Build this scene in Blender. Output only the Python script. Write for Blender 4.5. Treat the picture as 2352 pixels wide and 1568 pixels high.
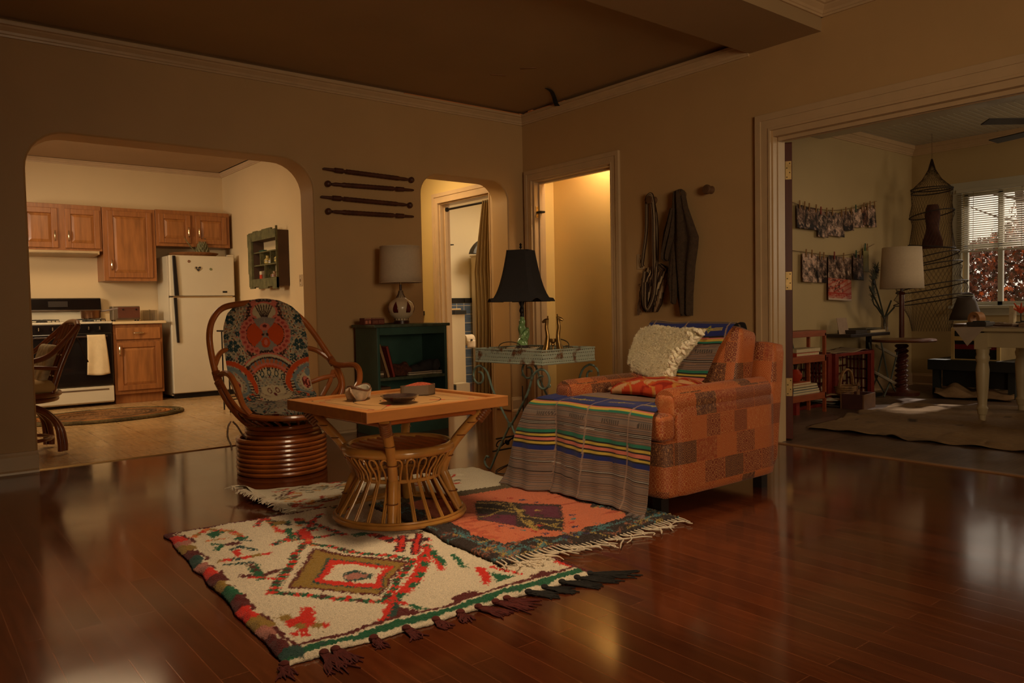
import bpy, bmesh, math, random
import numpy as np
from mathutils import Vector, Matrix, Euler
random.seed(7); RNG = np.random.default_rng(7)
for o in list(bpy.data.objects): bpy.data.objects.remove(o)
SC = bpy.context.scene; COL = SC.collection
PI = math.pi

# ------------------------------------------------------------------ camera
CAM_LOC = Vector((-4.51775, -5.41508, 0.92)); YAW, PITCH, ROLL, FPX = 0.893543791, -0.0420952025, -0.019416673, 1783.115
_cy, _sy, _cp, _sp = math.cos(YAW), math.sin(YAW), math.cos(PITCH), math.sin(PITCH)
CF = Vector((_cy*_cp, _sy*_cp, _sp)); _r = Vector((_sy, -_cy, 0)); _u = _r.cross(CF)
CR = _r*math.cos(ROLL) + _u*math.sin(ROLL); CU = -_r*math.sin(ROLL) + _u*math.cos(ROLL)
cd = bpy.data.cameras.new('camera'); cam = bpy.data.objects.new('camera', cd); COL.objects.link(cam)
cam.matrix_world = Matrix(((CR.x, CU.x, -CF.x, CAM_LOC.x), (CR.y, CU.y, -CF.y, CAM_LOC.y), (CR.z, CU.z, -CF.z, CAM_LOC.z), (0, 0, 0, 1)))
cd.sensor_width = 36; cd.lens = 36*FPX/2352; cd.clip_start = .05; SC.camera = cam

# ------------------------------------------------------------------ world, lights, exposure
SC.view_settings.view_transform = 'Standard'; SC.view_settings.look = 'None'
SC.view_settings.exposure = 0.0; SC.view_settings.gamma = 1.0; SC.view_settings.use_curve_mapping = False
w = bpy.data.worlds.new('sky'); SC.world = w; w.use_nodes = True
w.node_tree.nodes['Background'].inputs[0].default_value = (1.0, .86, .68, 1); w.node_tree.nodes['Background'].inputs[1].default_value = 1.3

def area(name, loc, target, sx, sy, power, col, spread=180):
    l = bpy.data.lights.new(name, 'AREA'); l.shape = 'RECTANGLE'; l.size = sx; l.size_y = sy; l.energy = power; l.color = col
    l.spread = math.radians(spread)
    o = bpy.data.objects.new(name, l); COL.objects.link(o); o.location = loc
    o.rotation_euler = (Vector(target)-Vector(loc)).to_track_quat('-Z', 'Y').to_euler(); return o
def point(name, loc, power, col, r=.1):
    l = bpy.data.lights.new(name, 'POINT'); l.energy = power; l.color = col; l.shadow_soft_size = r
    o = bpy.data.objects.new(name, l); COL.objects.link(o); o.location = loc; return o
WARM = (1, .73, .44); AMB = (1, .70, .39); DAY = (1, .80, .56)
area('living_ceiling_light', (-2.75, -2.92, 2.60), (-2.85, -2.85, 0), .9, .5, 26, WARM, 104)
area('entry_fill_light', (-3.5, -7.7, 1.5), (-.4, -2.0, .9), 1.6, 1.3, 24, WARM, 86)  # added warm fill from behind the camera; no window stands there
area('kitchen_ceiling_light', (-3.3, 1.9, 2.5), (-3.1, 2.3, 0), 1.0, 1.0, 29, AMB)
area('assumed_kitchen_window_light', (-5.4, 1.5, 1.65), (-1.7, 3.7, .9), .8, .7, 14, (1, .82, .6), 80)  # added lamp for an assumed window out of view; the kitchen wall is solid
area('closet_ceiling_light', (.27, -.7, 2.42), (.30, -.7, 0), .2, .5, 19, (1, .75, .44))
area('hall_ceiling_light', (-.8, .95, 2.35), (-.4, .9, 0), .4, .4, 13, (1, .72, .38))
area('bath_ceiling_light', (1.2, 1.2, 2.35), (1.2, 1.3, 0), .6, .6, 24, (1, .76, .48))
area('studio_sky_light', (6.6, -2.3, 3.7), (3.2, -2.5, .6), 1.6, 1.2, 90, DAY)
area('assumed_side_window_light', (4.22, -4.6, 1.5), (1.0, -3.0, .9), 1.2, 1.3, 14, DAY)  # stands in for an assumed unseen studio window; the wall has no opening there
area('studio_fill_light', (2.7, -4.9, 2.4), (2.6, -2.6, .6), .8, .8, 15, WARM)  # unseen fill added to brighten the studio; no fitting hangs there
sun = bpy.data.lights.new('sun', 'SUN'); sun.energy = 5; sun.angle = math.radians(2); sun.color = (1, .86, .72)
so = bpy.data.objects.new('sun', sun); COL.objects.link(so)
so.rotation_euler = Vector((-1, .02, -.80)).to_track_quat('-Z', 'Y').to_euler(); so.location = (8, -2, 6)

# ------------------------------------------------------------------ pixel to place (pixel of the photo, plane at its real distance)
def px(x, y, ax, val):
    d = CF + CR*((x-1176)/FPX) - CU*((y-784)/FPX); i = 'xyz'.index(ax)
    return CAM_LOC + d*((val-CAM_LOC[i])/d[i])

# ------------------------------------------------------------------ materials
def lin(c): return tuple((v/12.92 if v <= .04045 else ((v+.055)/1.055)**2.4) for v in (k/255 for k in c))
MATS = {}
def mat(name, col, rough=.6, metal=0, var=.12, scale=6, bump=0, bscale=60, trans=0, coat=0, stretch=None, spec=.5, alpha=1):
    if name in MATS: return MATS[name]
    m = bpy.data.materials.new(name); m.use_nodes = True; nt = m.node_tree; N = nt.nodes; L = nt.links; b = N['Principled BSDF']
    b.inputs['Roughness'].default_value = rough; b.inputs['Metallic'].default_value = metal
    b.inputs['Specular IOR Level'].default_value = spec; b.inputs['Coat Weight'].default_value = coat
    b.inputs['Transmission Weight'].default_value = trans; b.inputs['Alpha'].default_value = alpha
    tc = N.new('ShaderNodeTexCoord'); mp = N.new('ShaderNodeMapping'); L.new(tc.outputs['Object'], mp.inputs[0])
    if stretch: mp.inputs['Scale'].default_value = stretch
    n = N.new('ShaderNodeTexNoise'); n.inputs['Scale'].default_value = scale; n.inputs['Detail'].default_value = 4
    L.new(mp.outputs[0], n.inputs['Vector'])
    r = N.new('ShaderNodeValToRGB'); c = lin(col)
    r.color_ramp.elements[0].position = .3; r.color_ramp.elements[1].position = .7
    r.color_ramp.elements[0].color = (*[v*(1-var) for v in c], 1); r.color_ramp.elements[1].color = (*[min(1, v*(1+var)) for v in c], 1)
    L.new(n.outputs['Fac'], r.inputs[0]); L.new(r.outputs[0], b.inputs['Base Color'])
    if bump:
        n2 = N.new('ShaderNodeTexNoise'); n2.inputs['Scale'].default_value = bscale; L.new(mp.outputs[0], n2.inputs['Vector'])
        bp = N.new('ShaderNodeBump'); bp.inputs['Strength'].default_value = bump; bp.inputs['Distance'].default_value = .01
        L.new(n2.outputs['Fac'], bp.inputs['Height']); L.new(bp.outputs[0], b.inputs['Normal'])
    MATS[name] = m; return m
def painted_mat(name, rough=.9, var=.2, scale=120, bump=.3, sheen=0, coat=0):
    if name in MATS: return MATS[name]
    m = bpy.data.materials.new(name); m.use_nodes = True; nt = m.node_tree; N = nt.nodes; L = nt.links; b = N['Principled BSDF']
    b.inputs['Roughness'].default_value = rough; b.inputs['Sheen Weight'].default_value = sheen; b.inputs['Coat Weight'].default_value = coat
    b.inputs['Specular IOR Level'].default_value = .2
    a = N.new('ShaderNodeAttribute'); a.attribute_name = 'Col'
    tc = N.new('ShaderNodeTexCoord'); n = N.new('ShaderNodeTexNoise'); n.inputs['Scale'].default_value = scale; n.inputs['Detail'].default_value = 3
    L.new(tc.outputs['Object'], n.inputs['Vector'])
    mr = N.new('ShaderNodeMapRange'); mr.inputs[1].default_value = .3; mr.inputs[2].default_value = .7; mr.inputs[3].default_value = 1-var; mr.inputs[4].default_value = 1+var
    L.new(n.outputs['Fac'], mr.inputs[0])
    mx = N.new('ShaderNodeVectorMath'); mx.operation = 'SCALE'; L.new(a.outputs['Color'], mx.inputs[0]); L.new(mr.outputs[0], mx.inputs['Scale'])
    L.new(mx.outputs[0], b.inputs['Base Color'])
    if bump:
        bp = N.new('ShaderNodeBump'); bp.inputs['Strength'].default_value = bump; bp.inputs['Distance'].default_value = .006
        L.new(n.outputs['Fac'], bp.inputs['Height']); L.new(bp.outputs[0], b.inputs['Normal'])
    MATS[name] = m; return m
def plank_mat(name, c1, c2, cm, w, ln, rough, axis='y', coat=0, mortar=.002, bumpy=.15):
    m = bpy.data.materials.new(name); m.use_nodes = True; nt = m.node_tree; N = nt.nodes; L = nt.links; b = N['Principled BSDF']
    tc = N.new('ShaderNodeTexCoord'); mp = N.new('ShaderNodeMapping'); L.new(tc.outputs['Object'], mp.inputs[0])
    if axis == 'y': mp.inputs['Rotation'].default_value = (0, 0, PI/2)
    br = N.new('ShaderNodeTexBrick'); br.inputs['Scale'].default_value = 1; br.inputs['Brick Width'].default_value = ln; br.inputs['Row Height'].default_value = w
    br.inputs['Mortar Size'].default_value = mortar; br.inputs['Mortar Smooth'].default_value = .3; br.offset = .37; br.offset_frequency = 2
    br.inputs['Color1'].default_value = (*lin(c1), 1); br.inputs['Color2'].default_value = (*lin(c2), 1); br.inputs['Mortar'].default_value = (*lin(cm), 1)
    L.new(mp.outputs[0], br.inputs['Vector'])
    mp2 = N.new('ShaderNodeMapping'); L.new(mp.outputs[0], mp2.inputs[0]); mp2.inputs['Scale'].default_value = (1.2, 14, 1)
    n = N.new('ShaderNodeTexNoise'); n.inputs['Scale'].default_value = 4; n.inputs['Detail'].default_value = 6; L.new(mp2.outputs[0], n.inputs['Vector'])
    mr = N.new('ShaderNodeMapRange'); mr.inputs[1].default_value = .3; mr.inputs[2].default_value = .7; mr.inputs[3].default_value = .72; mr.inputs[4].default_value = 1.2
    L.new(n.outputs['Fac'], mr.inputs[0])
    mx = N.new('ShaderNodeVectorMath'); mx.operation = 'SCALE'; L.new(br.outputs['Color'], mx.inputs[0]); L.new(mr.outputs[0], mx.inputs['Scale'])
    L.new(mx.outputs[0], b.inputs['Base Color'])
    n3 = N.new('ShaderNodeTexNoise'); n3.inputs['Scale'].default_value = 3; n3.inputs['Detail'].default_value = 5; L.new(tc.outputs['Object'], n3.inputs['Vector'])
    mr3 = N.new('ShaderNodeMapRange'); mr3.inputs[1].default_value = .3; mr3.inputs[2].default_value = .7; mr3.inputs[3].default_value = rough*.8; mr3.inputs[4].default_value = rough*1.3
    L.new(n3.outputs['Fac'], mr3.inputs[0]); L.new(mr3.outputs[0], b.inputs['Roughness'])
    b.inputs['Coat Weight'].default_value = coat; b.inputs['Coat Roughness'].default_value = rough*.7
    bp = N.new('ShaderNodeBump'); bp.inputs['Strength'].default_value = bumpy; bp.inputs['Distance'].default_value = .002
    L.new(br.outputs['Fac'], bp.inputs['Height']); bp.invert = True; L.new(bp.outputs[0], b.inputs['Normal'])
    return m

# ------------------------------------------------------------------ mesh builder
class B:
    def __init__(s): s.bm = bmesh.new()
    def box(s, x0, x1, y0, y1, z0, z1, M=None):
        v = [s.bm.verts.new(M @ Vector(c) if M else c) for c in ((x0,y0,z0),(x1,y0,z0),(x1,y1,z0),(x0,y1,z0),(x0,y0,z1),(x1,y0,z1),(x1,y1,z1),(x0,y1,z1))]
        for f in ((0,3,2,1),(4,5,6,7),(0,1,5,4),(1,2,6,5),(2,3,7,6),(3,0,4,7)): s.bm.faces.new([v[i] for i in f])
        return s
    def obox(s, c, d, rot=(0,0,0)):
        M = Matrix.Translation(c) @ Euler(rot).to_matrix().to_4x4(); return s.box(-d[0]/2, d[0]/2, -d[1]/2, d[1]/2, -d[2]/2, d[2]/2, M)
    def tube(s, pts, r, n=8, closed=False, sub=0, caps=True):
        P = [Vector(p) for p in pts]; R = list(r) if isinstance(r, (list, tuple)) else [r]*len(P)
        if sub:
            Q, RR = [], []; m = len(P); segs = m if closed else m-1
            for i in range(segs):
                a = P[(i-1) % m] if closed or i > 0 else P[0]*2-P[1]; b_ = P[i]; c = P[(i+1) % m]
                d = P[(i+2) % m] if closed or i+2 < m else P[-1]*2-P[-2]
                for k in range(sub):
                    t = k/sub; Q.append(.5*((2*b_)+(c-a)*t+(2*a-5*b_+4*c-d)*t*t+(3*b_-a-3*c+d)*t**3)); RR.append(R[i]*(1-t)+R[(i+1) % m]*t)
            if not closed: Q.append(P[-1]); RR.append(R[-1])
            P, R = Q, RR
        m = len(P); rings = []; nrm = None
        for i in range(m):
            if closed: t = P[(i+1) % m]-P[i-1]
            else: t = P[min(i+1, m-1)]-P[max(i-1, 0)]
            if t.length < 1e-9: t = Vector((0,0,1))
            t.normalize()
            if nrm is None: nrm = t.orthogonal().normalized()
            else:
                nrm = nrm - t*nrm.dot(t)
                nrm = nrm.normalized() if nrm.length > 1e-6 else t.orthogonal().normalized()
            bn = t.cross(nrm)
            rings.append([s.bm.verts.new(P[i] + (nrm*math.cos(2*PI*k/n)+bn*math.sin(2*PI*k/n))*R[i]) for k in range(n)])
        for i in range(m if closed else m-1):
            a, b_ = rings[i], rings[(i+1) % m]; off = 0
            if closed and i == m-1:
                off = min(range(n), key=lambda q: (a[0].co-b_[q].co).length)
            for k in range(n):
                s.bm.faces.new((a[k], a[(k+1) % n], b_[(k+1+off) % n], b_[(k+off) % n]))
        if caps and not closed:
            s.bm.faces.new(rings[0][::-1]); s.bm.faces.new(rings[-1])
        return s
    def cyl(s, p0, p1, r0, r1=None, n=14): return s.tube([p0, p1], [r0, r0 if r1 is None else r1], n)
    def ring(s, c, rx, ry, r, n=40, m=8, tilt=None):
        pts = [Vector((c[0]+rx*math.cos(2*PI*i/n), c[1]+ry*math.sin(2*PI*i/n), c[2]+(tilt(math.cos(2*PI*i/n), math.sin(2*PI*i/n)) if tilt else 0))) for i in range(n)]
        return s.tube(pts, r, m, closed=True)
    def lathe(s, prof, c=(0,0,0), n=24, M=None, cap=True):
        rings = []
        for r, z in prof:
            rings.append([s.bm.verts.new((M or Matrix()) @ Vector((c[0]+r*math.cos(2*PI*k/n), c[1]+r*math.sin(2*PI*k/n), c[2]+z))) for k in range(n)])
        for a, b_ in zip(rings, rings[1:]):
            for k in range(n): s.bm.faces.new((a[k], a[(k+1) % n], b_[(k+1) % n], b_[k]))
        if cap:
            s.bm.faces.new(rings[0][::-1]); s.bm.faces.new(rings[-1])
        return s
    def prism(s, poly, ax, a0, a1):
        def P(p, a): return {'x': (a, p[0], p[1]), 'y': (p[0], a, p[1]), 'z': (p[0], p[1], a)}[ax]
        A = [s.bm.verts.new(P(p, a0)) for p in poly]; C = [s.bm.verts.new(P(p, a1)) for p in poly]; n = len(poly)
        for i in range(n): s.bm.faces.new((A[i], A[(i+1) % n], C[(i+1) % n], C[i]))
        s.bm.faces.new(A[::-1]); s.bm.faces.new(C); return s
    def ell(s, c, r, n=16, m=10, M=None):
        pr = [(max(.001, math.sin(PI*i/m)), -math.cos(PI*i/m)) for i in range(m+1)]
        T = Matrix.Translation(c) @ (M or Matrix()) @ Matrix.Diagonal((r[0], r[1], r[2], 1)); return s.lathe(pr, n=n, M=T)
    def surf(s, fn, nu, nv, cu=False):
        V = [[s.bm.verts.new(fn(i/(nu if cu else nu-1), j/(nv-1))) for i in range(nu)] for j in range(nv)]
        for j in range(nv-1):
            for i in range(nu if cu else nu-1):
                s.bm.faces.new((V[j][i], V[j][(i+1) % nu], V[j+1][(i+1) % nu], V[j+1][i]))
        return s
    def jit(s, a):
        for v in s.bm.verts: v.co += Vector((random.uniform(-a, a), random.uniform(-a, a), random.uniform(-a, a)))
        return s
    def obj(s, name, m, parent=None, smooth=True, bevel=0, sub=0, solid=0):
        bmesh.ops.recalc_face_normals(s.bm, faces=s.bm.faces)
        me = bpy.data.meshes.new(name); s.bm.to_mesh(me); s.bm.free()
        if smooth: me.polygons.foreach_set('use_smooth', [True]*len(me.polygons))
        o = bpy.data.objects.new(name, me); COL.objects.link(o); me.materials.append(m)
        if parent: o.parent = parent
        if solid: md = o.modifiers.new('solid', 'SOLIDIFY'); md.thickness = solid; md.offset = 0
        if bevel:
            md = o.modifiers.new('bevel', 'BEVEL'); md.width = bevel; md.segments = 2; md.limit_method = 'ANGLE'; md.angle_limit = math.radians(40)
        if sub: md = o.modifiers.new('sub', 'SUBSURF'); md.levels = sub; md.render_levels = sub
        if smooth and not sub:
            try: me.set_sharp_from_angle(angle=math.radians(38))
            except Exception: pass
        return o

def painted(name, P, C, m, parent=None, thick=0, edges=True):
    """P (nv,nu,3) grid of places, C (nv,nu,3) linear colours of the weave; closed underneath when thick"""
    nv, nu = P.shape[:2]; V = P.reshape(-1, 3); idx = np.arange(nv*nu).reshape(nv, nu)
    F = np.stack([idx[:-1,:-1], idx[:-1,1:], idx[1:,1:], idx[1:,:-1]], -1).reshape(-1, 4); CC = C.reshape(-1, 3)
    if thick is not 0:
        n = nv*nu; T = np.asarray(thick, float); low = V+T; V = np.concatenate([V, low]); CC = np.concatenate([CC, CC])
        F2 = F[:, ::-1]+n
        bd = np.concatenate([idx[0,:], idx[1:,-1], idx[-1,-2::-1], idx[-2:0:-1,0]]); nx = np.roll(bd, -1)
        F3 = np.stack([nx, bd, bd+n, nx+n], -1); F = np.concatenate([F, F2, F3])
    me = bpy.data.meshes.new(name); me.from_pydata(V.tolist(), [], F.tolist()); me.update()
    ca = me.color_attributes.new('Col', 'FLOAT_COLOR', 'POINT')
    ca.data.foreach_set('color', np.concatenate([CC, np.ones((len(CC), 1))], 1).astype('f').ravel())
    me.polygons.foreach_set('use_smooth', [True]*len(me.polygons)); me.materials.append(m)
    o = bpy.data.objects.new(name, me); COL.objects.link(o)
    if parent: o.parent = parent
    return o

class Paint:
    """paints shapes of dyed yarn on a grid; X,Y are any 2-D layout of the grid"""
    def __init__(s, X, Y, base, wob=0, cell=1):
        s.ws = 1; s.X = X+RNG.normal(0, 1, X.shape)*wob; s.Y = Y+RNG.normal(0, 1, X.shape)*wob; s.C = np.empty(X.shape+(3,)); s.C[:] = lin(base)
    def put(s, M, c): s.C[M] = lin(c); return s
    def poly(s, pts, c):
        x, y = s.X, s.Y; ins = np.zeros(x.shape, bool); n = len(pts)
        for i in range(n):
            x1, y1 = pts[i]; x2, y2 = pts[(i+1) % n]
            k = ((y1 > y) != (y2 > y)); 
            with np.errstate(divide='ignore', invalid='ignore'): xi = (x2-x1)*(y-y1)/((y2-y1) or 1e-9)+x1
            ins ^= (k & (x < xi))
        return s.put(ins, c)
    def stroke(s, pts, wd, cs, closed=False, dash=1):
        cs = cs if isinstance(cs, list) else [cs]; L0 = 0; pts = list(pts)+([pts[0]] if closed else [])
        for (x1, y1), (x2, y2) in zip(pts, pts[1:]):
            dx, dy = x2-x1, y2-y1; l = math.hypot(dx, dy) or 1e-9
            t = ((s.X-x1)*dx+(s.Y-y1)*dy)/l; d = np.abs((s.X-x1)*dy-(s.Y-y1)*dx)/l
            wd_ = wd*s.ws; M = (t > -wd_*.4) & (t < l+wd_*.4) & (d < wd_/2)
            if len(cs) == 1: s.put(M, cs[0])
            else:
                k = (np.floor((t+L0)/dash).astype(int)) % len(cs)
                for i, c in enumerate(cs): s.put(M & (k == i), c)
            L0 += l
        return s
    def ell(s, x, y, rx, ry, c): return s.put(((s.X-x)/rx)**2+((s.Y-y)/ry)**2 < 1, c)
    def ringp(s, x, y, r0, r1, c, asp=1): 
        d = np.hypot(s.X-x, (s.Y-y)*asp); return s.put((d > r0) & (d < r1), c)

# ------------------------------------------------------------------ things
def tag(o, label, cat, group=None, kind=None):
    o['label'] = label; o['category'] = cat
    if group: o['group'] = group
    if kind: o['kind'] = kind
    return o
def thing(name, label, cat, loc=(0,0,0), rz=0, group=None):
    o = bpy.data.objects.new(name, None); COL.objects.link(o); o.location = loc; o.rotation_euler = (0, 0, rz); o.empty_display_size = .05
    return tag(o, label, cat, group)
def struct(o, label=None):
    o['kind'] = 'structure'
    if label: o['label'] = label; 
    return o
def dup(root, loc, rz, label, group=None):
    r = root.copy(); COL.objects.link(r); r.location = loc; r.rotation_euler = (root.rotation_euler[0], root.rotation_euler[1], rz); r['label'] = label
    if group: r['group'] = group
    for ch in list(root.children):
        c = ch.copy(); COL.objects.link(c); c.parent = r
        for g in list(ch.children):
            d = g.copy(); COL.objects.link(d); d.parent = c
    return r
# ================================================================== the setting
WALL = mat('wall_paint', (192, 156, 108), .55, var=.035, scale=2.5, bump=.05, bscale=90)
KWALL = mat('kitchen_paint', (216, 188, 142), .5, var=.03, scale=2)
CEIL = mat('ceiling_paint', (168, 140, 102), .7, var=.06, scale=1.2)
TRIM = mat('trim_paint', (198, 168, 130), .32, var=.05, scale=8, bump=.05, bscale=40)
SWALL = mat('studio_paint', (190, 166, 120), .6, var=.04, scale=2)
SCEIL = mat('studio_ceiling_paint', (190, 180, 158), .4, var=.05, scale=2)
FLOOR = plank_mat('floor_boards', (98, 46, 22), (78, 35, 17), (114, 62, 36), .075, .95, .13, coat=.25, mortar=.0018, bumpy=.04)
SFLOOR = plank_mat('studio_boards', (112, 90, 72), (92, 72, 58), (128, 104, 84), .09, 1.3, .33, axis='x')
KFLOOR = plank_mat('kitchen_tiles', (196, 160, 108), (184, 148, 98), (150, 116, 74), .3, .3, .26, mortar=.004)
def arch(x0, x1, z, r):
    P = [(x0, 0)]
    for i in range(9):
        a = PI - i*PI/16; P.append((x0+r+r*math.cos(a), z-r+r*math.sin(a)))
    for i in range(9):
        a = PI/2 - i*PI/16; P.append((x1-r+r*math.cos(a), z-r+r*math.sin(a)))
    return P+[(x1, 0)]
b = B(); b.prism([(-6.6, 0)]+arch(-3.84, -2.022, 2.04, .23)+arch(-1.083, -.18, 2.04, .17)+[(.13, 0), (.13, 2.8), (-6.6, 2.8)], 'y', 0, .235)
struct(b.obj('wall_left', WALL, bevel=.012), 'warm plastered wall with two arched openings')
# right wall with closet doorway and wide studio opening
b = B(); b.prism([(0, 0), (-.131, 0), (-.131, 2.05), (-1.098, 2.05), (-1.098, 0), (-2.53, 0), (-2.53, 2.04), (-6.2, 2.04), (-6.2, 0), (-8, 0), (-8, 2.85), (0, 2.85)], 'x', 0, .13)
struct(b.obj('wall_right', WALL), 'warm plastered wall with a doorway and a wide opening')
struct(B().box(-6.6, 0, -8.1, -8, 0, 2.8).obj('wall_rear', WALL)); struct(B().box(-6.7, -6.6, -8, 0, 0, 2.8).obj('wall_side', WALL))
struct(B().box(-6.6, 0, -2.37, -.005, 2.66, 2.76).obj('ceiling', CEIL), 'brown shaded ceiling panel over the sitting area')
struct(B().box(-6.6, 0, -8, -2.87, 2.74, 2.84).obj('ceiling_entry', CEIL))
struct(B().box(-6.6, 0, -2.87, -2.36, 2.575, 2.83).obj('trim_beam', CEIL))
struct(B().box(-6.6, .02, -8, .03, -.1, 0).obj('floor', FLOOR), 'glossy reddish brown hardwood floor')
struct(B().box(-6.6, -1.26, .03, 4.2, -.1, 0).obj('floor_kitchen', KFLOOR), 'beige tiled kitchen floor')
struct(B().box(-1.26, 2.3, .03, 3.4, -.1, 0).obj('floor_hall', FLOOR))
struct(B().box(.02, 1.2, -1.49, .03, -.1, -.0005).obj('floor_closet', FLOOR))
struct(B().box(.02, 4.4, -8, -1.49, -.1, 0).obj('floor_studio', SFLOOR), 'grey brown board floor of the studio')
struct(B().box(-3.84, -2.02, .02, .045, 0, .006).obj('trim_kitchen_threshold', mat('brass_strip', (190, 150, 90), .3, .6)))
struct(B().box(.015, .045, -6.2, -2.53, 0, .007).obj('trim_studio_threshold', mat('wood_strip', (150, 110, 74), .3)))
# crown mouldings
def crown(name, ax, a0, a1, wall, out, z0=2.557, h=.078):
    s = out; pr = [(wall, z0), (wall+s*.012, z0), (wall+s*.014, z0+.012), (wall+s*.02, z0+.016), (wall+s*.024, z0+.03), (wall+s*.042, z0+.05), (wall+s*.046, z0+.058), (wall+s*.058, z0+.062), (wall+s*.06, z0+h), (wall, z0+h)]
    return struct(B().prism(pr, ax, a0, a1).obj(name, TRIM, smooth=False))
crown('trim_crown_left', 'x', -6.6, 0, 0, -1); crown('trim_crown_right', 'y', -2.36, 0, 0, -1)
crown('trim_crown_beam', 'x', -6.6, 0, -2.87, -1, 2.655, .085); crown('trim_crown_entry', 'y', -8, -2.87, 0, -1, 2.655, .085)
LEAK = mat('light_leak_wood', (226, 150, 92), .6, var=.2, scale=14, stretch=(.4, 3, 3))  # raw wood strips coloured bright orange to carry the light leaking at the ceiling
struct(B().box(-1.25, -.08, -.055, -.02, 2.636, 2.645).box(-.07, -.0, -.05, -.02, 2.637, 2.65).obj('trim_leak_left', LEAK, bevel=.003))
struct(B().box(-.052, -.02, -.62, -.1, 2.636, 2.645).box(-.05, -.02, -.2, -.14, 2.645, 2.656).obj('trim_leak_right', LEAK, bevel=.003))
# baseboards
def base(name, ax, a0, a1, wall, out):
    s = out; pr = [(wall, 0), (wall+s*.032, 0), (wall+s*.03, .012), (wall+s*.018, .022), (wall+s*.018, .1), (wall+s*.012, .112), (wall+s*.008, .125), (wall, .127)]
    return struct(B().prism(pr, ax, a0, a1).obj(name, TRIM, smooth=False))
base('baseboard_left', 'x', -6.6, -3.84, 0, -1); base('baseboard_middle', 'x', -2.022, -1.083, 0, -1); base('baseboard_corner', 'x', -.18, -.0, 0, -1)
base('baseboard_right', 'y', -2.42, -1.18, 0, -1)
# casings
def casing(name, x, out, y0, y1, z1, wd, solo=False):
    """stepped flat casing round an opening in a wall x = const; y0 < y1 are the opening's edges"""
    b = B()
    for k, (t, i0, i1) in enumerate(((.018, .0, wd), (.026, wd*.62, wd+.001), (.023, -.0012, wd*.14))):
        xa, xb = sorted((x, x+out*t))
        b.prism([(y1+i0, 0), (y1+i1, 0), (y1+i1, z1+i1), (y0-i1, z1+i1), (y0-i1, 0), (y0-i0, 0), (y0-i0, z1+i0), (y1+i0, z1+i0)], 'x', xa, xb)
    return struct(b.obj(name, TRIM, smooth=False, bevel=.002))
casing('trim_closet_casing', 0, -1, -1.098, -.131, 2.05, .09)
casing('trim_studio_casing', 0, -1, -6.2, -2.523, 2.04, .108)
casing('trim_bath_casing', -.1, -1, .36, 1.22, 2.0, .1)
struct(B().box(.001, .14, -2.532, -2.523, 0, 2.05).box(.05, .09, -2.538, -2.532, 0, 2.04).box(0.001, .16, -6.2, -2.532, 2.0, 2.045)
       .box(.045, .06, -6.2, -2.54, 1.975, 2.0).box(.09, .105, -6.2, -2.54, 1.975, 2.0).obj('trim_studio_jamb', TRIM, smooth=False, bevel=.002))
struct(B().box(0, .13, -.15, -.128, 0, 2.05).box(0, .13, -1.1, -1.085, 0, 2.05).box(.002, .128, -1.1, -.1315, 2.036, 2.0515).box(.05, .085, -.165, -.1495, 0, 2.03).box(.051, .084, -1.08, -.1505, 2.02, 2.0365).obj('trim_closet_jamb', TRIM, smooth=False, bevel=.002))
struct(B().box(-.1, .02, 1.205, 1.22, 0, 2.0).box(-.1, .02, .36, .372, 0, 2.0).box(-.098, .019, .361, 1.2195, 1.985, 1.9995).box(-.05, -.02, 1.19, 1.2055, 0, 1.9845).obj('trim_bath_jamb', TRIM, smooth=False, bevel=.002))
# kitchen shell
struct(B().box(-6.0, -1.2, 4.05, 4.15, 0, 2.7).obj('wall_kitchen_back', KWALL)); struct(B().box(-1.32, -1.2, .235, 4.05, 0, 2.7).obj('wall_kitchen_right', KWALL))
struct(B().box(-6.1, -6.0, .235, 4.15, 0, 2.7).obj('wall_kitchen_left', KWALL)); struct(B().box(-6.0, -1.2, .235, 4.15, 2.6, 2.7).obj('ceiling_kitchen', mat('kitchen_ceiling', (168, 140, 104), .6, var=.04, scale=2)))
crown('trim_crown_kitchen_back', 'x', -6.0, -1.32, 4.05, -1, 2.55, .05); crown('trim_crown_kitchen_right', 'y', .235, 4.05, -1.32, -1, 2.55, .05)
# hall, bathroom, closet shells
HW = mat('hall_paint', (212, 184, 122), .45, var=.03, scale=2); BW = mat('bath_paint', (226, 212, 180), .5, var=.02, scale=2)
b = B(); b.prism([(.235, 0), (.36, 0), (.36, 2.0), (1.22, 2.0), (1.22, 0), (3.3, 0), (3.3, 2.6), (.235, 2.6)], 'x', -.1, .02); struct(b.obj('wall_hall_right', HW))
struct(B().box(-1.2, .02, 3.2, 3.3, 0, 2.6).obj('wall_hall_back', HW)); struct(B().box(-1.2, .02, .235, 3.3, 2.45, 2.55).obj('ceiling_hall', HW))
struct(B().box(-1.2, -1.17, .235, 3.3, 0, 2.6).obj('wall_hall_left', HW))
struct(B().box(.02, 2.3, 2.5, 2.6, 0, 2.6).obj('wall_bath_back', BW)); struct(B().box(2.2, 2.3, .235, 2.6, 0, 2.6).obj('wall_bath_right', BW)); struct(B().box(.02, 2.3, .235, 2.6, 2.45, 2.55).obj('ceiling_bath', BW))
CW = mat('closet_paint', (222, 194, 130), .35, var=.02, scale=2)
struct(B().box(.42, .5, -1.6, .1, 0, 2.6).obj('wall_closet_back', CW)); struct(B().box(.13, .42, .06, .12, 0, 2.6).obj('wall_closet_left', CW)); struct(B().box(.13, .5, -1.49, -1.4, 0, 2.6).obj('wall_closet_right', CW))
struct(B().box(.13, .5, -1.5, .12, 2.45, 2.55).obj('ceiling_closet', CW)); base('baseboard_closet', 'y', -1.4, .06, .42, -1)
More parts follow.
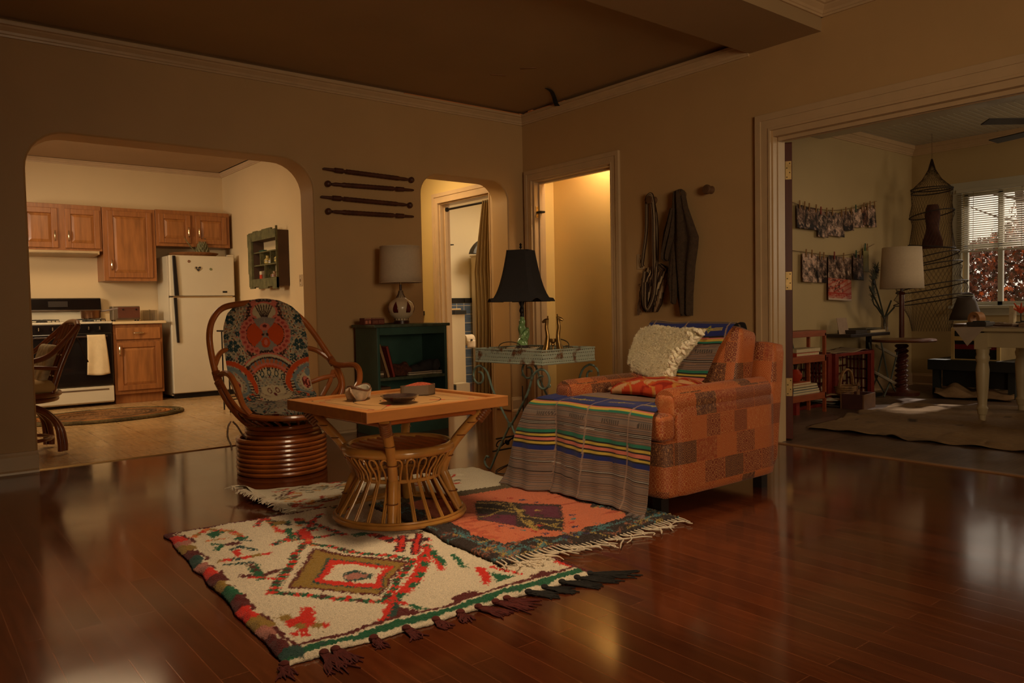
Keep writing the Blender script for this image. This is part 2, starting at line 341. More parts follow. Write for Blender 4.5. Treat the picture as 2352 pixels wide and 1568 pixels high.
# studio shell
b = B(); b.box(.13, 4.4, -1.5, -1.4, 0, 2.8); struct(b.obj('wall_studio_left', SWALL))
WY0, WY1, WZ0, WZ1 = -2.70, -2.02, .86, 2.03
struct(B().box(4.3, 4.45, WY1, -1.4, 0, 2.8).box(4.3, 4.45, -8, WY0, 0, 2.8).box(4.3, 4.45, WY0, WY1, 0, WZ0).box(4.3, 4.45, WY0, WY1, WZ1, 2.8).obj('wall_studio_back', SWALL))
struct(B().box(.13, 4.4, -8.1, -8, 0, 2.8).obj('wall_studio_right', SWALL))
# beadboard ceiling: ribs run away from the opening
b = B(); pr = []
ys = [-8+i*.06 for i in range(int(6.6/.06)+1)]
for y in ys: pr += [(y, 2.6), (y+.048, 2.6), (y+.051, 2.612), (y+.057, 2.612)]
pr += [(-1.4, 2.6), (-1.4, 2.7), (-8, 2.7)]
b.prism(pr, 'x', 2.4, 4.4); struct(b.obj('ceiling_studio', SCEIL, smooth=False), 'grey beadboard ceiling of the studio')
b = B(); b.prism([(y, z+.12) for y, z in pr], 'x', .13, 2.3); struct(b.obj('ceiling_studio_front', SCEIL, smooth=False))
b = B(); b.box(2.1, 2.42, -8, -1.5, 2.46, 2.82); b.box(2.06, 2.1, -8, -1.5, 2.56, 2.6); b.box(2.04, 2.1, -8, -1.5, 2.62, 2.72); struct(b.obj('trim_studio_beam', SCEIL, smooth=False, bevel=.004))
crown('trim_crown_studio_left', 'x', 2.42, 4.3, -1.5, -1, 2.5, .1); crown('trim_crown_studio_back', 'y', -8, -1.5, 4.3, -1, 2.5, .1)
base('baseboard_studio_left', 'x', .3, 4.3, -1.5, -1); base('baseboard_studio_back', 'y', -8, -1.5, 4.3, -1)
# studio window: casing, sashes, mullion, glass, sill
SF = mat('window_paint', (190, 186, 168), .4, var=.04)
win = B(); my = (WY0+WY1)/2
win.box(4.27, 4.3, WY0-.09, WY0, WZ0-.02, WZ1+.1); win.box(4.27, 4.3, WY1, WY1+.09, WZ0-.02, WZ1+.1); win.box(4.26, 4.3, WY0-.11, WY1+.11, WZ1, WZ1+.11)
win = struct(win.obj('window_1', SF, smooth=False, bevel=.003))
for nm, bx in (('sash', (WY0, WY0+.035, WZ0, WZ1)), ('sash', (WY1-.035, WY1, WZ0, WZ1)), ('mullion', (my-.022, my+.022, WZ0, WZ1)), ('rail', (WY0, WY1, WZ0, WZ0+.04)), ('rail', (WY0, WY1, WZ1-.035, WZ1)), ('rail', (WY0, WY1, 1.46, 1.5))):
    B().box(4.34, 4.38, *bx).obj(nm, SF, win, smooth=False)
B().box(4.22, 4.34, WY0-.11, WY1+.11, WZ0-.03, WZ0).obj('sill', SF, win, smooth=False, bevel=.004); B().box(4.28, 4.3, WY0-.09, WY1+.09, WZ0-.1, WZ0-.03).obj('apron', SF, win, smooth=False)
GL = bpy.data.materials.new('window_glass'); GL.use_nodes = True
_n = GL.node_tree.nodes; _n.clear(); _o = _n.new('ShaderNodeOutputMaterial'); _t = _n.new('ShaderNodeBsdfTransparent'); _g = _n.new('ShaderNodeBsdfGlossy'); _g.inputs['Roughness'].default_value = .02
_f = _n.new('ShaderNodeFresnel'); _f.inputs[0].default_value = 1.45; _m = _n.new('ShaderNodeMixShader')
for a, c in ((_f.outputs[0], _m.inputs[0]), (_t.outputs[0], _m.inputs[1]), (_g.outputs[0], _m.inputs[2]), (_m.outputs[0], _o.inputs[0])): GL.node_tree.links.new(a, c)
B().box(4.358, 4.362, WY0+.035, my-.022, WZ0+.04, WZ1-.035).obj('pane', GL, win); B().box(4.358, 4.362, my+.022, WY1-.035, WZ0+.04, WZ1-.035).obj('pane', GL, win)
# second opened door of the studio, seen on its hinge edge
dd = struct(B().box(0, .9, -.047, 0, .01, 1.985).obj('door_1', mat('door_mahogany', (84, 34, 20), .3, var=.25, scale=5, stretch=(8, 8, .6)), smooth=False, bevel=.002), 'dark mahogany door leaf seen on its hinged edge')
dd.location = (.165, -2.514, 0); dd.rotation_euler = (0, 0, math.radians(34))
BR = mat('brass', (196, 164, 110), .3, .85, var=.15, scale=30)
for z in (.36, 1.07, 1.80):
    h = B().box(-.006, 0, -.042, -.004, z-.06, z+.06); h.cyl((-.008, .004, z-.06), (-.008, .004, z+.06), .006, n=10); h.box(-.03, -.004, .004, .007, z-.06, z+.06)
    h = h.obj('hinge', BR, dd, smooth=False)
    for k in range(4): B().cyl((-.009, -.014-.018*(k % 2), z-.045+.03*k), (-.005, -.014-.018*(k % 2), z-.045+.03*k), .004, n=8).obj('screw', mat('dark_screw', (60, 48, 30), .4, .8), h)
# ================================================================== rugs on the hardwood floor
YARN = painted_mat('wool_yarn', .95, .22, 260, .9, .15)
def quad_grid(c, step):
    """c = four floor corners (front-left, front-right, back-right, back-left)"""
    c = [np.array(p) for p in c]; nu = int(np.linalg.norm(c[1]-c[0])/step)+2; nv = int(np.linalg.norm(c[3]-c[0])/step)+2
    U, V = np.meshgrid(np.linspace(0, 1, nu), np.linspace(0, 1, nv)); U_ = U[..., None]; V_ = V[..., None]
    return U, V, (c[0]*(1-U_)+c[1]*U_)*(1-V_)+(c[3]*(1-U_)+c[2]*U_)*V_
def fl(*pts): return [tuple(px(x, y, 'z', 0)[:2]) for x, y in pts]
def smooth_noise(shape, k, amp):
    n = RNG.normal(0, 1, (shape[0]//k+3, shape[1]//k+3)); jj, ii = np.mgrid[0:shape[0], 0:shape[1]]/k
    j0, i0 = jj.astype(int), ii.astype(int); fj, fi = jj-j0, ii-i0; fj = fj*fj*(3-2*fj); fi = fi*fi*(3-2*fi)
    return amp*((n[j0, i0]*(1-fi)+n[j0, i0+1]*fi)*(1-fj)+(n[j0+1, i0]*(1-fi)+n[j0+1, i0+1]*fi)*fj)
CRM = (222, 204, 176); RED = (214, 42, 24); GRN = (26, 92, 58); DGR = (40, 70, 62); BRN = (92, 24, 22); OLV = (150, 116, 48); ORG = (216, 120, 60); PNK = (176, 112, 98)
# ---- white pile rug with red, green and olive motifs
CA = [(-3.751, -3.497), (-2.664, -3.536), (-2.55, -2.10), (-3.653, -2.005)]
U, V, XY = quad_grid(CA, .0062); P = Paint(XY[..., 0], XY[..., 1], CRM, .0042); P.ws = .74
def spark(x, y, w, h, cs, n, seed, s=(.010, .024)):
    """tufts of several colours gathered round one place"""
    r = random.Random(seed); o = px(x, y, 'z', 0); kx = (px(x+w, y, 'z', 0)-o).length; d = (px(x+w, y, 'z', 0)-o).normalized(); e = (px(x, y+h, 'z', 0)-o)
    for i in range(n):
        a, b_ = r.uniform(-1, 1), r.uniform(-1, 1)
        if a*a+b_*b_ > 1: continue
        q = o+d*kx*a+e*b_; P.ell(q.x, q.y, r.uniform(*s), r.uniform(*s), cs[i % len(cs)])
# big framed diamond
P.stroke(fl((697,1256),(950,1297),(880,1394),(626,1372)), .042, [GRN, RED, GRN, BRN, GRN, RED], True, .022)
P.poly(fl((717,1270),(938,1301),(868,1378),(658,1360)), BRN); P.poly(fl((722,1275),(928,1304),(864,1373),(668,1357)), OLV)
P.poly(fl((752,1290),(903,1310),(868,1364),(716,1350)), DGR); P.poly(fl((757,1293),(900,1311),(866,1361),(724,1348)), RED); P.poly(fl((768,1304),(884,1315),(856,1350),(745,1340)), CRM)
P.poly(fl((792,1325),(820,1318),(862,1329),(846,1338),(798,1345)), DGR); P.poly(fl((800,1330),(824,1323),(852,1331),(840,1335),(800,1341)), PNK)
P.stroke(fl((978,1262),(982,1300),(958,1345),(905,1386)), .042, [GRN, RED, GRN, RED], dash=.05); P.stroke(fl((972,1280),(950,1340),(905,1380)), .022, RED)
P.stroke(fl((905,1384),(878,1452)), .035, RED); P.stroke(fl((914,1388),(898,1446)), .03, DGR); P.stroke(fl((905,1388),(960,1406),(1030,1420)), .022, [RED, GRN], dash=.07)
P.poly(fl((908,1445),(915,1405),(950,1410),(1010,1425),(960,1440)), BRN); P.poly(fl((918,1432),(930,1416),(952,1424),(940,1434)), CRM)
# motifs: leaves, flowers and zigzags
for pts, cs in (([(600,1190),(640,1225),(700,1240),(720,1262)], [RED, GRN, ORG]), ([(735,1190),(690,1230),(625,1260)], [RED, DGR, RED]), ([(640,1250),(700,1248),(770,1235)], [GRN, RED, DGR]), ([(705,1205),(760,1222),(790,1236)], [DGR, RED]), ([(590,1215),(610,1190),(655,1182)], [DGR, RED])):
    P.stroke(fl(*pts), .034, cs, dash=.026)
spark(672, 1222, 62, 26, [RED, GRN, DGR, RED, BRN, ORG], 26, 3); P.poly(fl((685,1226),(715,1228),(722,1246),(692,1248)), RED); P.stroke(fl((662,1222),(672,1246)), .035, GRN)
P.stroke(fl((628,1204),(665,1212)), .03, (40, 34, 26)); P.ell(*fl((640, 1207))[0], .03, .03, OLV)
P.stroke(fl((448,1240),(480,1222),(530,1226),(556,1240)), .035, [ORG, OLV, RED], dash=.03); P.poly(fl((478,1232),(505,1222),(518,1228),(490,1243)), GRN); P.stroke(fl((470,1250),(520,1244)), .03, [ORG, OLV], dash=.03)
P.ell(*fl((556, 1246))[0], .03, .028, GRN); P.stroke(fl((558,1250),(575,1252)), .022, DGR); P.stroke(fl((485,1258),(512,1262),(500,1274)), .035, GRN); P.ell(*fl((534, 1260))[0], .035, .03, BRN)
P.poly(fl((535,1278),(552,1270),(560,1284),(548,1292)), RED); P.stroke(fl((532,1274),(552,1266),(588,1272)), .022, DGR); P.stroke(fl((512,1300),(560,1292),(615,1280)), .04, [RED, DGR, RED, OLV], dash=.035); P.stroke(fl((520,1308),(580,1302)), .022, DGR)
P.stroke(fl((582,1310),(605,1340)), .05, GRN); P.stroke(fl((576,1306),(590,1320)), .02, BRN); P.stroke(fl((556,1332),(585,1336)), .035, BRN); P.stroke(fl((615,1332),(640,1318)), .035, BRN); P.stroke(fl((575,1337),(640,1340)), .02, RED)
P.stroke(fl((650,1430),(685,1444),(752,1446)), .04, [OLV, RED, OLV], dash=.04); P.stroke(fl((702,1414),(690,1460)), .05, RED); P.stroke(fl((666,1470),(700,1470)), .03, RED); P.ell(*fl((690, 1442))[0], .04, .05, RED); P.ell(*fl((686, 1450))[0], .02, .02, OLV)
P.stroke(fl((775,1186),(800,1178),(790,1164)), .03, [RED, GRN], dash=.03); P.stroke(fl((770,1174),(800,1168)), .025, DGR); P.ell(*fl((826, 1236))[0], .035, .03, GRN)
P.stroke(fl((850,1236),(900,1250),(980,1248)), .06, [RED, BRN, RED, (60, 20, 24)], dash=.035)
for a, b_ in (((925,1240),(918,1275)), ((962,1234),(952,1282))): P.stroke(fl(a, b_), .05, (60, 20, 24)); P.stroke(fl(a, b_), .025, RED)
P.stroke(fl((974,1268),(1000,1290),(1018,1318)), .035, RED); P.stroke(fl((992,1276),(1022,1306)), .03, GRN); P.stroke(fl((1040,1286),(1075,1310)), .03, GRN)
P.poly(fl((1094,1312),(1112,1310),(1128,1340),(1116,1356),(1106,1346)), RED); P.poly(fl((1124,1322),(1150,1330),(1186,1334),(1140,1348)), GRN); P.stroke(fl((1130,1312),(1200,1330)), .02, RED)
P.poly(fl((1215,1332),(1250,1322),(1300,1324),(1330,1318),(1290,1340),(1236,1352)), BRN); P.stroke(fl((1280,1300),(1340,1316)), .035, RED); P.ell(*fl((1285, 1330))[0], .03, .02, RED); P.stroke(fl((1250,1336),(1275,1340)), .014, CRM)
P.poly(fl((1034,1384),(1064,1370),(1096,1366),(1128,1382),(1120,1396),(1060,1408)), BRN); P.ell(*fl((1068, 1390))[0], .02, .02, RED); P.ell(*fl((1114, 1392))[0], .018, .018, RED); P.stroke(fl((1085,1384),(1100,1394)), .014, CRM); P.poly(fl((1030,1410),(1060,1402),(1040,1420)), BRN)
# borders
x, y = P.X, P.Y; nz = smooth_noise(U.shape, 9, .006); ed = (V*1.45)+nz
P.put(ed < .085, BRN); P.put(ed < .068, CRM); P.put((ed < .058) & (ed > .018), GRN); P.put((ed < .05) & (ed > .03) & (smooth_noise(U.shape, 5, 1) > .9), DGR); P.put(ed < .012, CRM)
P.put((1-V)*1.45+nz < .03, BRN); P.put(((1-U)*1.09+nz < .03) & (V < .45), BRN)
sd = U*1.09+smooth_noise(U.shape, 8, .012); k = np.floor(V*17+smooth_noise(U.shape, 12, .25)).astype(int)
cyc = [DGR, BRN, PNK, OLV, RED, BRN, GRN, OLV, BRN, RED, PNK, DGR, BRN, OLV, PNK, RED, BRN]
for i in range(18): P.put((sd < (.05, .036, .044, .056, .04)[i % 5]) & (k == i), cyc[i % 17])
P.put((sd > .042) & (sd < .056) & (V > .05) & (smooth_noise(U.shape, 7, 1) > -.3), BRN)
thick = .003+.011*np.clip(1-np.abs(U*1.09-.022)/.034, 0, 1)*(.6+.5*np.sin(V*108))*(V > .04)*(V < .75)
top = np.dstack([XY, .013+thick+smooth_noise(U.shape, 20, .0025)+RNG.normal(0, .0019, U.shape)]); edge = np.minimum(np.minimum(U, 1-U)*1.09, np.minimum(V, 1-V)*1.45)
top[..., 2] *= np.clip(.45+edge/.03, 0, 1); top[..., :2] += RNG.normal(0, .0012, XY.shape)+np.dstack([smooth_noise(U.shape, 14, .005), smooth_noise(U.shape, 14, .005)])
low = np.zeros_like(top); low[..., 2] = .002-top[..., 2]
rugA = painted('pile_rug', top, P.C, YARN, None, low.reshape(-1, 3)); tag(rugA, 'cream shaggy wool rug with red, green and olive diamond motifs and tasselled front edge', 'rug')
def tassel(name, p, d, ln, rad, m, par, n=20, wave=.34):
    b = B()
    for i in range(n):
        a = random.uniform(-wave, wave); e = Vector((d[0]*math.cos(a)-d[1]*math.sin(a), d[0]*math.sin(a)+d[1]*math.cos(a), 0)); l = ln*random.uniform(.7, 1.1)
        q = Vector((p[0], p[1], .010)); pts = [q+Vector((random.uniform(-rad, rad), random.uniform(-rad, rad), 0))]
        for t in (.33, .66, 1): pts.append(q+e*l*t+Vector((random.uniform(-rad, rad), random.uniform(-rad, rad), -.004*t*2)))
        b.tube(pts, [.003, .0032, .003, .0018], 5, sub=2)
    b.ell((p[0], p[1], .011), (rad*1.3, rad*1.3, .009), 8, 5); return b.obj(name, m, par)
TB = mat('tassel_maroon', (84, 26, 18), .95, var=.3, scale=80); TK = mat('tassel_black', (28, 24, 20), .95, var=.3, scale=80)
f0, f1 = Vector((*CA[0], 0)), Vector((*CA[1], 0)); fd = (f1-f0).normalized(); out = Vector((fd.y, -fd.x, 0))
for i, (t, ln, ang) in enumerate(((.0, .07, -.3), (.1, .12, 0), (.13, .10, .2), (.235, .055, -.1), (.33, .07, .1), (.42, .06, .2), (.5, .06, -.2), (.56, .10, .6), (.62, .12, .7), (.66, .09, .8), (.74, .10, .9), (.8, .1, 1), (.87, .13, 1.1), (.93, .15, 1.2), (.985, .17, 1.3))):
    q = f0.lerp(f1, t)-out*.004; a = ang*.8; d = (out.x*math.cos(a)-out.y*math.sin(a), out.x*math.sin(a)+out.y*math.cos(a))
    tassel('tassel', q, d, ln, .011, TK if t > .7 else TB, rugA)
# ---- coral rug with dark border and fringe
CB = [(-2.882, -3.28), (-1.908, -3.29), (-1.885, -2.30), (-2.80, -2.22)]
U, V, XY = quad_grid(CB, .0058); P = Paint(XY[..., 0], XY[..., 1], (206, 112, 76), .005)
COR = (206, 112, 76); DKB = (48, 34, 28); TEA = (74, 120, 124); YEL = (170, 142, 72); MAG = (96, 30, 56)
P.put(smooth_noise(U.shape, 60, 1)+smooth_noise(U.shape, 4, .25) > .9, (190, 88, 58)); streak = np.repeat(smooth_noise((U.shape[0], 4), 3, 1)[:, :1], U.shape[1], 1); P.put((streak+smooth_noise(U.shape, 25, .8) > 1.5), (178, 78, 48))
bd = (U < .13+smooth_noise(U.shape, 10, .012)) | (V < .15+smooth_noise(U.shape, 10, .01)) | (U > .86+smooth_noise(U.shape, 10, .012)) | ((V > .93))
P.put(bd, DKB); P.put(bd & (V > .93), (86, 70, 44))
r = random.Random(5)
for i in range(190):
    u, v = r.random(), r.random(); side = r.choice('lfr')
    if side == 'l': u = r.uniform(.015, .12)
    elif side == 'f': v = r.uniform(.015, .14)
    else: u = r.uniform(.875, .985)
    c = [np.array(q) for q in CB]; q = (c[0]*(1-u)+c[1]*u)*(1-v)+(c[3]*(1-u)+c[2]*u)*v; ln = r.uniform(.02, .055); a = r.choice((0, 0, PI/2, PI/2, .6))
    if side == 'l': a += r.uniform(-.3, .3)
    P.stroke([(q[0]-ln*math.cos(a), q[1]-ln*math.sin(a)), (q[0]+ln*math.cos(a), q[1]+ln*math.sin(a))], .009, r.choice((TEA, TEA, YEL, (150, 92, 66))) if not (side == 'l' and u < .06) else r.choice((TEA, (128, 74, 54))))
P.poly(fl((1088,1154),(1292,1166),(1298,1226),(1096,1208)), DKB); P.poly(fl((1100,1186),(1185,1190),(1190,1216),(1108,1206)), MAG); P.poly(fl((1195,1166),(1286,1170),(1288,1194),(1215,1190)), MAG)
for a, b_ in (((1095,1160),(1160,1162)),((1096,1172),(1180,1182)),((1170,1160),(1200,1190)),((1190,1190),(1292,1200)),((1215,1200),(1235,1222)),((1240,1205),(1290,1218)),((1100,1196),(1150,1180)),((1140,1164),(1190,1176)),((1195,1196),(1230,1222))): P.stroke(fl(a, b_), .014, YEL)
for i in range(14):
    q = fl((r.uniform(1105, 1285), r.uniform(1168, 1216)))[0]; P.ell(*q, .016, .012, r.choice((DKB, MAG, YEL, DKB)))
for x_, y_, c in ((1155,1223,0),(1180,1226,0),(1205,1227,2),(1230,1226,1),(1252,1231,0),(1316,1188,0),(1318,1197,2),(1314,1205,1),(1322,1214,0),(1348,1231,0),(1300,1241,0),(1325,1237,0),(1135,1150,1),(1170,1150,1),(1200,1152,0),(1234,1157,0),(1240,1212,1)): P.ell(*fl((x_, y_))[0], .016, .012, ((48, 36, 78), (176, 48, 30), TEA)[c])
e = np.minimum(np.minimum(U, 1-U)*.97, np.minimum(V, 1-V)*1.0)
XY = XY+np.dstack([smooth_noise(U.shape, 30, .006), smooth_noise(U.shape, 30, .006)])
over = np.clip((-XY[..., 0]-2.50)/.08, 0, 1)      # lies over the cream rug
over = np.maximum(over, 0)
zb = .012+.017*over+smooth_noise(U.shape, 24, .002)+RNG.normal(0, .0011, U.shape)*(1+bd)+bd*.003
top = np.dstack([XY, zb]); low = np.zeros_like(top); low[..., 2] = -.010
rugB = painted('flatweave_rug', top, P.C, YARN, None, low.reshape(-1, 3)); tag(rugB, 'coral rug with dark brown patterned border and white fringe, overlapping the cream rug', 'rug')
FR = mat('fringe_cotton', (206, 190, 166), .9, var=.1)
c0, c1 = Vector((*CB[0], 0)), Vector((*CB[1], 0))
for i in range(46):
    t = i/45; q = c0.lerp(c1, t); zz = .022*min(1, max(0, (-q.x-2.50)/.1))+.012; ln = random.uniform(.035, .125); a = random.uniform(-.6, 1.1)
    pts = [Vector((q.x, q.y+.01, zz)), Vector((q.x+ln*.3*math.sin(a)*.6, q.y-ln*.45, zz*.9)), Vector((q.x+ln*math.sin(a), q.y-ln*.75, zz*.85+.002)), Vector((q.x+ln*1.4*math.sin(a)+.03*math.sin(i*2.3), q.y-ln*(.95+.12*math.sin(i*1.7)), zz*.8))]
    B().tube(pts, [.003, .0034, .003, .002], 5, sub=3).obj('fringe_cord', FR, rugB)
# ---- pale embroidered cloth behind
CC_ = [(-3.10, -2.16), (-1.93, -2.30), (-1.914, -1.85), (-2.60, -1.40), ]
CC_ = [(-3.08, -2.22), (-1.95, -2.30), (-1.90, -1.80), (-3.19, -1.47)]
U, V, XY = quad_grid(CC_, .0075); P = Paint(XY[..., 0], XY[..., 1], (196, 184, 160), .003)
r = random.Random(9)
for pts in ([(610,1165),(660,1135),(740,1125),(800,1118)], [(620,1168),(700,1160),(800,1140)], [(780,1120),(800,1108),(815,1118),(800,1128)], [(640,1150),(720,1112),(790,1100)], [(690,1165),(760,1150),(830,1142)], [(840,1110),(900,1106),(960,1120)], [(1060,1110),(1020,1104),(960,1110)]):
    P.stroke(fl(*pts), .009, (84, 58, 48))
    for (xa, ya), (xb, yb) in zip(pts, pts[1:]):
        for k in range(7):
            t = r.random(); x_, y_ = xa+(xb-xa)*t+r.uniform(-14, 14), ya+(yb-ya)*t+r.uniform(-9, 9); q = fl((x_, y_))[0]; a = r.uniform(-.8, .8); l = r.uniform(.015, .035)
            P.stroke([(q[0]-l*math.cos(a), q[1]-l*math.sin(a)), (q[0]+l*math.cos(a), q[1]+l*math.sin(a))], r.uniform(.012, .022), r.choice(((178, 60, 42), (190, 138, 78), (128, 134, 124), (152, 66, 50), (120, 110, 88))))
z = .006+np.abs(smooth_noise(U.shape, 10, .004))
XY = XY+np.dstack([smooth_noise(U.shape, 22, .016), smooth_noise(U.shape, 22, .016)])
cl = np.clip((-XY[..., 0]-2.98)/.2, 0, 1); z = z+cl**2*.055*np.clip((XY[..., 1]+1.95)/.4, 0, 1)*(1+.3*np.sin(XY[..., 1]*26))
z = np.where((V < .25) & (U > .1), np.minimum(z, .008), z)
top = np.dstack([XY, z+.003]); low = np.zeros_like(top); low[..., 2] = -.003
rugC = painted('embroidered_cloth', top, P.C, painted_mat('linen_embroidery', .9, .12, 160, .5), None, low.reshape(-1, 3)); tag(rugC, 'pale embroidered cloth with vine pattern and turned up corner beneath the other rugs', 'cloth')
b = B(); q0, q1 = Vector((*CC_[3], .03)), Vector((*CC_[0], .03))
for i in range(70):
    t = random.random()*.75; q = q0.lerp(q1, t); q.z = .05*(1-t); b.tube([q+Vector((.02, 0, .004)), q+Vector((-.012+random.uniform(-.01, .01), random.uniform(-.02, .02), .006)), q+Vector((-.03+random.uniform(-.015, .01), random.uniform(-.03, .03), -.004))], [.006, .004, .0015], 4)
fz = b.obj('frayed_edge', FR, rugC); fz['kind'] = 'stuff'
# ================================================================== rattan swivel chair
RAT = mat('rattan_cane', (168, 92, 40), .28, var=.28, scale=7, coat=.3, bump=.06, bscale=40)
RATD = mat('rattan_wrap', (134, 70, 32), .35, var=.25, scale=60, coat=.2)
PHI = math.radians(-10.8); CO = Vector((-2.733, -1.013, 0)); RM = Matrix.Rotation(-PHI, 3, 'Z')
EY = Vector((-math.sin(PHI), math.cos(PHI), 0))
def cl(x, y, v):
    """photo pixel at depth v along the chair's own back-to-front axis -> place in the chair's frame"""
    d = CF + CR*((x-1176)/FPX) - CU*((y-784)/FPX); t = (v-(CAM_LOC-CO).dot(EY))/d.dot(EY); return RM @ (CAM_LOC+d*t-CO)
chair = thing('rattan_swivel_chair', 'round rattan swivel chair on a coiled cane base with paisley cushion', 'chair', CO, PHI)
b = B()
for i in range(8): b.ring((0, 0, .0135+i*.0262), .243+random.uniform(-.003, .003), .243, .0142, 48, 8)
b.obj('coil_base', RAT, chair)
b = B()
for i in range(3): b.ring((.01, 0, .216+i*.027), .205-.002*i, .205-.002*i, .0145, 44, 8)
b.obj('swivel_collar', RAT, chair)
B().lathe([(.19, .198), (.19, .206), (.05, .21)], n=24).lathe([(.09, .2), (.09, .30)], n=16).obj('swivel_plate', mat('dark_iron', (34, 28, 24), .5, .5), chair)
hoop = [cl(*q) for q in ((606,990,-.08),(572,975,-.03),(540,945,.0),(513,905,.03),(497,862,.06),(485,810,.1),(481,768,.14),(489,733,.18),(512,707,.22),(558,697,.25),(605,695,.27),(655,706,.26),(697,736,.24),(730,778,.2),(762,826,.15),(780,856,.1),(786,890,.05),(772,925,.01),(738,962,-.04),(690,988,-.08))]
b = B(); b.tube(hoop, .0185, 10, sub=5)
b.obj('back_hoop', RAT, chair)
b = B(); b.tube([cl(*q) for q in ((500,868,.05),(506,860,.02),(520,857,-.05),(533,868,-.12),(547,898,-.17),(558,930,-.2),(575,952,-.22))], .0165, 9, sub=4); b.obj('arm', RAT, chair)
b = B(); b.tube([cl(*q) for q in ((760,830,.14),(778,838,.08),(803,837,-.02),(818,840,-.08),(826,853,-.12),(825,876,-.15),(815,895,-.17),(800,915,-.19),(768,945,-.2))], .0175, 9, sub=4); b.obj('arm', RAT, chair)
for pts, r_ in ((((494,838,.08),(503,815,.12),(517,804,.16),(560,795,.22)), .015), (((762,828,.15),(730,806,.19),(700,798,.22),(650,795,.24)), .015), (((770,862,.1),(740,868,.12),(705,880,.13),(660,885,.16)), .0145),
                (((768,850,.12),(782,880,.07),(760,915,.06)), .014), (((766,850,.12),(756,880,.1),(740,910,.08)), .014), (((505,872,.04),(522,905,.0),(548,940,-.06),(572,953,-.14)), .013)):
    B().tube([cl(*q) for q in pts], r_, 8, sub=4).obj('brace', RAT, chair)
b = B(); b.ring((.035, -.02, .352), .262, .262, .0165, 48, 9, tilt=lambda c, s: .022*s+.004); b.obj('seat_rail', RAT, chair)
b = B()
for i in range(26):
    a = 2*PI*i/26; e = a+.35; b.tube([(.035+.26*math.cos(a), -.02+.26*math.sin(a), .34), (.02+.245*math.cos(a+.2), -.01+.245*math.sin(a+.2), .315), (.01+.2*math.cos(e), .2*math.sin(e), .285)], .008, 6, sub=3)
b.obj('seat_basket', RATD, chair)
for q in ((762,829,.15),(498,862,.06),(505,884,.045)):
    c = cl(*q); i = min(range(len(hoop)), key=lambda k: (hoop[k]-c).length); d = (hoop[min(i+1, len(hoop)-1)]-hoop[max(0, i-1)]).normalized()
    B().tube([c+d*(k-7)*.0036 for k in range(15)], [.0245 if k % 2 else .022 for k in range(15)], 12).obj('binding', RATD, chair)

# ---- the paisley cushion, one scooped pad
PAI = painted_mat('paisley_cloth', .85, .1, 300, .2, .1)
cp = [(-.035, .262, 1.012, .02), (-.036, .262, 1.0, .10), (-.037, .258, .965, .17), (-.038, .25, .92, .212), (-.04, .235, .84, .238), (-.04, .212, .74, .245), (-.036, .19, .62, .24), (-.03, .16, .5, .232), (-.015, .11, .42, .226), (.005, .04, .378, .222), (.03, -.06, .366, .225), (.045, -.16, .366, .215), (.055, -.235, .364, .18), (.06, -.26, .352, .10)]
NU, NV = 201, 391; uu = np.linspace(-1, 1, NU); vv = np.linspace(0, len(cp)-1, NV); cpa = np.array(cp); k0 = np.clip(vv.astype(int), 0, len(cp)-2); f = (vv-k0)[:, None]
ln_ = cpa[k0]*(1-f)+cpa[k0+1]*f; ln_ = np.stack([np.convolve(np.pad(ln_[:, i], 6, 'edge'), np.ones(13)/13, 'valid') for i in range(4)], 1)
Ug, Lx, Ly, Lz, Lw = uu[None, :]*np.ones((NV, 1)), *[ln_[:, i][:, None]*np.ones((1, NU)) for i in range(4)]
t_ = np.gradient(ln_[:, :3], axis=0); nn = np.stack([np.zeros(NV), t_[:, 2], -t_[:, 1]], 1); nn /= np.linalg.norm(nn, axis=1)[:, None]; nn = -nn*np.sign((nn[:, 1:2]) + .0001) if False else nn
nrm = np.where((nn[:, 1:2] > 0) & (nn[:, 2:3] < .3), -nn, nn); nrm = np.where(nrm[:, 2:3] < -.5, -nrm, nrm)
puff = .03*(1-np.abs(Ug)**4)*np.clip(np.minimum(vv, len(cp)-1-vv)/1.2, 0, 1)[:, None]**.5+smooth_noise((NV, NU), 27, .0035)+.0015*np.sin(vv*9)[:, None]
scoop = .055*Ug**2
Pf = np.stack([Lx+Ug*Lw, Ly, Lz], -1)+nrm[:, None, :]*(puff+scoop*np.clip((vv-2)/3, 0, 1)[:, None]*np.clip((11-vv)/3, 0, 1)[:, None])[..., None]
# painted in the cloth's own layout: X across (mirrored), Y down from the top edge
XX = np.abs(Ug)*97*(Lw/.245)+RNG.normal(0, .5, Ug.shape); YY = np.cumsum(np.linalg.norm(np.gradient(ln_[:, :3], axis=0), axis=1))[:, None]*np.ones((1, NU))*374+RNG.normal(0, .5, Ug.shape)
GRY = (156, 144, 122); BEI = (192, 172, 136); TEAL = (44, 66, 68); OR = (196, 74, 26); PK = (204, 112, 92); DB = (58, 36, 30); BL = (116, 128, 128); MRN = (104, 40, 34)
p = Paint(XX, YY, GRY); p.X, p.Y = XX, YY
n1, n2 = smooth_noise(XX.shape, 4, 1), smooth_noise(XX.shape, 5, 1)
def small_print(M, sp, cols, line, seed):
    """a close all-over print of little ringed flowers on a staggered lattice"""
    j = np.floor(p.Y/(sp*.87)); gx = p.X/sp+.5*(j % 2); i = np.floor(gx); fx, fy = (gx-i-.5)*sp, (p.Y/(sp*.87)-j-.5)*sp; d = np.hypot(fx, fy); h = ((i*7+j*13+seed*5) % len(cols)).astype(int); an = np.arctan2(fy, fx); pet = d*(1-.22*np.cos(5*an))
    p.put(M & (pet > sp*.33) & (pet < sp*.42), line)
    for k, c in enumerate(cols): p.put(M & (h == k) & (pet < sp*.25), c)
    p.put(M & (d < sp*.09), BEI)
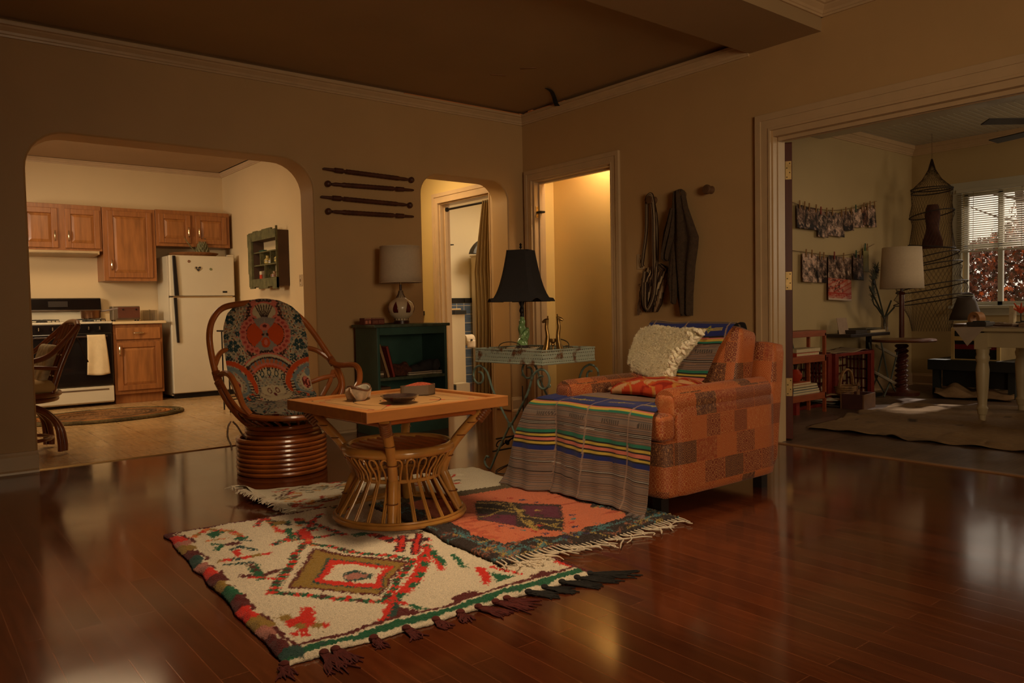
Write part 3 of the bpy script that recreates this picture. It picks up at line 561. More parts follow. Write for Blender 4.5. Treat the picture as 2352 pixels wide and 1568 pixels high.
ALL = np.ones(XX.shape, bool); small_print(ALL, 11, (TEAL, MRN, (150, 84, 52), TEAL, PK), BEI, 1); p.put((n1 > 1.1), BL)
p.poly([(0, 0), (34, 0), (42, 40), (56, 80), (44, 130), (28, 150), (0, 150)], DB); small_print((p.X < 56) & (p.Y < 150) & (np.abs(p.X) > 2), 8, (PK, BEI, (150, 84, 52)), (96, 70, 60), 2)
def flower(x, y, r_):
    p.ell(x, y, r_, r_, BEI)
    for a in range(6): p.ell(x+r_*.72*math.cos(a*PI/3), y+r_*.72*math.sin(a*PI/3), r_*.36, r_*.36, TEAL)
    p.ell(x, y, r_*.4, r_*.4, TEAL); p.ell(x, y, r_*.2, r_*.2, BEI)
for pts in ([(50,0),(54,40),(70,70),(97,82)], [(97,86),(74,96),(56,120),(50,160)], [(62,8),(68,40),(97,62)]): p.stroke(pts, 7, BEI); p.stroke(pts, 3, [(150, 84, 52), BEI, TEAL], dash=4)
for x, y, r_ in ((80,50,11),(76,112,13),(72,20,9),(90,90,7),(60,140,8),(88,140,8),(92,28,7),(64,84,6),(90,118,5)): flower(x, y, r_)
p.ell(0, 34, 32, 26, PK); p.ell(0, 34, 27, 22, BEI)
for a in range(-3, 4): p.stroke([(abs(a)*2, 46), (abs(a)*7, 16)], 2.5, DB); 
p.ell(27, 50, 10, 9, PK); p.ell(27, 50, 5, 4, MRN); p.ell(24, 12, 7, 7, PK)
p.ell(18, 86, 25, 27, OR); p.poly([(0, 44), (26, 50), (20, 62), (6, 78), (4, 86), (10, 98), (26, 112), (20, 122), (0, 122)], (140, 128, 116))
p.ell(0, 68, 12, 9, PK); p.ell(0, 66, 5, 4, MRN); p.ell(0, 104, 10, 12, OR); p.ell(0, 104, 4, 7, PK); p.ell(5, 86, 3, 3, DB)
for k in range(9):
    a = -1.15+k*.33; x, y = 20+32*math.cos(a), 86+36*math.sin(a); p.ell(x, y, 8, 8, PK); p.ell(x, y, 4, 3, (168, 62, 54))
for r0, r1, c in ((66,70,PK),(60,66,BEI),(56,60,DB),(46,56,BL),(40,46,PK),(34,40,(190, 96, 50)),(30,34,BEI)): p.put((np.hypot(p.X, (p.Y-194)*1.05) > r0) & (np.hypot(p.X, (p.Y-194)*1.05) < r1) & (p.Y < 190), c)
for k in range(8):
    a = -PI/2+k*.2; p.ell(50*math.cos(a), 194+48*math.sin(a), 4, 5, (186, 100, 58)); p.ell(37*math.cos(a+.1), 194+35*math.sin(a+.1), 3, 4, OR)
d = np.hypot(p.X, (p.Y-214)*.95); p.put((d < 50) & (p.Y > 150), BEI); p.put((d < 50) & (d > 46) & (np.floor(np.arctan2(p.Y-214, p.X)*14) % 2 == 0), DB); p.put(d < 34, GRY); small_print(d < 34, 9, (TEAL, BL, MRN), BEI, 3)
for k in range(5):
    a = -PI/2+k*.42; p.ell(40*math.cos(a), 214+41*math.sin(a), 5, 8, TEAL); p.ell(40*math.cos(a), 214+41*math.sin(a), 2.5, 5, BEI)
p.poly([(0, 262), (26, 232), (26, 212), (0, 206)], BEI); p.ell(9, 222, 5, 9, MRN); p.ell(9, 222, 3, 6, BEI); p.ell(0, 236, 3, 8, MRN)
# side wings
dw = np.hypot((p.X-104)*.9, p.Y-206); p.put((dw < 64) & (dw > 53), OR); p.put((dw < 70) & (dw > 65) & (np.floor(np.arctan2(p.Y-206, p.X-104)*22) % 2 == 0), DB); p.put((dw < 50) & (dw > 42), BL); p.put(dw < 42, GRY); small_print(dw < 42, 9, (MRN, TEAL, OR), BEI, 4)
p.ell(80, 204, 13, 24, BEI); p.ell(80, 206, 9, 18, MRN); p.put((((p.X-80)/9)**2+((p.Y-206)/18)**2 < 1) & (n1 > 0), PK); p.ell(88, 178, 6, 10, BL)
for x, y, r_ in ((58,250,8),(78,258,8),(66,272,6),(90,246,6),(54,228,5)): flower(x, y, r_)
p.put((np.abs(p.X-46+(p.Y-240)*.06) < 3) & (p.Y > 196) & (p.Y < 290), BEI); p.put((np.abs(p.X-46+(p.Y-240)*.06) < 5) & (p.Y > 196) & (p.Y < 290) & (np.floor(p.Y/4) % 2 == 0), DB)
p.put((p.Y > 262) & (p.X < 40) & (np.hypot(p.X, p.Y-258) > 26) & (p.Y < 300), DB)
p.put(p.Y > 292, (150, 136, 112)); p.put((p.Y > 292) & (n1 > .6), TEAL); p.put((p.Y > 292) & (n2 > .9), MRN)
ed = np.minimum(1-np.abs(Ug), 1)*.24; pad = np.where(ed < .03, np.sqrt(np.clip(1-(1-ed/.03)**2, 0, 1)), 1)*.055
cush = painted('cushion', Pf, p.C, PAI, chair, (-nrm[:, None, :]*pad[..., None]).reshape(-1, 3))
b = B()
for pts in (((530,968,-.1),(524,980,-.12),(523,1003,-.12),(530,1020,-.12),(533,1034,-.12)), ((535,968,-.1),(546,980,-.12),(556,996,-.12),(566,1006,-.1))): b.tube([cl(*q) for q in pts], .005, 6, sub=4)
b.obj('cushion_tie', painted_mat('tie_cloth', .9) if False else mat('tie_cloth', (120, 96, 74), .9, var=.5, scale=60), cush)

# ================================================================== rattan coffee table with a carrom board top
BAM = mat('bamboo_cane', (186, 132, 64), .25, var=.22, scale=9, coat=.35, bump=.05, bscale=30)
BAMD = mat('bamboo_node', (120, 70, 32), .35, var=.2, coat=.2)
TC = Vector((-2.783, -2.445, 0)); tz = math.radians(3.1); Z0 = .026
tab = thing('rattan_coffee_table', 'square carrom board topped coffee table on flared rattan basket base', 'table', TC+Vector((0, 0, Z0)), tz)
H = .54-Z0; WOOD = mat('board_wood', (182, 116, 58), .38, var=.12, scale=5, stretch=(1, 7, 7), coat=.15); PLY = mat('board_ply', (186, 138, 84), .4, var=.06, scale=4)
hx, hy = .358, .332
b = B().box(-hx, hx, -hy, -hy+.035, H-.045, H); b.box(-hx, hx, hy-.035, hy, H-.045, H); b.box(-hx, -hx+.035, -hy+.035, hy-.035, H-.045, H); b.box(hx-.035, hx, -hy+.035, hy-.035, H-.045, H)
top_ = b.obj('tabletop', WOOD, tab, bevel=.003, smooth=False)
B().box(-hx+.03, hx-.03, -hy+.03, hy-.03, H-.04, H-.012).obj('playing_board', PLY, top_, smooth=False)
LB = mat('board_ink', (40, 28, 22), .6); LR = mat('board_red_ink', (176, 52, 28), .6)
bb, br_ = B(), B(); zt = H-.0115
def flat(bm, pts, w_):
    for (xa, ya), (xb, yb) in zip(pts, pts[1:]):
        d = Vector((xb-xa, yb-ya, 0)); n = Vector((-d.y, d.x, 0)).normalized()*w_/2; q = [Vector((xa, ya, zt))+n, Vector((xb, yb, zt))+n, Vector((xb, yb, zt))-n, Vector((xa, ya, zt))-n]; bm.bm.faces.new([bm.bm.verts.new(v) for v in q])
circ = lambda r_, n=48: [(r_*math.cos(2*PI*i/n), r_*math.sin(2*PI*i/n)) for i in range(n+1)]
flat(bb, circ(.19), .004); flat(bb, circ(.075), .004); flat(br_, circ(.06), .004)
for k in range(4):
    R4 = lambda x, y: (x*math.cos(k*PI/2)-y*math.sin(k*PI/2), x*math.sin(k*PI/2)+y*math.cos(k*PI/2))
    flat(br_, [R4(-.2, -.27), R4(.2, -.27)], .004); flat(bb, [R4(-.2, -.245), R4(.2, -.245)], .003); flat(br_, [R4(-.2+.012*math.cos(a*.7), -.257+.012*math.sin(a*.7)) for a in range(10)], .006); flat(br_, [R4(.2+.012*math.cos(a*.7), -.257+.012*math.sin(a*.7)) for a in range(10)], .006)
    flat(br_, [R4(.10, .10), R4(.15, .15)], .016); flat(bb, [R4(.15, .15), R4(.27, .27)], .003); flat(bb, [R4(.285+.026*math.cos(a*.66), .285+.026*math.sin(a*.66)) for a in range(11)], .006)
bb.obj('board_marking', LB, top_); br_.obj('board_marking', LR, top_)
# four canes: feet on the floor ring, pinched in the middle, spreading to the corners of the top
for k in range(4):
    a = PI/4+k*PI/2+math.radians(4); ca, sa = math.cos(a), math.sin(a)
    pts = [(r_*ca, r_*sa, z) for r_, z in ((.262, .01), (.205, .16), (.195, .2), (.236, .30), (.335, .415), (.40, H-.05))]
    b = B().tube(pts, [.0215, .021, .021, .0215, .0215, .021], 12, sub=4); b = b.obj('leg', BAM, tab)
    for z, r_ in ((.10, .231), (.255, .216), (.345, .274), (.40, .322)): B().ring((r_*ca, r_*sa, z), .0225, .0225, .003, 16, 6).obj('cane_node', BAMD, b)
    B().tube([((.352+.0037*i)*ca, (.352+.0037*i)*sa, H-.105+.0046*i) for i in range(13)], [.0255 if i % 2 else .023 for i in range(13)], 14).obj('cane_wrap', BAMD, b)
b = B(); b.ring((0, 0, .012), .284, .284, .0105, 64, 8); b.ring((0, 0, .026), .279, .279, .006, 64, 6); b.obj('floor_ring', BAM, tab)
b = B(); b.ring((0, 0, .178), .176, .176, .009, 52, 8); b.obj('waist_ring', BAM, tab)
b = B(); b.ring((0, 0, .302), .228, .228, .021, 60, 10); b.obj('shelf_rim', BAM, tab)
b = B()
for i in range(17):
    x = -.205+i*.0256; l = math.sqrt(max(0, .218**2-x*x)); b.cyl((x, -l, .302+.004*(i % 2)), (x, l, .302+.004*(i % 2)), .0085, n=8)
b.obj('shelf_canes', RAT, tab)
b = B(); n = 26
for i in range(n):
    a0 = 2*PI*i/n; wd = .074
    for sgn in (-1, 1):
        aa = a0+sgn*.016; b.tube([(.282*math.cos(aa), .282*math.sin(aa), .012), (.225*math.cos(aa), .225*math.sin(aa), .10), (.18*math.cos(aa), .18*math.sin(aa), .178)], .0048, 6, sub=3)
b.obj('lower_spokes', BAM, tab)
b = B()
for i in range(n):
    a0 = 2*PI*i/n; pts = []
    for s, z, r_ in ((-1, .178, .181), (-1.5, .215, .19), (-1.9, .236, .205), (-2.2, .258, .219), (-1.6, .274, .228), (0, .281, .231), (1.6, .274, .228), (2.2, .258, .219), (1.9, .236, .205), (1.5, .215, .19), (1, .178, .181)):
        aa = a0+s*.035; pts.append((r_*math.cos(aa), r_*math.sin(aa), z))
    b.tube(pts, .0046, 6, sub=2)
b.obj('loop_spokes', BAM, tab)
b = B()
for s in (-1, 1):
    b.cyl((-.24, s*.235, H-.062), (.24, s*.235, H-.062), .016, n=10); b.cyl((s*.235, -.24, H-.066), (s*.235, .24, H-.066), .016, n=10)
b.obj('apron_cane', RAT, tab)
# things on the table
def tp(x, y, z=.53): return px(x, y, 'z', z)
q = tp(824, 918); bowl = thing('folded_bowl', 'small folded paper-like glazed bowl at the left of the coffee table', 'bowl', q, .5)
bp_ = lambda u, v: Vector(((.030+.026*v**.6)*math.cos(2*PI*u)*(1+.05*v*math.cos(4*PI*u)), (.026+.022*v**.6)*math.sin(2*PI*u), .002+.052*v+.010*v*v*math.cos(4*PI*u)))
b = B(); b.surf(bp_, 36, 10, True); b.bm.faces.new([v for v in b.bm.verts][:36][::-1]); b.obj('bowl_shell', mat('glazed_clay', (186, 172, 150), .25, var=.3, scale=26, coat=.4), bowl, solid=.006)
b = B(); b.surf(lambda u, v: bp_(u, .86+.2*v)*1.02, 36, 3, True); b.obj('brown_rim', mat('rim_glaze', (96, 62, 42), .3, var=.3, scale=40, coat=.3), bowl, solid=.005)
for s in (-1, 1): B().surf(lambda u, v: Vector((s*(.046+.030*v-.008*math.cos((u-.5)*5)), (-.026+.052*u)*(1-.45*v), .006+.056*v*(1-.35*(2*u-1)**2))), 9, 7).obj('side_fold', mat('glazed_fold', (150, 122, 96), .3, var=.45, scale=25, coat=.3), bowl, solid=.005)
q = tp(918, 924); d_ = thing('shallow_dish', 'dark glazed shallow dish in the middle of the coffee table', 'dish', q)
B().lathe([(.03, 0), (.042, .002), (.075, .022), (.082, .03), (.079, .031), (.07, .022), (.04, .007), (.002, .006)], n=36, cap=False).obj('dish_body', mat('dark_glaze', (62, 46, 40), .12, var=.4, scale=12, coat=.6), d_)
q = tp(966, 905); tr = thing('teardrop_box', 'teardrop shaped wooden box of red seeds on the coffee table', 'box', q, .12)
def tear(t, s=1): a = 2*PI*t; r_ = .075*(1+.0*math.cos(a)); return (s*(r_*math.cos(a)*(1.0)-(.04*max(0, -math.cos(a))**3)), s*.058*math.sin(a)*(1-.35*max(0, -math.cos(a))))
b = B(); b.prism([tear(i/40) for i in range(40)], 'z', 0, .004); b.surf(lambda u, v: Vector((*tear(u, 1 if v < .5 else .94), (0 if v in (0, 1) else .046))), 40, 4, True); b.obj('box_wall', mat('box_wood', (98, 78, 56), .55, var=.15, scale=8), tr, smooth=False)
b = B(); b.surf(lambda u, v: Vector((*tear(u, max(.001, .94*v)), .04+.016*(1-v*v))), 40, 8, True); sd = b.jit(.0012).obj('seeds', mat('red_seeds', (178, 74, 40), .7, var=.5, scale=160, bump=.8, bscale=240), tr); sd['kind'] = 'stuff'
# ================================================================== green bookcase and what stands in and on it
GREEN = mat('green_paint', (52, 84, 74), .42, var=.18, scale=7, bump=.08, bscale=30); GREEND = mat('green_worn_edge', (72, 84, 66), .5, var=.4, scale=25)
bk = thing('bookcase', 'low dark green painted bookcase against the wall between the arches', 'bookcase', (-1.745, -.40, 0)); BX = .61; BD = .335; BH = .80
B().box(0, .022, 0, BD, 0, BH).obj('side_panel', GREEN, bk, bevel=.002, smooth=False); B().box(BX-.022, BX, 0, BD, 0, BH).obj('side_panel', GREEN, bk, bevel=.002, smooth=False)
B().box(.022, BX-.022, BD-.01, BD, 0, BH).obj('back_panel', GREEN, bk, smooth=False)
B().box(-.03, BX+.02, -.022, BD+.005, BH, BH+.022).obj('top', GREEND, bk, bevel=.005, smooth=False)
B().box(.022, BX-.022, 0, .02, BH-.055, BH).obj('top_rail', GREEN, bk, smooth=False)
for z in (.43,): B().box(.022, BX-.022, .004, BD-.01, z-.022, z).obj('shelf', GREEND, bk, bevel=.002, smooth=False)
B().box(.022, BX-.022, 0, .02, 0, .17).box(.022, BX-.022, .02, BD-.01, .145, .167).obj('lower_board', GREEN, bk, smooth=False)
def book(name, label, loc, dims, rot, cov, page, cat='book', group=None):
    """spine faces -y; x thickness, y depth, z height"""
    t = thing(name, label, cat, loc, 0, group); t.rotation_euler = rot; w_, d, h = dims
    b = B(); b.box(-w_/2, -w_/2+.003, 0, d, 0, h); b.box(w_/2-.003, w_/2, 0, d, 0, h); b.box(-w_/2, w_/2, 0, .003, 0, h); b.obj('cover', cov, t, smooth=False)
    B().box(-w_/2+.003, w_/2-.003, .003, d-.004, .004, h-.004).obj('pages', page, t, smooth=False); return t
PAGE = mat('book_pages', (206, 186, 150), .9, var=.08, scale=40)
book('leaning_book', 'thick pale tan book leaning left on the bookcase shelf', (-1.645, -.385, .432), (.026, .15, .255), (0, math.radians(-17), 0), mat('tan_cover', (150, 116, 78), .6, var=.15), PAGE, group='books leaning in the green bookcase')
book('leaning_book', 'red spined book leaning beside the tan book on the bookcase shelf', (-1.60, -.385, .432), (.024, .15, .235), (0, math.radians(-14), 0), mat('red_cover', (138, 46, 34), .55, var=.15), PAGE, group='books leaning in the green bookcase')
bx = thing('small_carton', 'small dark carton in the left corner of the bookcase shelf', 'box', (-1.70, -.37, .431)); B().box(-.02, .02, 0, .06, 0, .05).obj('carton_body', mat('dim_carton', (92, 74, 58), .7), bx, smooth=False, bevel=.002); B().box(-.02, .02, -.001, 0, .02, .034).obj('paper_band', PAGE, bx, smooth=False)
gl = tag(B().ell((0, 0, 0), (.075, .06, .06), 26, 18).obj('knitted_hat', mat('brown_knit', (86, 46, 30), .95, var=.4, scale=50, bump=1, bscale=60)), 'crumpled brown knitted hat on the bookcase shelf', 'hat')
for v in gl.data.vertices:
    c = v.co; k = 1+.16*math.sin(c.x*70)*math.cos(c.y*50)+.14*math.sin(c.z*90+c.x*40); v.co = Vector((c.x*k*1.15, c.y*k, max(-.04, c.z*k)))
gl.location = (-1.485, -.30, .472)
CANV = mat('shoe_canvas', (48, 45, 47), .85, var=.25, scale=40); RUBR = mat('shoe_rubber', (206, 192, 166), .55, var=.06); LACE = mat('shoe_lace', (48, 44, 42), .8)
def shoe(label, loc, rz):
    t = thing('canvas_sneaker', label, 'shoe', loc, rz, 'sneakers in the green bookcase')
    prof = lambda u, wd: (wd*(.036+.008*math.sin(u*PI))*(1 if .06 < u < .95 else .72))
    def up(u, v):
        e_ = math.sqrt(max(0, 1-max(0, 1-u/.10)**2))*math.sqrt(max(0, 1-max(0, 1-(1-u)/.14)**2)); x = -.125+.25*u; h = .042+.048*max(0, 1-(u/.62)**2)**.7 if u < .62 else .042*(1-((u-.62)/.38)**3)+.014; a = PI*v
        return Vector((x, prof(u, 1)*math.cos(a)*(.35+.65*e_), .022+h*(.3+.7*e_)*max(0, math.sin(a))**.6))
    B().surf(up, 22, 15).obj('upper', CANV, t, solid=.003)
    ol = [(-.13+.262*i/20, prof(min(1, i/20), 1.08)) for i in range(21)]; P2 = ol+[(x, -y) for x, y in ol[::-1]]
    b = B(); b.prism(P2, 'z', 0, .013); b.prism([(x, y*1.02) for x, y in P2], 'z', .016, .024); b.obj('sole', RUBR, t, bevel=.003)
    B().prism([(x*.995, y*.99) for x, y in P2], 'z', .0125, .0165).obj('sole_stripe', mat('shoe_stripe', (60, 30, 26), .6), t)
    b = B()
    for i in range(5): b.tube([(-.02+.02*i, -.022, .086-.007*i), (-.012+.02*i, 0, .097-.009*i), (-.02+.02*i, .022, .086-.007*i)], .003, 5, sub=2)
    b.tube([(-.035, -.02, .09), (-.05, -.03, .105), (-.03, -.035, .095)], .0025, 5, sub=3); b.obj('lace', LACE, t); return t
shoe('black canvas sneaker lying side on, laces up, on the bookcase shelf', (-1.325, -.31, .431), PI+.12); shoe('black canvas sneaker heel out at the right end of the bookcase shelf', (-1.222, -.25, .431), PI/2+.25)
st = thing('wooden_stool', 'small worn wooden stand inside the dark lower shelf of the bookcase', 'stool', (-1.665, -.30, .168)); WOODD = mat('worn_wood', (104, 70, 44), .7, var=.25, scale=12)
B().box(-.05, .055, -.05, .1, .17, .19).obj('stool_top', WOODD, st, smooth=False, bevel=.004)
for sx in (-.04, .045):
    for sy in (-.04, .09): B().box(sx-.008, sx+.008, sy-.008, sy+.008, 0, .17).obj('leg', WOODD, st, smooth=False)
# white table lamp
q = (-1.435, -.23, .822); lp = thing('table_lamp', 'white ceramic table lamp with drum shade on the green bookcase', 'lamp', q)
CER = mat('white_ceramic', (222, 200, 166), .25, var=.05, coat=.3); SHD = mat('cream_shade', (206, 186, 158), .85, var=.04, scale=60, bump=.15, bscale=200)
B().lathe([(.03, .0), (.060, .0), (.060, .024), (.03, .026)], n=28).obj('base', mat('dark_wood_base', (58, 28, 20), .35), lp)
B().lathe([(.045, .022), (.052, .03), (.05, .038), (.062, .046), (.085, .07), (.098, .105), (.1, .13), (.088, .16), (.06, .182), (.032, .2), (.02, .225), (.014, .255)], n=36).obj('body', CER, lp)
b = B()
for k in range(6):
    a = 2*PI*k/6-2.55; b.surf(lambda u, v: Vector(((.001+ (0.1003-.0004*0)*(1-.16*((v-.35)/.65)**2 if v > .35 else 1-.1*((.35-v)/.35)**2))*math.cos(a+(u-.5)*.42*max(.02, math.sin(PI*min(1, v*.62+.38)))), (.1012*(1-.16*((v-.35)/.65)**2 if v > .35 else 1-.1*((.35-v)/.35)**2))*math.sin(a+(u-.5)*.42*max(.02, math.sin(PI*min(1, v*.62+.38)))), .085+.085*v)), 7, 9)
b.obj('painted_drop', mat('oxblood_glaze', (92, 26, 20), .25, coat=.3), lp, solid=.002)
b = B()
for k in range(14):
    a = 2*PI*k/14; b.tube([(.05*math.cos(a), .05*math.sin(a), .027), (.054*math.cos(a), .054*math.sin(a), .04)], .0028, 5); b.tube([(.036*math.cos(a), .036*math.sin(a), .2), (.021*math.cos(a), .021*math.sin(a), .228), (.015*math.cos(a), .015*math.sin(a), .254)], .0022, 5)
b.obj('glaze_line', mat('brown_glaze', (70, 40, 26), .3), lp)
B().cyl((0, 0, .25), (0, 0, .30), .010, n=12).obj('neck', mat('dark_wood_base', (58, 28, 20)), lp)
b = B().ring((0, 0, .33), .022, .022, .0035, 16, 5); b.cyl((0, 0, .295), (0, 0, .36), .008, n=10); b.obj('socket', BR, lp)
b = B(); b.surf(lambda u, v: Vector(((.162-.012*v)*math.cos(2*PI*u), (.162-.012*v)*math.sin(2*PI*u), .315+.275*v)), 48, 5, True); sh = b.obj('lamp_shade', SHD, lp, solid=.003)
B().ring((0, 0, .316), .162, .162, .0035, 48, 6).ring((0, 0, .589), .15, .15, .0035, 48, 6).obj('shade_trim', SHD, sh)
tag(B().tube([(-1.49, -.24, .832), (-1.53, -.245, .828), (-1.55, -.2, .827), (-1.55, -.06, .827)], .003, 6, sub=3).obj('lamp_cord', mat('dark_cord', (30, 24, 20), .6)), 'thin dark lamp cord on top of the green bookcase', 'cord')
def pbox(label, x, w_, c):
    t = thing('matchbox_tin', label, 'box', (x, -.235, .822), 0, 'small patterned boxes on the bookcase')
    nx = 60; b = B().box(-w_/2, w_/2, -.04, .04, 0, .05); b.obj('box_body', mat('dark_red_card', (100, 40, 30), .6, var=.15), t, smooth=False, bevel=.003)
    b = B()
    for k in range(2): b.box(-w_/2+.006+k*(w_/2-.003), -.004+k*(w_/2-.004), -.0415, -.04, .008, .032)
    b.box(-w_/2, w_/2, -.0412, -.04, .041, .046); b.obj('printed_panel', mat('print_'+c[0], c[1], .6, var=.5, scale=120), t, smooth=False)
    b = B()
    for i in range(int(w_/.008)): b.box(-w_/2+.002+i*.008, -w_/2+.006+i*.008, -.0425, -.041, .043, .049)
    b.obj('zigzag_trim', mat('pale_print', (190, 150, 110), .6), t, smooth=False)
pbox('left small red box with pale printed figures on the green bookcase', -1.745, .06, ('pale', (196, 120, 90))); pbox('right darker red patterned box on the green bookcase', -1.66, .105, ('dim', (130, 74, 56)))

# ================================================================== wrought iron tray table
IRON = mat('blue_green_iron', (92, 108, 98), .5, .3, var=.4, scale=30, bump=.15, bscale=60); RUST = mat('rusted_rim', (140, 148, 134), .55, .3, var=.45, scale=14, bump=.2, bscale=60)
for m_, c_ in ((RUST, (112, 74, 46)), (IRON, (84, 72, 52))):
    for n_ in m_.node_tree.nodes:
        if n_.type == 'VALTORGB': n_.color_ramp.elements[0].color = (*lin(c_), 1); n_.color_ramp.elements[0].position = .36; n_.color_ramp.elements[1].position = .46
ST = thing('iron_tray_table', 'verdigris wrought iron tray table with scrolled legs beside the armchair', 'table', (-1.645, -2.045, 0), math.radians(5)); TX, TY = .212, .268; TZ = .622; RH = .072
B().box(-TX, TX, -TY, TY, TZ, TZ+.006).obj('tray_floor', mat('tray_glass', (70, 62, 50), .12, var=.2), ST, smooth=False)
def rimside(p0, p1):
    """pierced lace strip between two tray corners: the holes are cut through"""
    b = B(); d = Vector(p1)-Vector(p0); L_ = d.length; d.normalize(); nx = int(L_/.017); dx = L_/nx
    rows = [0, .008, .011, .027, .031, .047, .051, .063, RH]
    for r_ in range(len(rows)-1):
        for i in range(nx):
            open_ = r_ % 2 == 1
            for (fa, fb) in (((0, .2), (.8, 1)) if open_ else ((0, 1),)):
                sh = .5*dx if (r_//2) % 2 and open_ else 0
                a, c = min(L_, (i+fa)*dx+sh), min(L_, (i+fb)*dx+sh)
                if c-a < .0005: continue
                q0, q1 = Vector(p0)+d*a, Vector(p0)+d*c; z0, z1 = TZ+rows[r_], TZ+rows[r_+1]
                b.bm.faces.new([b.bm.verts.new(v) for v in ((q0.x, q0.y, z0), (q1.x, q1.y, z0), (q1.x, q1.y, z1), (q0.x, q0.y, z1))])
    b.tube([(*p0[:2], TZ+RH), (*p1[:2], TZ+RH)], .004, 6); b.tube([(*p0[:2], TZ), (*p1[:2], TZ)], .0045, 6); return b.obj('tray_rim', RUST, ST, solid=.002, smooth=False)
cs = [(-TX, -TY, 0), (TX, -TY, 0), (TX, TY, 0), (-TX, TY, 0)]
for i in range(4): rimside(cs[i], cs[(i+1) % 4])
def scroll(c, r_, a0, a1, shrink, ax, n=18):
    """spiral in the plane of two axes given by ax=(u,w) vectors"""
    return [Vector(c)+(ax[0]*math.cos(a0+(a1-a0)*t/n)+ax[1]*math.sin(a0+(a1-a0)*t/n))*r_*(1-shrink*t/n) for t in range(n+1)]
for sx in (-1, 1):
    x0 = sx*(TX-.012); yv, zv = Vector((0, 1, 0)), Vector((0, 0, 1))
    for sy in (-1, 1):
        b = B(); cx_ = Vector((x0, sy*(TY-.03), .535))
        # scroll curls outwards under the corner, the bar runs down to the waist and on to the foot
        sp = scroll(cx_+Vector((0, sy*.015, 0)), .062, PI*.62, -PI*1.55, .62, (yv*sy, zv), 22)
        dn = [Vector((x0, sy*(TY-.085), .56)), Vector((x0, sy*(TY-.13), .46)), Vector((x0, sy*.055, .34)), Vector((x0, sy*.012, .285)), Vector((x0, -sy*.0+sy*.012, .268)), Vector((x0, sy*.045, .215)), Vector((x0, sy*.125, .09)), Vector((x0, sy*.165, .02))]
        foot = [Vector((x0, sy*.178, .008)), Vector((x0, sy*.205, .016)), Vector((x0, sy*.222, .045)), Vector((x0, sy*.205, .075)), Vector((x0, sy*.185, .072))]
        b.tube(list(reversed(sp))+dn+foot, .0065, 8, sub=3); b.ring((0, 0, 0), .0001, .0001, .0001, 3, 3)
        e = sp[-1]; b.tube([Vector((x0, sp[7].y+.0, sp[7].z))+Vector((0, .009*math.cos(t*PI/4), -.012+.009*math.sin(t*PI/4))) for t in range(8)], .003, 5, closed=True)
        b.obj('leg', IRON, ST)
    B().tube([(x0-.01, 0, .277), (x0+.01, 0, .277)], .014, 8).obj('waist_collar', IRON, ST)
b = B(); yb = .15
for z in (.11, .185): b.cyl((-TX+.012, yb+(.0 if z < .15 else -.03), z), (TX-.012, yb+(.0 if z < .15 else -.03), z), .005, n=8)
xv, zv = Vector((1, 0, 0)), Vector((0, -.4, 1)).normalized()
for k, s in ((-.11, 1), (.09, -1)):
    b.tube(scroll((k-.055, yb-.014, .146), .034, 0, 4.4*s, .6, (xv, zv)), .0035, 6); b.tube(scroll((k+.055, yb-.014, .146), .034, PI, PI-4.4*s, .6, (xv, zv)), .0035, 6); b.tube([(k-.06, yb, .115), (k, yb-.012, .15), (k+.06, yb-.026, .18)], .0035, 6, sub=3)
b.obj('scroll_panel', mat('dark_iron', (34, 28, 24)), ST)
b = B()
for k in (-.10, .04, .13): b.ell((k, yb-.014, .15), (.022, .003, .014), 10, 6, Matrix.Rotation(.6, 4, 'Y'))
b.obj('leaf', mat('dark_iron', (34, 28, 24)), ST)
for s in (-1, 1):
    y0 = TY-.02 if s < 0 else -TY+.02
    b = B()
    pts = [(-TX+.02 if s < 0 else TX-.02, yb_, TZ+RH+h) for yb_, h in ((-.09, -.008), (-.092, .012), (-.075, .03), (-.03, .042), (.03, .042), (.075, .03), (.092, .012), (.09, -.008))]
    b.tube(pts, .0032, 6, sub=4)
    for k in (0, -1): b.ring((pts[k][0], pts[k][1]+(.012 if k == 0 else -.012), pts[k][2]+.014), .010, .010, .0025, 12, 5)
    b.obj('tray_handle', mat('tarnished_wire', (120, 108, 84), .35, .8, var=.2), ST)
# black shaded jade lamp on a plate on the tray
pl = px(1217, 803, 'z', TZ+.006); pl = Vector((-1.745, -2.06, TZ+.008))
dsh = thing('white_plate', 'white saucer under the green figure lamp on the tray table', 'plate', pl+Vector((0, .0, 0))); B().lathe([(.05, 0), (.08, .06), (.094, .071), (.09, .072), (.05, .06), (.001, .058)], n=30, cap=False).obj('plate_body', mat('white_china', (222, 206, 180), .3), dsh)
gl_ = thing('figure_lamp', 'green jade figure lamp with black bell shade on the iron tray table', 'lamp', pl+Vector((0, 0, .064)), math.radians(30)); BLK = mat('black_shade', (22, 15, 13), .9, var=.2, scale=40)
B().prism([(.055*math.cos(PI/8+k*PI/4)*(1.15 if k % 2 else 1), .042*math.sin(PI/8+k*PI/4)) for k in range(8)], 'z', 0, .010).prism([(.045*math.cos(PI/8+k*PI/4), .034*math.sin(PI/8+k*PI/4)) for k in range(8)], 'z', .01, .022).obj('carved_base', mat('dark_carved', (46, 34, 28), .35, var=.3, scale=60, bump=.5, bscale=120), gl_, bevel=.002)
JADE = mat('jade_glaze', (118, 150, 96), .18, var=.12, scale=12, coat=.5)
b = B(); b.surf(lambda u, v: Vector(((.036-.018*v+.006*math.sin(v*9)+.004*math.cos(3*2*PI*u+v*5))*math.cos(2*PI*u)+.004*math.sin(v*5), (.028-.012*v+.004*math.sin(v*9+1))*math.sin(2*PI*u), .022+.12*v)), 28, 20, True)
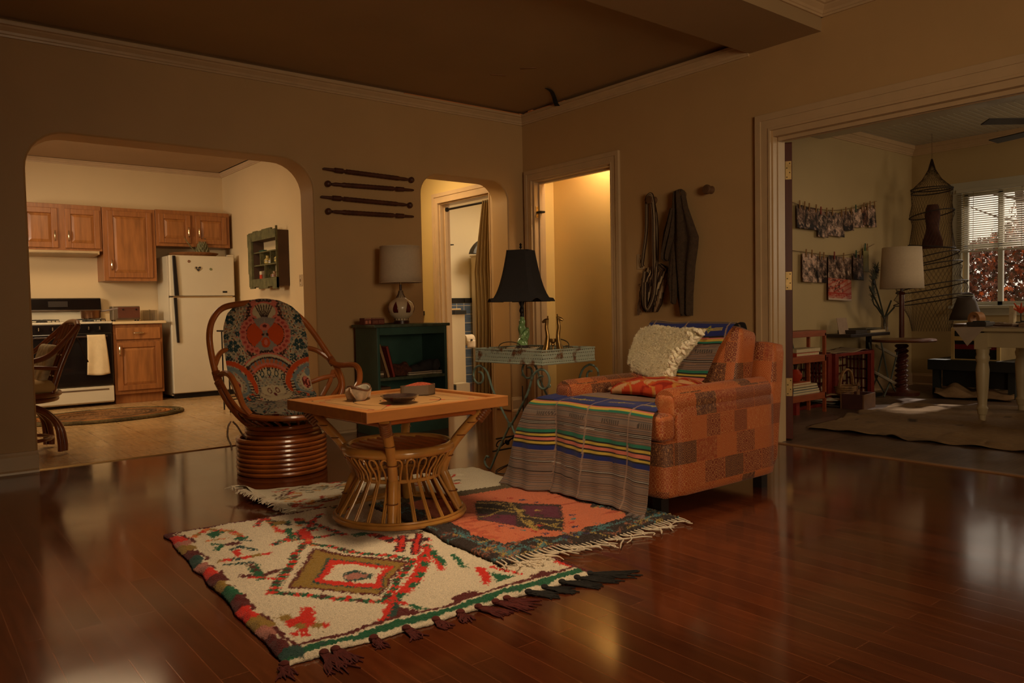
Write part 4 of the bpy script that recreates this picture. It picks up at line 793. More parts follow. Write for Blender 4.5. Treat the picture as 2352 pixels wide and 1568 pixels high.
b.ell((.002, 0, .15), (.021, .019, .026), 16, 10); b.ell((.002, 0, .172), (.012, .012, .014), 12, 8); b.tube([(-.034, -.012, .06), (-.03, -.026, .085), (-.008, -.03, .1), (.01, -.022, .075)], [.011, .012, .011, .009], 10, sub=3); b.tube([(.032, -.01, .05), (.034, -.02, .085), (.02, -.022, .115)], [.012, .011, .01], 10, sub=3); b.obj('jade_figure', JADE, gl_)
b = B().tube([(.002, 0, .18), (.004, 0, .2), (-.002, 0, .215), (.003, 0, .235), (0, 0, .26), (0, 0, .30)], [.013, .011, .014, .010, .009, .008], 10, sub=3)
for s in (-1, 1): b.tube([(0, 0, .24), (s*.02, 0, .245), (s*.034, 0, .262), (s*.036, 0, .285), (s*.03, 0, .295)], .004, 6, sub=3)
b.obj('stem', mat('dark_iron', (34, 28, 24)), gl_)
def shade(u, v):
    a = 2*PI*u; k = .158-.105*v**.5+.012*v; n8 = 8; seg = (u*8) % 1; i = int(u*8) % 8
    cor = [(1, .74), (.74, 1), (-.74, 1), (-1, .74), (-1, -.74), (-.74, -1), (.74, -1), (1, -.74)]; p0, p1 = cor[i], cor[(i+1) % 8]
    zz = .265+.285*v
    if v == 0 and i % 2 == 0: zz += .018*math.sin(PI*seg)
    return Vector(((p0[0]*(1-seg)+p1[0]*seg)*k, (p0[1]*(1-seg)+p1[1]*seg)*k, zz))
b = B().surf(shade, 64, 14, True); sh = b.obj('lamp_shade', BLK, gl_, solid=.003)
B().box(-.062, .062, -.062, .062, .546, .551).obj('shade_top', BLK, sh); B().lathe([(.003, .55), (.003, .562), (.009, .568), (.004, .575), (.008, .583), (.001, .592)], n=12).obj('finial', mat('dark_iron', (34, 28, 24)), gl_)
tag(B().tube([(-1.70, -2.0, .632), (-1.66, -2.08, .634), (-1.60, -2.1, .64), (-1.56, -2.06, .70), (-1.55, -2.03, .704), (-1.5, -2.0, .66), (-1.43, -1.95, .64)], .003, 6, sub=4).obj('lamp_cord', mat('dark_cord', (30, 24, 20))), 'dark lamp cord trailing across the iron tray', 'cord')
tag(B().tube([(-1.52, -1.78, .45), (-1.52, -1.78, .1), (-1.6, -1.8, .012), (-1.84, -1.93, .006), (-1.90, -2.02, .006), (-1.83, -2.08, .006), (-1.62, -2.12, .006), (-1.5, -2.08, .006)], .0035, 6, sub=5).obj('power_cord', mat('dark_cord', (30, 24, 20))), 'dark cord looping on the floor under the iron tray table', 'cord')
# brass giraffe candle holder
gh = thing('giraffe_candlestick', 'brass candle holder with two long necked giraffes on the tray table', 'candlestick', (-1.565, -2.115, TZ+.006), math.radians(-52)); BRD = mat('aged_brass', (150, 116, 66), .32, .8, var=.3, scale=40)
for s, hh in ((-1, .235), (1, .245)):
    b = B(); b.tube([(s*.038, 0, .004), (s*.045, 0, .03), (s*.036, 0, .075), (s*.03, 0, .13), (s*.036, 0, .18), (s*.034, 0, hh-.03), (s*.034, 0, hh-.012)], [.022, .026, .018, .012, .0105, .010, .011], 12, sub=4)
    b.tube([(s*.032, 0, hh-.012), (s*.046, 0, hh-.016), (s*.06, 0, hh-.024)], [.012, .0105, .006], 10, sub=3)
    b.tube([(s*.045, -.012, .02), (s*.05, -.02, .012), (s*.02, -.022, .006)], [.009, .008, .006], 8, sub=2); b.tube([(s*.045, .012, .02), (s*.05, .02, .012), (s*.02, .022, .006)], [.009, .008, .006], 8, sub=2)
    g = b.obj('giraffe', BRD, gh)
    b = B()
    for y in (-.005, .005): b.tube([(s*.03, y, hh-.01), (s*.027, y*1.4, hh+.012)], [.0025, .0032], 6); b.ell((s*.026, y*2.2, hh-.006), (.003, .006, .006), 8, 5)
    b.obj('horns_and_ears', BRD, g)
B().lathe([(.02, 0), (.02, .006), (.006, .02), (.005, .075), (.012, .082), (.008, .09), (.017, .1), (.018, .118), (.012, .118), (.011, .1)], n=18, cap=False).obj('candle_cup', BRD, gh)

# ================================================================== armchair
def fabric():
    m = bpy.data.materials.new('orange_upholstery'); m.use_nodes = True; nt = m.node_tree; N, L = nt.nodes, nt.links; b = N['Principled BSDF']; b.inputs['Roughness'].default_value = .6; b.inputs['Sheen Weight'].default_value = .1
    tc = N.new('ShaderNodeTexCoord'); sx = N.new('ShaderNodeSeparateXYZ'); L.new(tc.outputs['UV'], sx.inputs[0])
    def math_(op, a, v=None, c=None):
        n = N.new('ShaderNodeMath'); n.operation = op
        for i, q in enumerate((a, v, c)):
            if q is None: continue
            if isinstance(q, (int, float)): n.inputs[i].default_value = q
            else: L.new(q, n.inputs[i])
        return n.outputs[0]
    br = N.new('ShaderNodeTexBrick'); br.inputs['Scale'].default_value = 1; br.inputs['Brick Width'].default_value = .15; br.inputs['Row Height'].default_value = .105; br.inputs['Mortar Size'].default_value = .002; br.offset = .38
    br.inputs['Color1'].default_value = (0, 0, 0, 1); br.inputs['Color2'].default_value = (1, 1, 1, 1); br.inputs['Mortar'].default_value = (.5, .5, .5, 1); br.squash = .7; br.squash_frequency = 3
    L.new(tc.outputs['UV'], br.inputs['Vector']); sel = N.new('ShaderNodeSeparateColor'); L.new(br.outputs['Color'], sel.inputs[0]); cell = sel.outputs[0]
    cr = N.new('ShaderNodeValToRGB'); cr.color_ramp.interpolation = 'CONSTANT'; els = cr.color_ramp.elements
    els[0].position = 0; els[0].color = (*lin((160, 72, 26)), 1); els[1].position = .22; els[1].color = (*lin((122, 50, 22)), 1)
    for p_, c in ((.42, (170, 82, 32)), (.6, (84, 40, 22)), (.74, (146, 62, 24)), (.88, (178, 90, 38))): e = els.new(p_); e.color = (*lin(c), 1)
    L.new(cell, cr.inputs[0])
    # three figured motifs, picked patch by patch: rosettes, lattice, scroll
    v1 = N.new('ShaderNodeTexVoronoi'); v1.inputs['Scale'].default_value = 42; v1.inputs['Randomness'].default_value = .25; L.new(tc.outputs['UV'], v1.inputs['Vector'])
    r1 = math_('LESS_THAN', math_('ABSOLUTE', math_('SUBTRACT', math_('FRACT', math_('MULTIPLY', v1.outputs['Distance'], 3.1)), .5)), .16)
    v2 = N.new('ShaderNodeTexVoronoi'); v2.distance = 'MANHATTAN'; v2.inputs['Scale'].default_value = 27; v2.inputs['Randomness'].default_value = .05; L.new(tc.outputs['UV'], v2.inputs['Vector'])
    r2 = math_('LESS_THAN', math_('ABSOLUTE', math_('SUBTRACT', math_('FRACT', math_('MULTIPLY', v2.outputs['Distance'], 3.6)), .5)), .13)
    wv = N.new('ShaderNodeTexNoise'); wv.inputs['Scale'].default_value = 85; wv.inputs['Detail'].default_value = 1; wv.inputs['Distortion'].default_value = 1.4; L.new(tc.outputs['UV'], wv.inputs['Vector'])
    r3 = math_('LESS_THAN', math_('ABSOLUTE', math_('SUBTRACT', wv.outputs['Fac'], .5)), .036)
    k1 = math_('LESS_THAN', cell, .33); k3 = math_('GREATER_THAN', cell, .66); k2 = math_('SUBTRACT', math_('SUBTRACT', 1, k1), k3)
    fig = math_('ADD', math_('ADD', math_('MULTIPLY', r1, k1), math_('MULTIPLY', r2, k2)), math_('MULTIPLY', r3, k3))
    nz_ = N.new('ShaderNodeTexNoise'); nz_.inputs['Scale'].default_value = 60; L.new(tc.outputs['UV'], nz_.inputs['Vector']); fig = math_('MULTIPLY', fig, math_('MULTIPLY', nz_.outputs['Fac'], 1.25))
    mx = N.new('ShaderNodeMix'); mx.data_type = 'RGBA'; L.new(fig, mx.inputs['Factor']); L.new(cr.outputs[0], mx.inputs['A']); mx.inputs['B'].default_value = (*lin((200, 140, 84)), 1)
    L.new(mx.outputs['Result'], b.inputs['Base Color'])
    bp = N.new('ShaderNodeBump'); bp.inputs['Strength'].default_value = .25; bp.inputs['Distance'].default_value = .004; L.new(fig, bp.inputs['Height']); L.new(bp.outputs[0], b.inputs['Normal'])
    return m
UPH = fabric()
def boxuv(o):
    me = o.data; uv = me.uv_layers.new(name='UVMap')
    for p_ in me.polygons:
        n = p_.normal; a = max(range(3), key=lambda i: abs(n[i]))
        for li in p_.loop_indices:
            c = me.vertices[me.loops[li].vertex_index].co; uv.data[li].uv = ((c.y, c.z), (c.x, c.z), (c.x, c.y))[a]
    return o
def pad(name, x0, x1, y0, y1, z0, z1, r_, par, m=None, M=None, puff=0):
    """soft rounded upholstery block"""
    cx_, cy_, cz_ = (x0+x1)/2, (y0+y1)/2, (z0+z1)/2; hx, hy, hz = (x1-x0)/2, (y1-y0)/2, (z1-z0)/2; bm = bmesh.new(); bmesh.ops.create_cube(bm, size=2); bmesh.ops.subdivide_edges(bm, edges=bm.edges[:], cuts=11, use_grid_fill=True)
    for v in bm.verts:
        n = v.co.copy(); q = Vector((n.x*hx, n.y*hy, n.z*hz)); inn = Vector((max(-hx+r_, min(hx-r_, q.x)), max(-hy+r_, min(hy-r_, q.y)), max(-hz+r_, min(hz-r_, q.z)))); d = q-inn
        if d.length > 1e-7: q = inn+d.normalized()*min(r_, d.length if d.length < r_ else r_)
        if puff:
            q.x += math.copysign(puff, n.x)*(1-n.y**2)*(1-n.z**2) if abs(n.x) > .99 else 0; q.z += math.copysign(puff, n.z)*(1-n.y**2)*(1-n.x**2) if abs(n.z) > .99 else 0
        q += Vector((cx_, cy_, cz_)); v.co = (M @ q) if M else q
    me = bpy.data.meshes.new(name); bm.normal_update(); bm.to_mesh(me); bm.free(); me.polygons.foreach_set('use_smooth', [True]*len(me.polygons)); o = bpy.data.objects.new(name, me); COL.objects.link(o); me.materials.append(m or UPH); o.parent = par; return boxuv(o)
AC = thing('armchair', 'low armchair in orange patchwork print upholstery at the studio opening', 'armchair', (-1.93, -3.215, 0))
AW = .80; AX = .93
pad('base_box', .03, AX-.06, .008, AW-.008, .065, .325, .02, AC)
sc_ = pad('seat_cushion', .0, .70, .135, AW-.135, .325, .445, .035, AC, puff=.012)
for y0 in (.0, AW-.115): pad('cushion_ear', .0, .105, y0, y0+.16 if y0 == 0 else AW, .325, .445, .03, AC) if y0 == 0 else pad('cushion_ear', .0, .105, AW-.16, AW, .325, .445, .03, AC)
for y0 in (.0, AW-.135):
    pad('arm', .115, AX-.06, y0, y0+.135, .065, .475, .022, AC)
    b = B(); yc = y0+.066
    b.tube([(.105, yc, .486), (.13, yc, .486), (.5, yc, .488), (AX-.09, yc, .49)], [.058, .064, .066, .064], 20); o = b.obj('arm_roll', UPH, AC); boxuv(o)
    pad('arm_front', .095, .2, y0+.006, y0+.126, .41, .53, .035, AC)
Mb = Matrix.Translation((AX-.08, 0, .1)) @ Matrix.Rotation(math.radians(7), 4, 'Y'); pad('back_frame', -.05, .07, .01, AW-.01, 0, .63, .035, AC, M=Mb)
Mc = Matrix.Translation((.66, 0, .42)) @ Matrix.Rotation(math.radians(12), 4, 'Y'); bc = pad('back_cushion', -.02, .15, .10, AW-.10, .02, .40, .04, AC, M=Mc, puff=.015)
LEG = mat('dark_leg', (30, 22, 18), .5)
for x, y in ((.06, .06), (.06, AW-.06), (AX-.12, .05), (AX-.12, AW-.05)): B().box(x-.025, x+.025, y-.025, y+.025, 0, .068).obj('leg', LEG, AC, smooth=False)
# ---- striped woven blanket, draped from the back cushion over the seat to the floor
SER = painted_mat('woven_blanket', .9, .10, 320, .35, .1)
AO = Vector((-1.93, -3.215, 0))
path = [(.842, .60), (.83, .79), (.80, .826), (.74, .832), (.70, .80), (.665, .70), (.625, .55), (.59, .468), (.54, .462), (.35, .468), (.15, .470), (.03, .463), (-.018, .445), (-.03, .40), (-.04, .30), (-.055, .17), (-.075, .05), (-.10, .012)]
pa = []
for i in range(len(path)-1):
    (x0, z0), (x1, z1) = path[i], path[i+1]; n = max(2, int(math.hypot(x1-x0, z1-z0)/.0024))
    pa += [(x0+(x1-x0)*k/n, z0+(z1-z0)*k/n, i+k/n) for k in range(n)]
pa = np.array(pa+[(*path[-1], len(path)-1)]); ker = np.ones(17)/17
for c in (0, 1): pa[:, c] = np.convolve(np.pad(pa[:, c], 8, 'edge'), ker, 'valid')
sl = np.concatenate([[0], np.cumsum(np.hypot(*np.diff(pa[:, :2], axis=0).T))]); NVb = len(pa); NUb = 130; tpar = pa[:, 2]
rE = np.interp(tpar, [0, 2, 4, 6, 7, 8, 10, 11, 13, 17], [.14, .125, .14, .24, .33, .30, .17, .045, .02, .015])     # edge towards the camera
lE = np.interp(tpar, [0, 4, 6, 7, 9.2, 10, 11, 13, 16, 17], [.70, .69, .70, .68, .67, .80, .82, .86, .96, .97])
UB = np.linspace(0, 1, NUb)[None, :]*np.ones((NVb, 1)); TP = tpar[:, None]*np.ones((1, NUb)); Yb = rE[:, None]*(1-UB)+lE[:, None]*UB
hang = np.clip((TP-12)/3, 0, 1); folds = hang*(.012*np.sin(Yb*17+.6)+.005*np.sin(Yb*55+TP)+.02*np.exp(-((Yb-.73)/.05)**2)-.022*np.exp(-((Yb-.66)/.02)**2))
wr = smooth_noise((NVb, NUb), 30, .0035)
Xb = pa[:, 0][:, None]-folds-np.clip(Yb-.66, 0, 1)*.22*np.clip((TP-11)/3, 0, 1)+.06*np.clip(Yb-.74, 0, 1)*np.clip((TP-12)/2, 0, 1)
tx, tz_ = np.gradient(pa[:, 0]), np.gradient(pa[:, 1]); nl = np.hypot(tx, tz_); nx_, nz2 = -tz_/nl, tx/nl; sg = np.where(tpar < 3.5, -1, 1); sg = -1
Zb = pa[:, 1][:, None]+wr*1.0+.004+np.where((TP > 8) & (TP < 11.5) & (Yb > .70), .004, 0)
Xb = Xb+wr*.5
Zb = np.maximum(Zb, .012); seam = (np.abs(Yb-.43) < .004) | (np.abs(Yb-.655) < .004) | (np.abs(Yb-.165) < .004)
SG, SB, ST_, SY, SP, SK, SBR, SGN = (136, 108, 92), (34, 42, 104), (160, 124, 76), (188, 160, 66), (196, 110, 92), (36, 30, 28), (104, 84, 70), (42, 112, 88)
S = sl[:, None]*np.ones((1, NUb))+smooth_noise((NVb, NUb), 60, .0012); pb = Paint(Yb, S, SG); pb.X, pb.Y = Yb, S
def band(s0, widths):
    for w_, c in widths:
        pb.put((S >= s0) & (S < s0+w_), c); s0 += w_
    return s0
fine = lambda n: [(.0045, [SG, SBR, (150, 104, 92), SG, (92, 84, 80), (160, 130, 112)][(i*7+i//2) % 6]) for i in range(n)]
i0 = lambda t: float(np.interp(t, tpar, sl))
band(0, [(.18, SBR)]); pb.put(S < i0(2.6), SK)
s_ = band(i0(2.6), [(.006, SK), (.018, ST_), (.006, SK), (.012, SBR), (.075, SB), (.008, SK), (.008, SP), (.012, SY), (.010, SGN), (.006, SK)]+fine(5)+[(.02, (120, 104, 92))]+fine(10)+[(.004, SK), (.003, (190, 176, 160)), (.004, SK)]+fine(9)+[(.014, SGN), (.006, SK), (.01, SY), (.008, SK), (.016, SP), (.008, SK), (.01, SY), (.014, SB)]+fine(30))
sF = i0(9.6)+.085; s_ = band(sF-.03, [(.012, ST_), (.008, SK), (.006, SY), (.006, SBR), (.135, SB), (.008, SK), (.010, SP), (.012, SY), (.010, SGN), (.006, SBR)]+fine(4)+[(.02, (124, 106, 94))]+fine(7)+[(.004, SK), (.003, (190, 176, 160)), (.004, SK), (.003, (190, 176, 160)), (.004, SK)]+fine(6)+[(.016, SGN), (.007, SK), (.012, SY), (.007, SK), (.016, SP), (.007, SK), (.012, SY), (.007, SK), (.022, SB)]+fine(12)+[(.003, (190, 176, 160)), (.004, SK)]+fine(5)+[(.022, (120, 100, 88)), (.004, SK)]+fine(30))
comb = lambda lo, hi: pb.put((S > lo) & (S < hi) & (np.floor(Yb/.007) % 2 == 0) & (np.floor(Yb/.11) % 2 == 0), (70, 60, 54))
sb = i0(2.6)+.048+.075+.008+.008+.012+.01+.006+.0225; comb(sb, sb+.02); sf2 = sF-.03+.036+.135+.046+.018; comb(sf2, sf2+.02)
for sc, ycs in ((i0(2.6)+.042+.0375, (.27, .55)), (sF-.03+.036+.066, (.30, .56, .10))):
    for yc in ycs:
        for k in range(-9, 10):
            if abs(k) < 2: continue
            pb.put((np.abs(Yb-yc-k*.0085) < .0028) & (np.abs(S-sc) < .008), (168, 144, 70))
        pb.put((np.abs(Yb-yc)/.016+np.abs(S-sc)/.024 < 1), (150, 134, 66)); pb.put((np.abs(Yb-yc)/.008+np.abs(S-sc)/.012 < 1), SGN); pb.put((np.abs(Yb-yc) < .022) & (np.abs(S-sc) < .003), (168, 144, 70))
pb.put(seam, (150, 122, 104))
Pb = np.stack([Xb, Yb, Zb], -1)+np.array(AO)
blk = painted('striped_blanket', Pb, pb.C, SER, None, np.array((.0, 0, -.0035))); tag(blk, 'blue, green and grey striped woven blanket draped over the orange armchair', 'blanket')
b = B()
for i in range(3): b.tube([AO+Vector((-.10+.01*i, .02+.03*i, .02)), AO+Vector((-.13, .01+.035*i, .012)), AO+Vector((-.155+.012*i, -.01+.04*i, .008))], [.011, .013, .006], 8, sub=3)
b.obj('knotted_tassel', mat('tassel_grey', (110, 94, 88), .95, var=.4, scale=40), blk)
# ---- sheepskin over the top left of the back
SK_ = [(1463,776),(1478,757),(1510,750),(1550,757),(1590,757),(1618,760),(1600,788),(1580,812),(1562,830),(1552,855),(1545,885),(1530,892),(1512,884),(1506,872),(1490,862),(1460,850),(1447,834),(1452,808)]
def on_back(x, y):
    """the place on the leaning front of the draped back cushion seen at a photo pixel"""
    d = CF + CR*((x-1176)/FPX) - CU*((y-784)/FPX); p0 = AO+Vector((.665, 0, .70)); n = Vector((-.97, 0, .26)); return CAM_LOC+d*((p0-CAM_LOC).dot(n)/d.dot(n))
out2 = [on_back(*q) for q in SK_]; cen = sum(out2, Vector())/len(out2); nb = Vector((-.97, 0, .26)); nS, nR = 140, 40
V = []
for j in range(nR):
    row = []
    for i in range(nS):
        t = i/nS*len(out2); k = int(t); f_ = t-k; e = out2[k % len(out2)].lerp(out2[(k+1) % len(out2)], f_); r_ = j/(nR-1); q = cen.lerp(e, r_)
        th = .030*math.sqrt(max(0, 1-r_**6))*(1+.12*math.sin(q.y*180+math.sin(q.z*150)*2)*math.sin(q.z*170+q.y*60)*(1 if q.y < cen.y+.03 else .25))
        row.append(q+nb*(th+.002)+Vector((0, 0, 0)))
    V.append(row)
b = B(); vs = [[b.bm.verts.new(q) for q in row] for row in V]
for j in range(nR-1):
    for i in range(nS): b.bm.faces.new((vs[j][i], vs[j][(i+1) % nS], vs[j+1][(i+1) % nS], vs[j+1][i]))
bot = [b.bm.verts.new(q-nb*.012) for q in V[-1]]
for i in range(nS): b.bm.faces.new((vs[-1][i], vs[-1][(i+1) % nS], bot[(i+1) % nS], bot[i]))
WOOL = mat('cream_fleece', (250, 238, 208), .95, var=.06, scale=12, bump=.4, bscale=60)
shp = tag(b.obj('sheepskin', WOOL), 'cream sheepskin slung over the top left of the armchair back', 'sheepskin')
pt = shp.modifiers.new('fleece', 'PARTICLE_SYSTEM'); ps = shp.particle_systems[0].settings; ps.type = 'HAIR'; ps.count = 8000; ps.hair_length = .006; ps.child_type = 'INTERPOLATED'; ps.rendered_child_count = 7; ps.child_percent = 2; ps.roughness_2 = .008; ps.roughness_endpoint = .01; ps.clump_factor = .35; ps.root_radius = .22; ps.tip_radius = .08; ps.radius_scale = .008; ps.brownian_factor = .006
b = B(); rs = random.Random(2)
for x_, y_ in [(1616,763),(1606,776),(1597,788),(1590,797),(1582,806),(1574,815),(1568,824),(1562,833),(1558,842),(1555,852),(1551,862),(1548,872),(1543,882),(1534,888),(1524,886)]:
    for k in range(5):
        q = on_back(x_+rs.uniform(-16, 4), y_+rs.uniform(-7, 7))+nb*(.022+rs.uniform(0, .014)); e = rs.uniform(0, 3.1); d1 = Vector((0, math.cos(e), math.sin(e))); b.tube([q-d1*.016, q-d1*.006+nb*.008, q+d1*.008+nb*.006, q+d1*.018-nb*.004], [.004, .009, .009, .003], 7, sub=2)
b.obj('curled_fleece_edge', WOOL, shp)
# ---- red ikat cushion on the seat
U_, V_ = np.meshgrid(np.linspace(-1, 1, 70), np.linspace(-1, 1, 70)); kk = (1-np.abs(U_)**3)*(1-np.abs(V_)**3)
pi = Paint(U_, V_, (186, 66, 34)); n1 = smooth_noise(U_.shape, 8, 1); sw = np.sin((U_*1.6+V_)*5+n1*.8); pi.put(sw > .45, (198, 150, 104)); pi.put((sw > .45) & (smooth_noise(U_.shape, 5, 1) > .7), (190, 96, 40)); pi.put((sw < -.8), (150, 40, 24)); pi.put(np.sin((U_-V_*1.3)*7+n1) > .93, (190, 126, 60))
c0 = Vector((-1.475, -2.83, .475)); ca, sa = math.cos(.1), math.sin(.1)
Xc, Yc = .155*U_*(1-.08*V_**2), .235*V_*(1-.1*U_**2); T = np.stack([c0.x+ca*Xc-sa*Yc, c0.y+sa*Xc+ca*Yc, c0.z+.022+.062*kk**.55+smooth_noise(U_.shape, 12, .003)], -1); low = np.zeros_like(T); low[..., 2] = -.022-.04*kk**.5
cu = painted('ikat_cushion', T, pi.C, painted_mat('ikat_cloth', .8, .1, 200, .2), None, low.reshape(-1, 3)); tag(cu, 'flat red and tan ikat cushion lying on the blanket on the armchair seat', 'cushion')
b = B()
for sx, sy in ((-1, 1), (-1, -1), (1, 1), (1, -1)): b.ell((c0.x+sx*.14, c0.y+sy*.215, c0.z+.02), (.018, .016, .012), 8, 6)
b.obj('corner_tuft', mat('ikat_tuft', (150, 110, 80), .9, var=.3), cu)
# ================================================================== things on the living room walls
SPW = mat('carved_wood', (82, 44, 28), .5, var=.3, scale=14, bump=.2, bscale=60)
def spindle(label, x0, x1, z0, z1, flip):
    L_ = math.hypot(x1-x0, z1-z0); t = thing('carved_spindle', label, 'wall ornament', ((x0+x1)/2, -.030, (z0+z1)/2), 0, 'carved spindles on the wall'); t.rotation_euler = (0, -math.atan2(z1-z0, x1-x0)+(PI if flip else 0), 0)
    h = L_/2; prof = [(-h, .006), (-h+.01, .009), (-h+.09, .012), (-h+.095, .018), (-h+.16, .019), (-h+.165, .012), (-h+.185, .012), (-h+.19, .018)]
    n = 26; prof += [(-h+.2+(2*h-.34)*i/n, .0185 if i % 2 else .0165) for i in range(n+1)]; prof += [(h-.13, .013), (h-.08, .0135), (h-.055, .009), (h-.045, .009)]
    M = Matrix.Rotation(PI/2, 4, 'Y'); B().lathe([(r_, z) for z, r_ in prof], n=14, M=M).obj('shaft', SPW, t)
    B().ell((h-.02, 0, 0), (.024, .024, .024), 14, 10).obj('ball_end', SPW, t); return t
for lb, q in (('top carved dark spindle of the four hung between the arches', (-1.952, -1.170, 1.985, 1.968, False)), ('second carved spindle from the top between the arches', (-1.935, -1.172, 1.876, 1.888, True)), ('third carved spindle from the top between the arches', (-1.976, -1.19, 1.776, 1.765, False)), ('bottom carved dark spindle of the four between the arches', (-1.938, -1.178, 1.672, 1.676, True))): spindle(lb, *q)
# pegs
PEG = mat('peg_wood', (96, 66, 42), .6, var=.2)
def peg(label, y, z):
    t = thing('wall_peg', label, 'peg', (0, y, z), 0, 'wooden wall pegs'); B().cyl((0, 0, 0), (-.03, 0, 0), .028, .022, 18).obj('peg_stem', PEG, t); B().lathe([(.024, .03), (.032, .04), (.034, .056), (.028, .068), (.004, .070)], n=18, M=Matrix.Rotation(-PI/2, 4, 'Y')).obj('peg_head', PEG, t); return t
peg('bare wooden wall peg right of the hanging sweater', -2.05, 1.72)
peg('wooden wall peg holding the striped shoulder bag', -1.535, 1.71); peg('wooden wall peg under the grey sweater', -1.806, 1.715)
# hanging garments, built against the wall in y,z with real fullness
def drape(name, rows, m, depth, parent=None, off=.012, fold=14, amp=.012):
    """rows: (z, y left edge, y right edge, fullness) from the top down"""
    zs = [r_[0] for r_ in rows][::-1]; g = lambda z, i: float(np.interp(z, zs, [r_[i] for r_ in rows][::-1])); n, k = 40, 60; b = B(); z0, z1 = rows[0][0], rows[-1][0]
    def fr(u, v, s):
        z = z0+(z1-z0)*v; yl, yr, f_ = g(z, 1), g(z, 2), g(z, 3); y = yl+(yr-yl)*u; e = max(0, 1-(2*u-1)**4)**.5
        return Vector((-off-(depth*f_*e+amp*f_*math.sin(u*fold+v*3)*e if s else 0), y, z))
    b.surf(lambda u, v: fr(u, v, 1), n, k); b.surf(lambda u, v: fr(u, v, 0), n, k); bmesh.ops.remove_doubles(b.bm, verts=b.bm.verts, dist=.0008); return b.obj(name, m, parent)
KN = mat('grey_brown_knit', (74, 56, 40), .95, var=.2, scale=40, bump=.9, bscale=160)
sw = thing('grey_sweater', 'dark grey brown knitted sweater hanging from the middle wall peg', 'sweater', (0, 0, 0))
drape('sweater_body', [(1.755, -1.795, -1.815, .3), (1.745, -1.765, -1.84, .9), (1.70, -1.76, -1.852, 1), (1.62, -1.745, -1.87, .9), (1.5, -1.72, -1.92, 1), (1.40, -1.70, -1.962, 1), (1.33, -1.70, -1.955, 1), (1.2, -1.735, -1.93, 1), (1.0, -1.775, -1.91, .9), (.86, -1.80, -1.905, .9), (.845, -1.80, -1.905, .6)], KN, .05, sw, off=.03)
drape('sleeve', [(1.62, -1.745, -1.78, .6), (1.45, -1.69, -1.775, 1), (1.30, -1.655, -1.74, 1), (1.26, -1.665, -1.735, 1), (1.245, -1.67, -1.73, .4)], KN, .045, sw, off=.06)
drape('sleeve', [(1.38, -1.755, -1.77, .05), (1.28, -1.735, -1.785, .5), (1.1, -1.725, -1.80, 1), (1.0, -1.745, -1.795, 1), (.945, -1.75, -1.785, .9), (.93, -1.755, -1.78, .4)], KN, .04, sw, off=.07, amp=.004)
STR = painted_mat('bag_stripe_cloth', .9, .1, 200, .2)
bag = thing('striped_bag', 'brown and cream striped woven shoulder bag hanging from the left wall peg', 'bag', (0, 0, 0))
def strap(pts, w_, n=60, cs=((62, 44, 34), (190, 166, 132), (96, 70, 52), (190, 166, 132), (62, 44, 34), (150, 120, 92), (48, 36, 30)), th=.006):
    P_ = [Vector(p_) for p_ in pts]; q = []
    for i in range(len(P_)-1):
        a, b_, c, d = P_[max(0, i-1)], P_[i], P_[i+1], P_[min(len(P_)-1, i+2)]
        for k in range(8): t = k/8; q.append(.5*((2*b_)+(c-a)*t+(2*a-5*b_+4*c-d)*t*t+(3*b_-a-3*c+d)*t**3))
    q.append(P_[-1]); m_ = len(cs)*3; A = np.zeros((len(q), m_, 3)); C = np.zeros((len(q), m_, 3))
    for i in range(len(q)):
        t = (q[min(i+1, len(q)-1)]-q[max(i-1, 0)]).normalized(); s = t.cross(Vector((-1, 0, 0))); s = s.normalized() if s.length > .01 else Vector((0, 1, 0))
        for k in range(m_): A[i, k] = q[i]+s*w_*(k/(m_-1)-.5)+Vector((-.004*math.sin(k*1.5), 0, 0)); C[i, k] = lin(cs[k//3])
    return painted('strap', A, C, STR, bag, np.array((th, 0, 0)))
strap([(-.045, -1.51, 1.725), (-.045, -1.495, 1.69), (-.03, -1.475, 1.5), (-.03, -1.44, 1.3), (-.025, -1.425, 1.24), (-.022, -1.43, 1.22)], .028)
strap([(-.05, -1.50, 1.70), (-.06, -1.525, 1.735), (-.06, -1.555, 1.73), (-.05, -1.565, 1.6), (-.055, -1.57, 1.4), (-.06, -1.575, 1.2), (-.065, -1.572, 1.05), (-.07, -1.555, .95), (-.07, -1.52, .9), (-.07, -1.485, .93), (-.065, -1.47, 1.05), (-.06, -1.485, 1.18)], .042)
strap([(-.05, -1.56, 1.70), (-.045, -1.585, 1.55), (-.05, -1.59, 1.3), (-.075, -1.595, 1.1), (-.08, -1.58, .99), (-.08, -1.53, .905), (-.075, -1.50, .93), (-.07, -1.50, 1.1)], .03)
NYb, NZb = 50, 60; u = np.linspace(0, 1, NYb)[None]*np.ones((NZb, 1)); v = np.linspace(0, 1, NZb)[:, None]*np.ones((1, NYb))
yl = np.interp(v, [0, .25, .55, .85, 1], [-1.455, -1.42, -1.40, -1.395, -1.42]); yr = np.interp(v, [0, .12, .3, .6, .85, 1], [-1.60, -1.68, -1.66, -1.62, -1.60, -1.56]); zz = 1.22-.345*v-.04*np.sin(u*PI)*(1-v)*0+.03*(u-.5)*(1-v)
A = np.stack([-.012-.05*np.sqrt(np.clip(1-(2*u-1)**4, 0, 1))*np.sin(np.clip(v, .02, .98)*PI)**.4-.006*np.sin(u*40), yl+(yr-yl)*u, zz], -1)
Pg = Paint(u+.12*(v-.5)*1.5, v, (96, 72, 54)); k = np.floor((Pg.X+.3)*22).astype(int) % 6
for i, c in enumerate(((56, 40, 32), (186, 160, 124), (56, 40, 32), (140, 108, 78), (186, 160, 124), (80, 58, 44))): Pg.put(k == i, c)
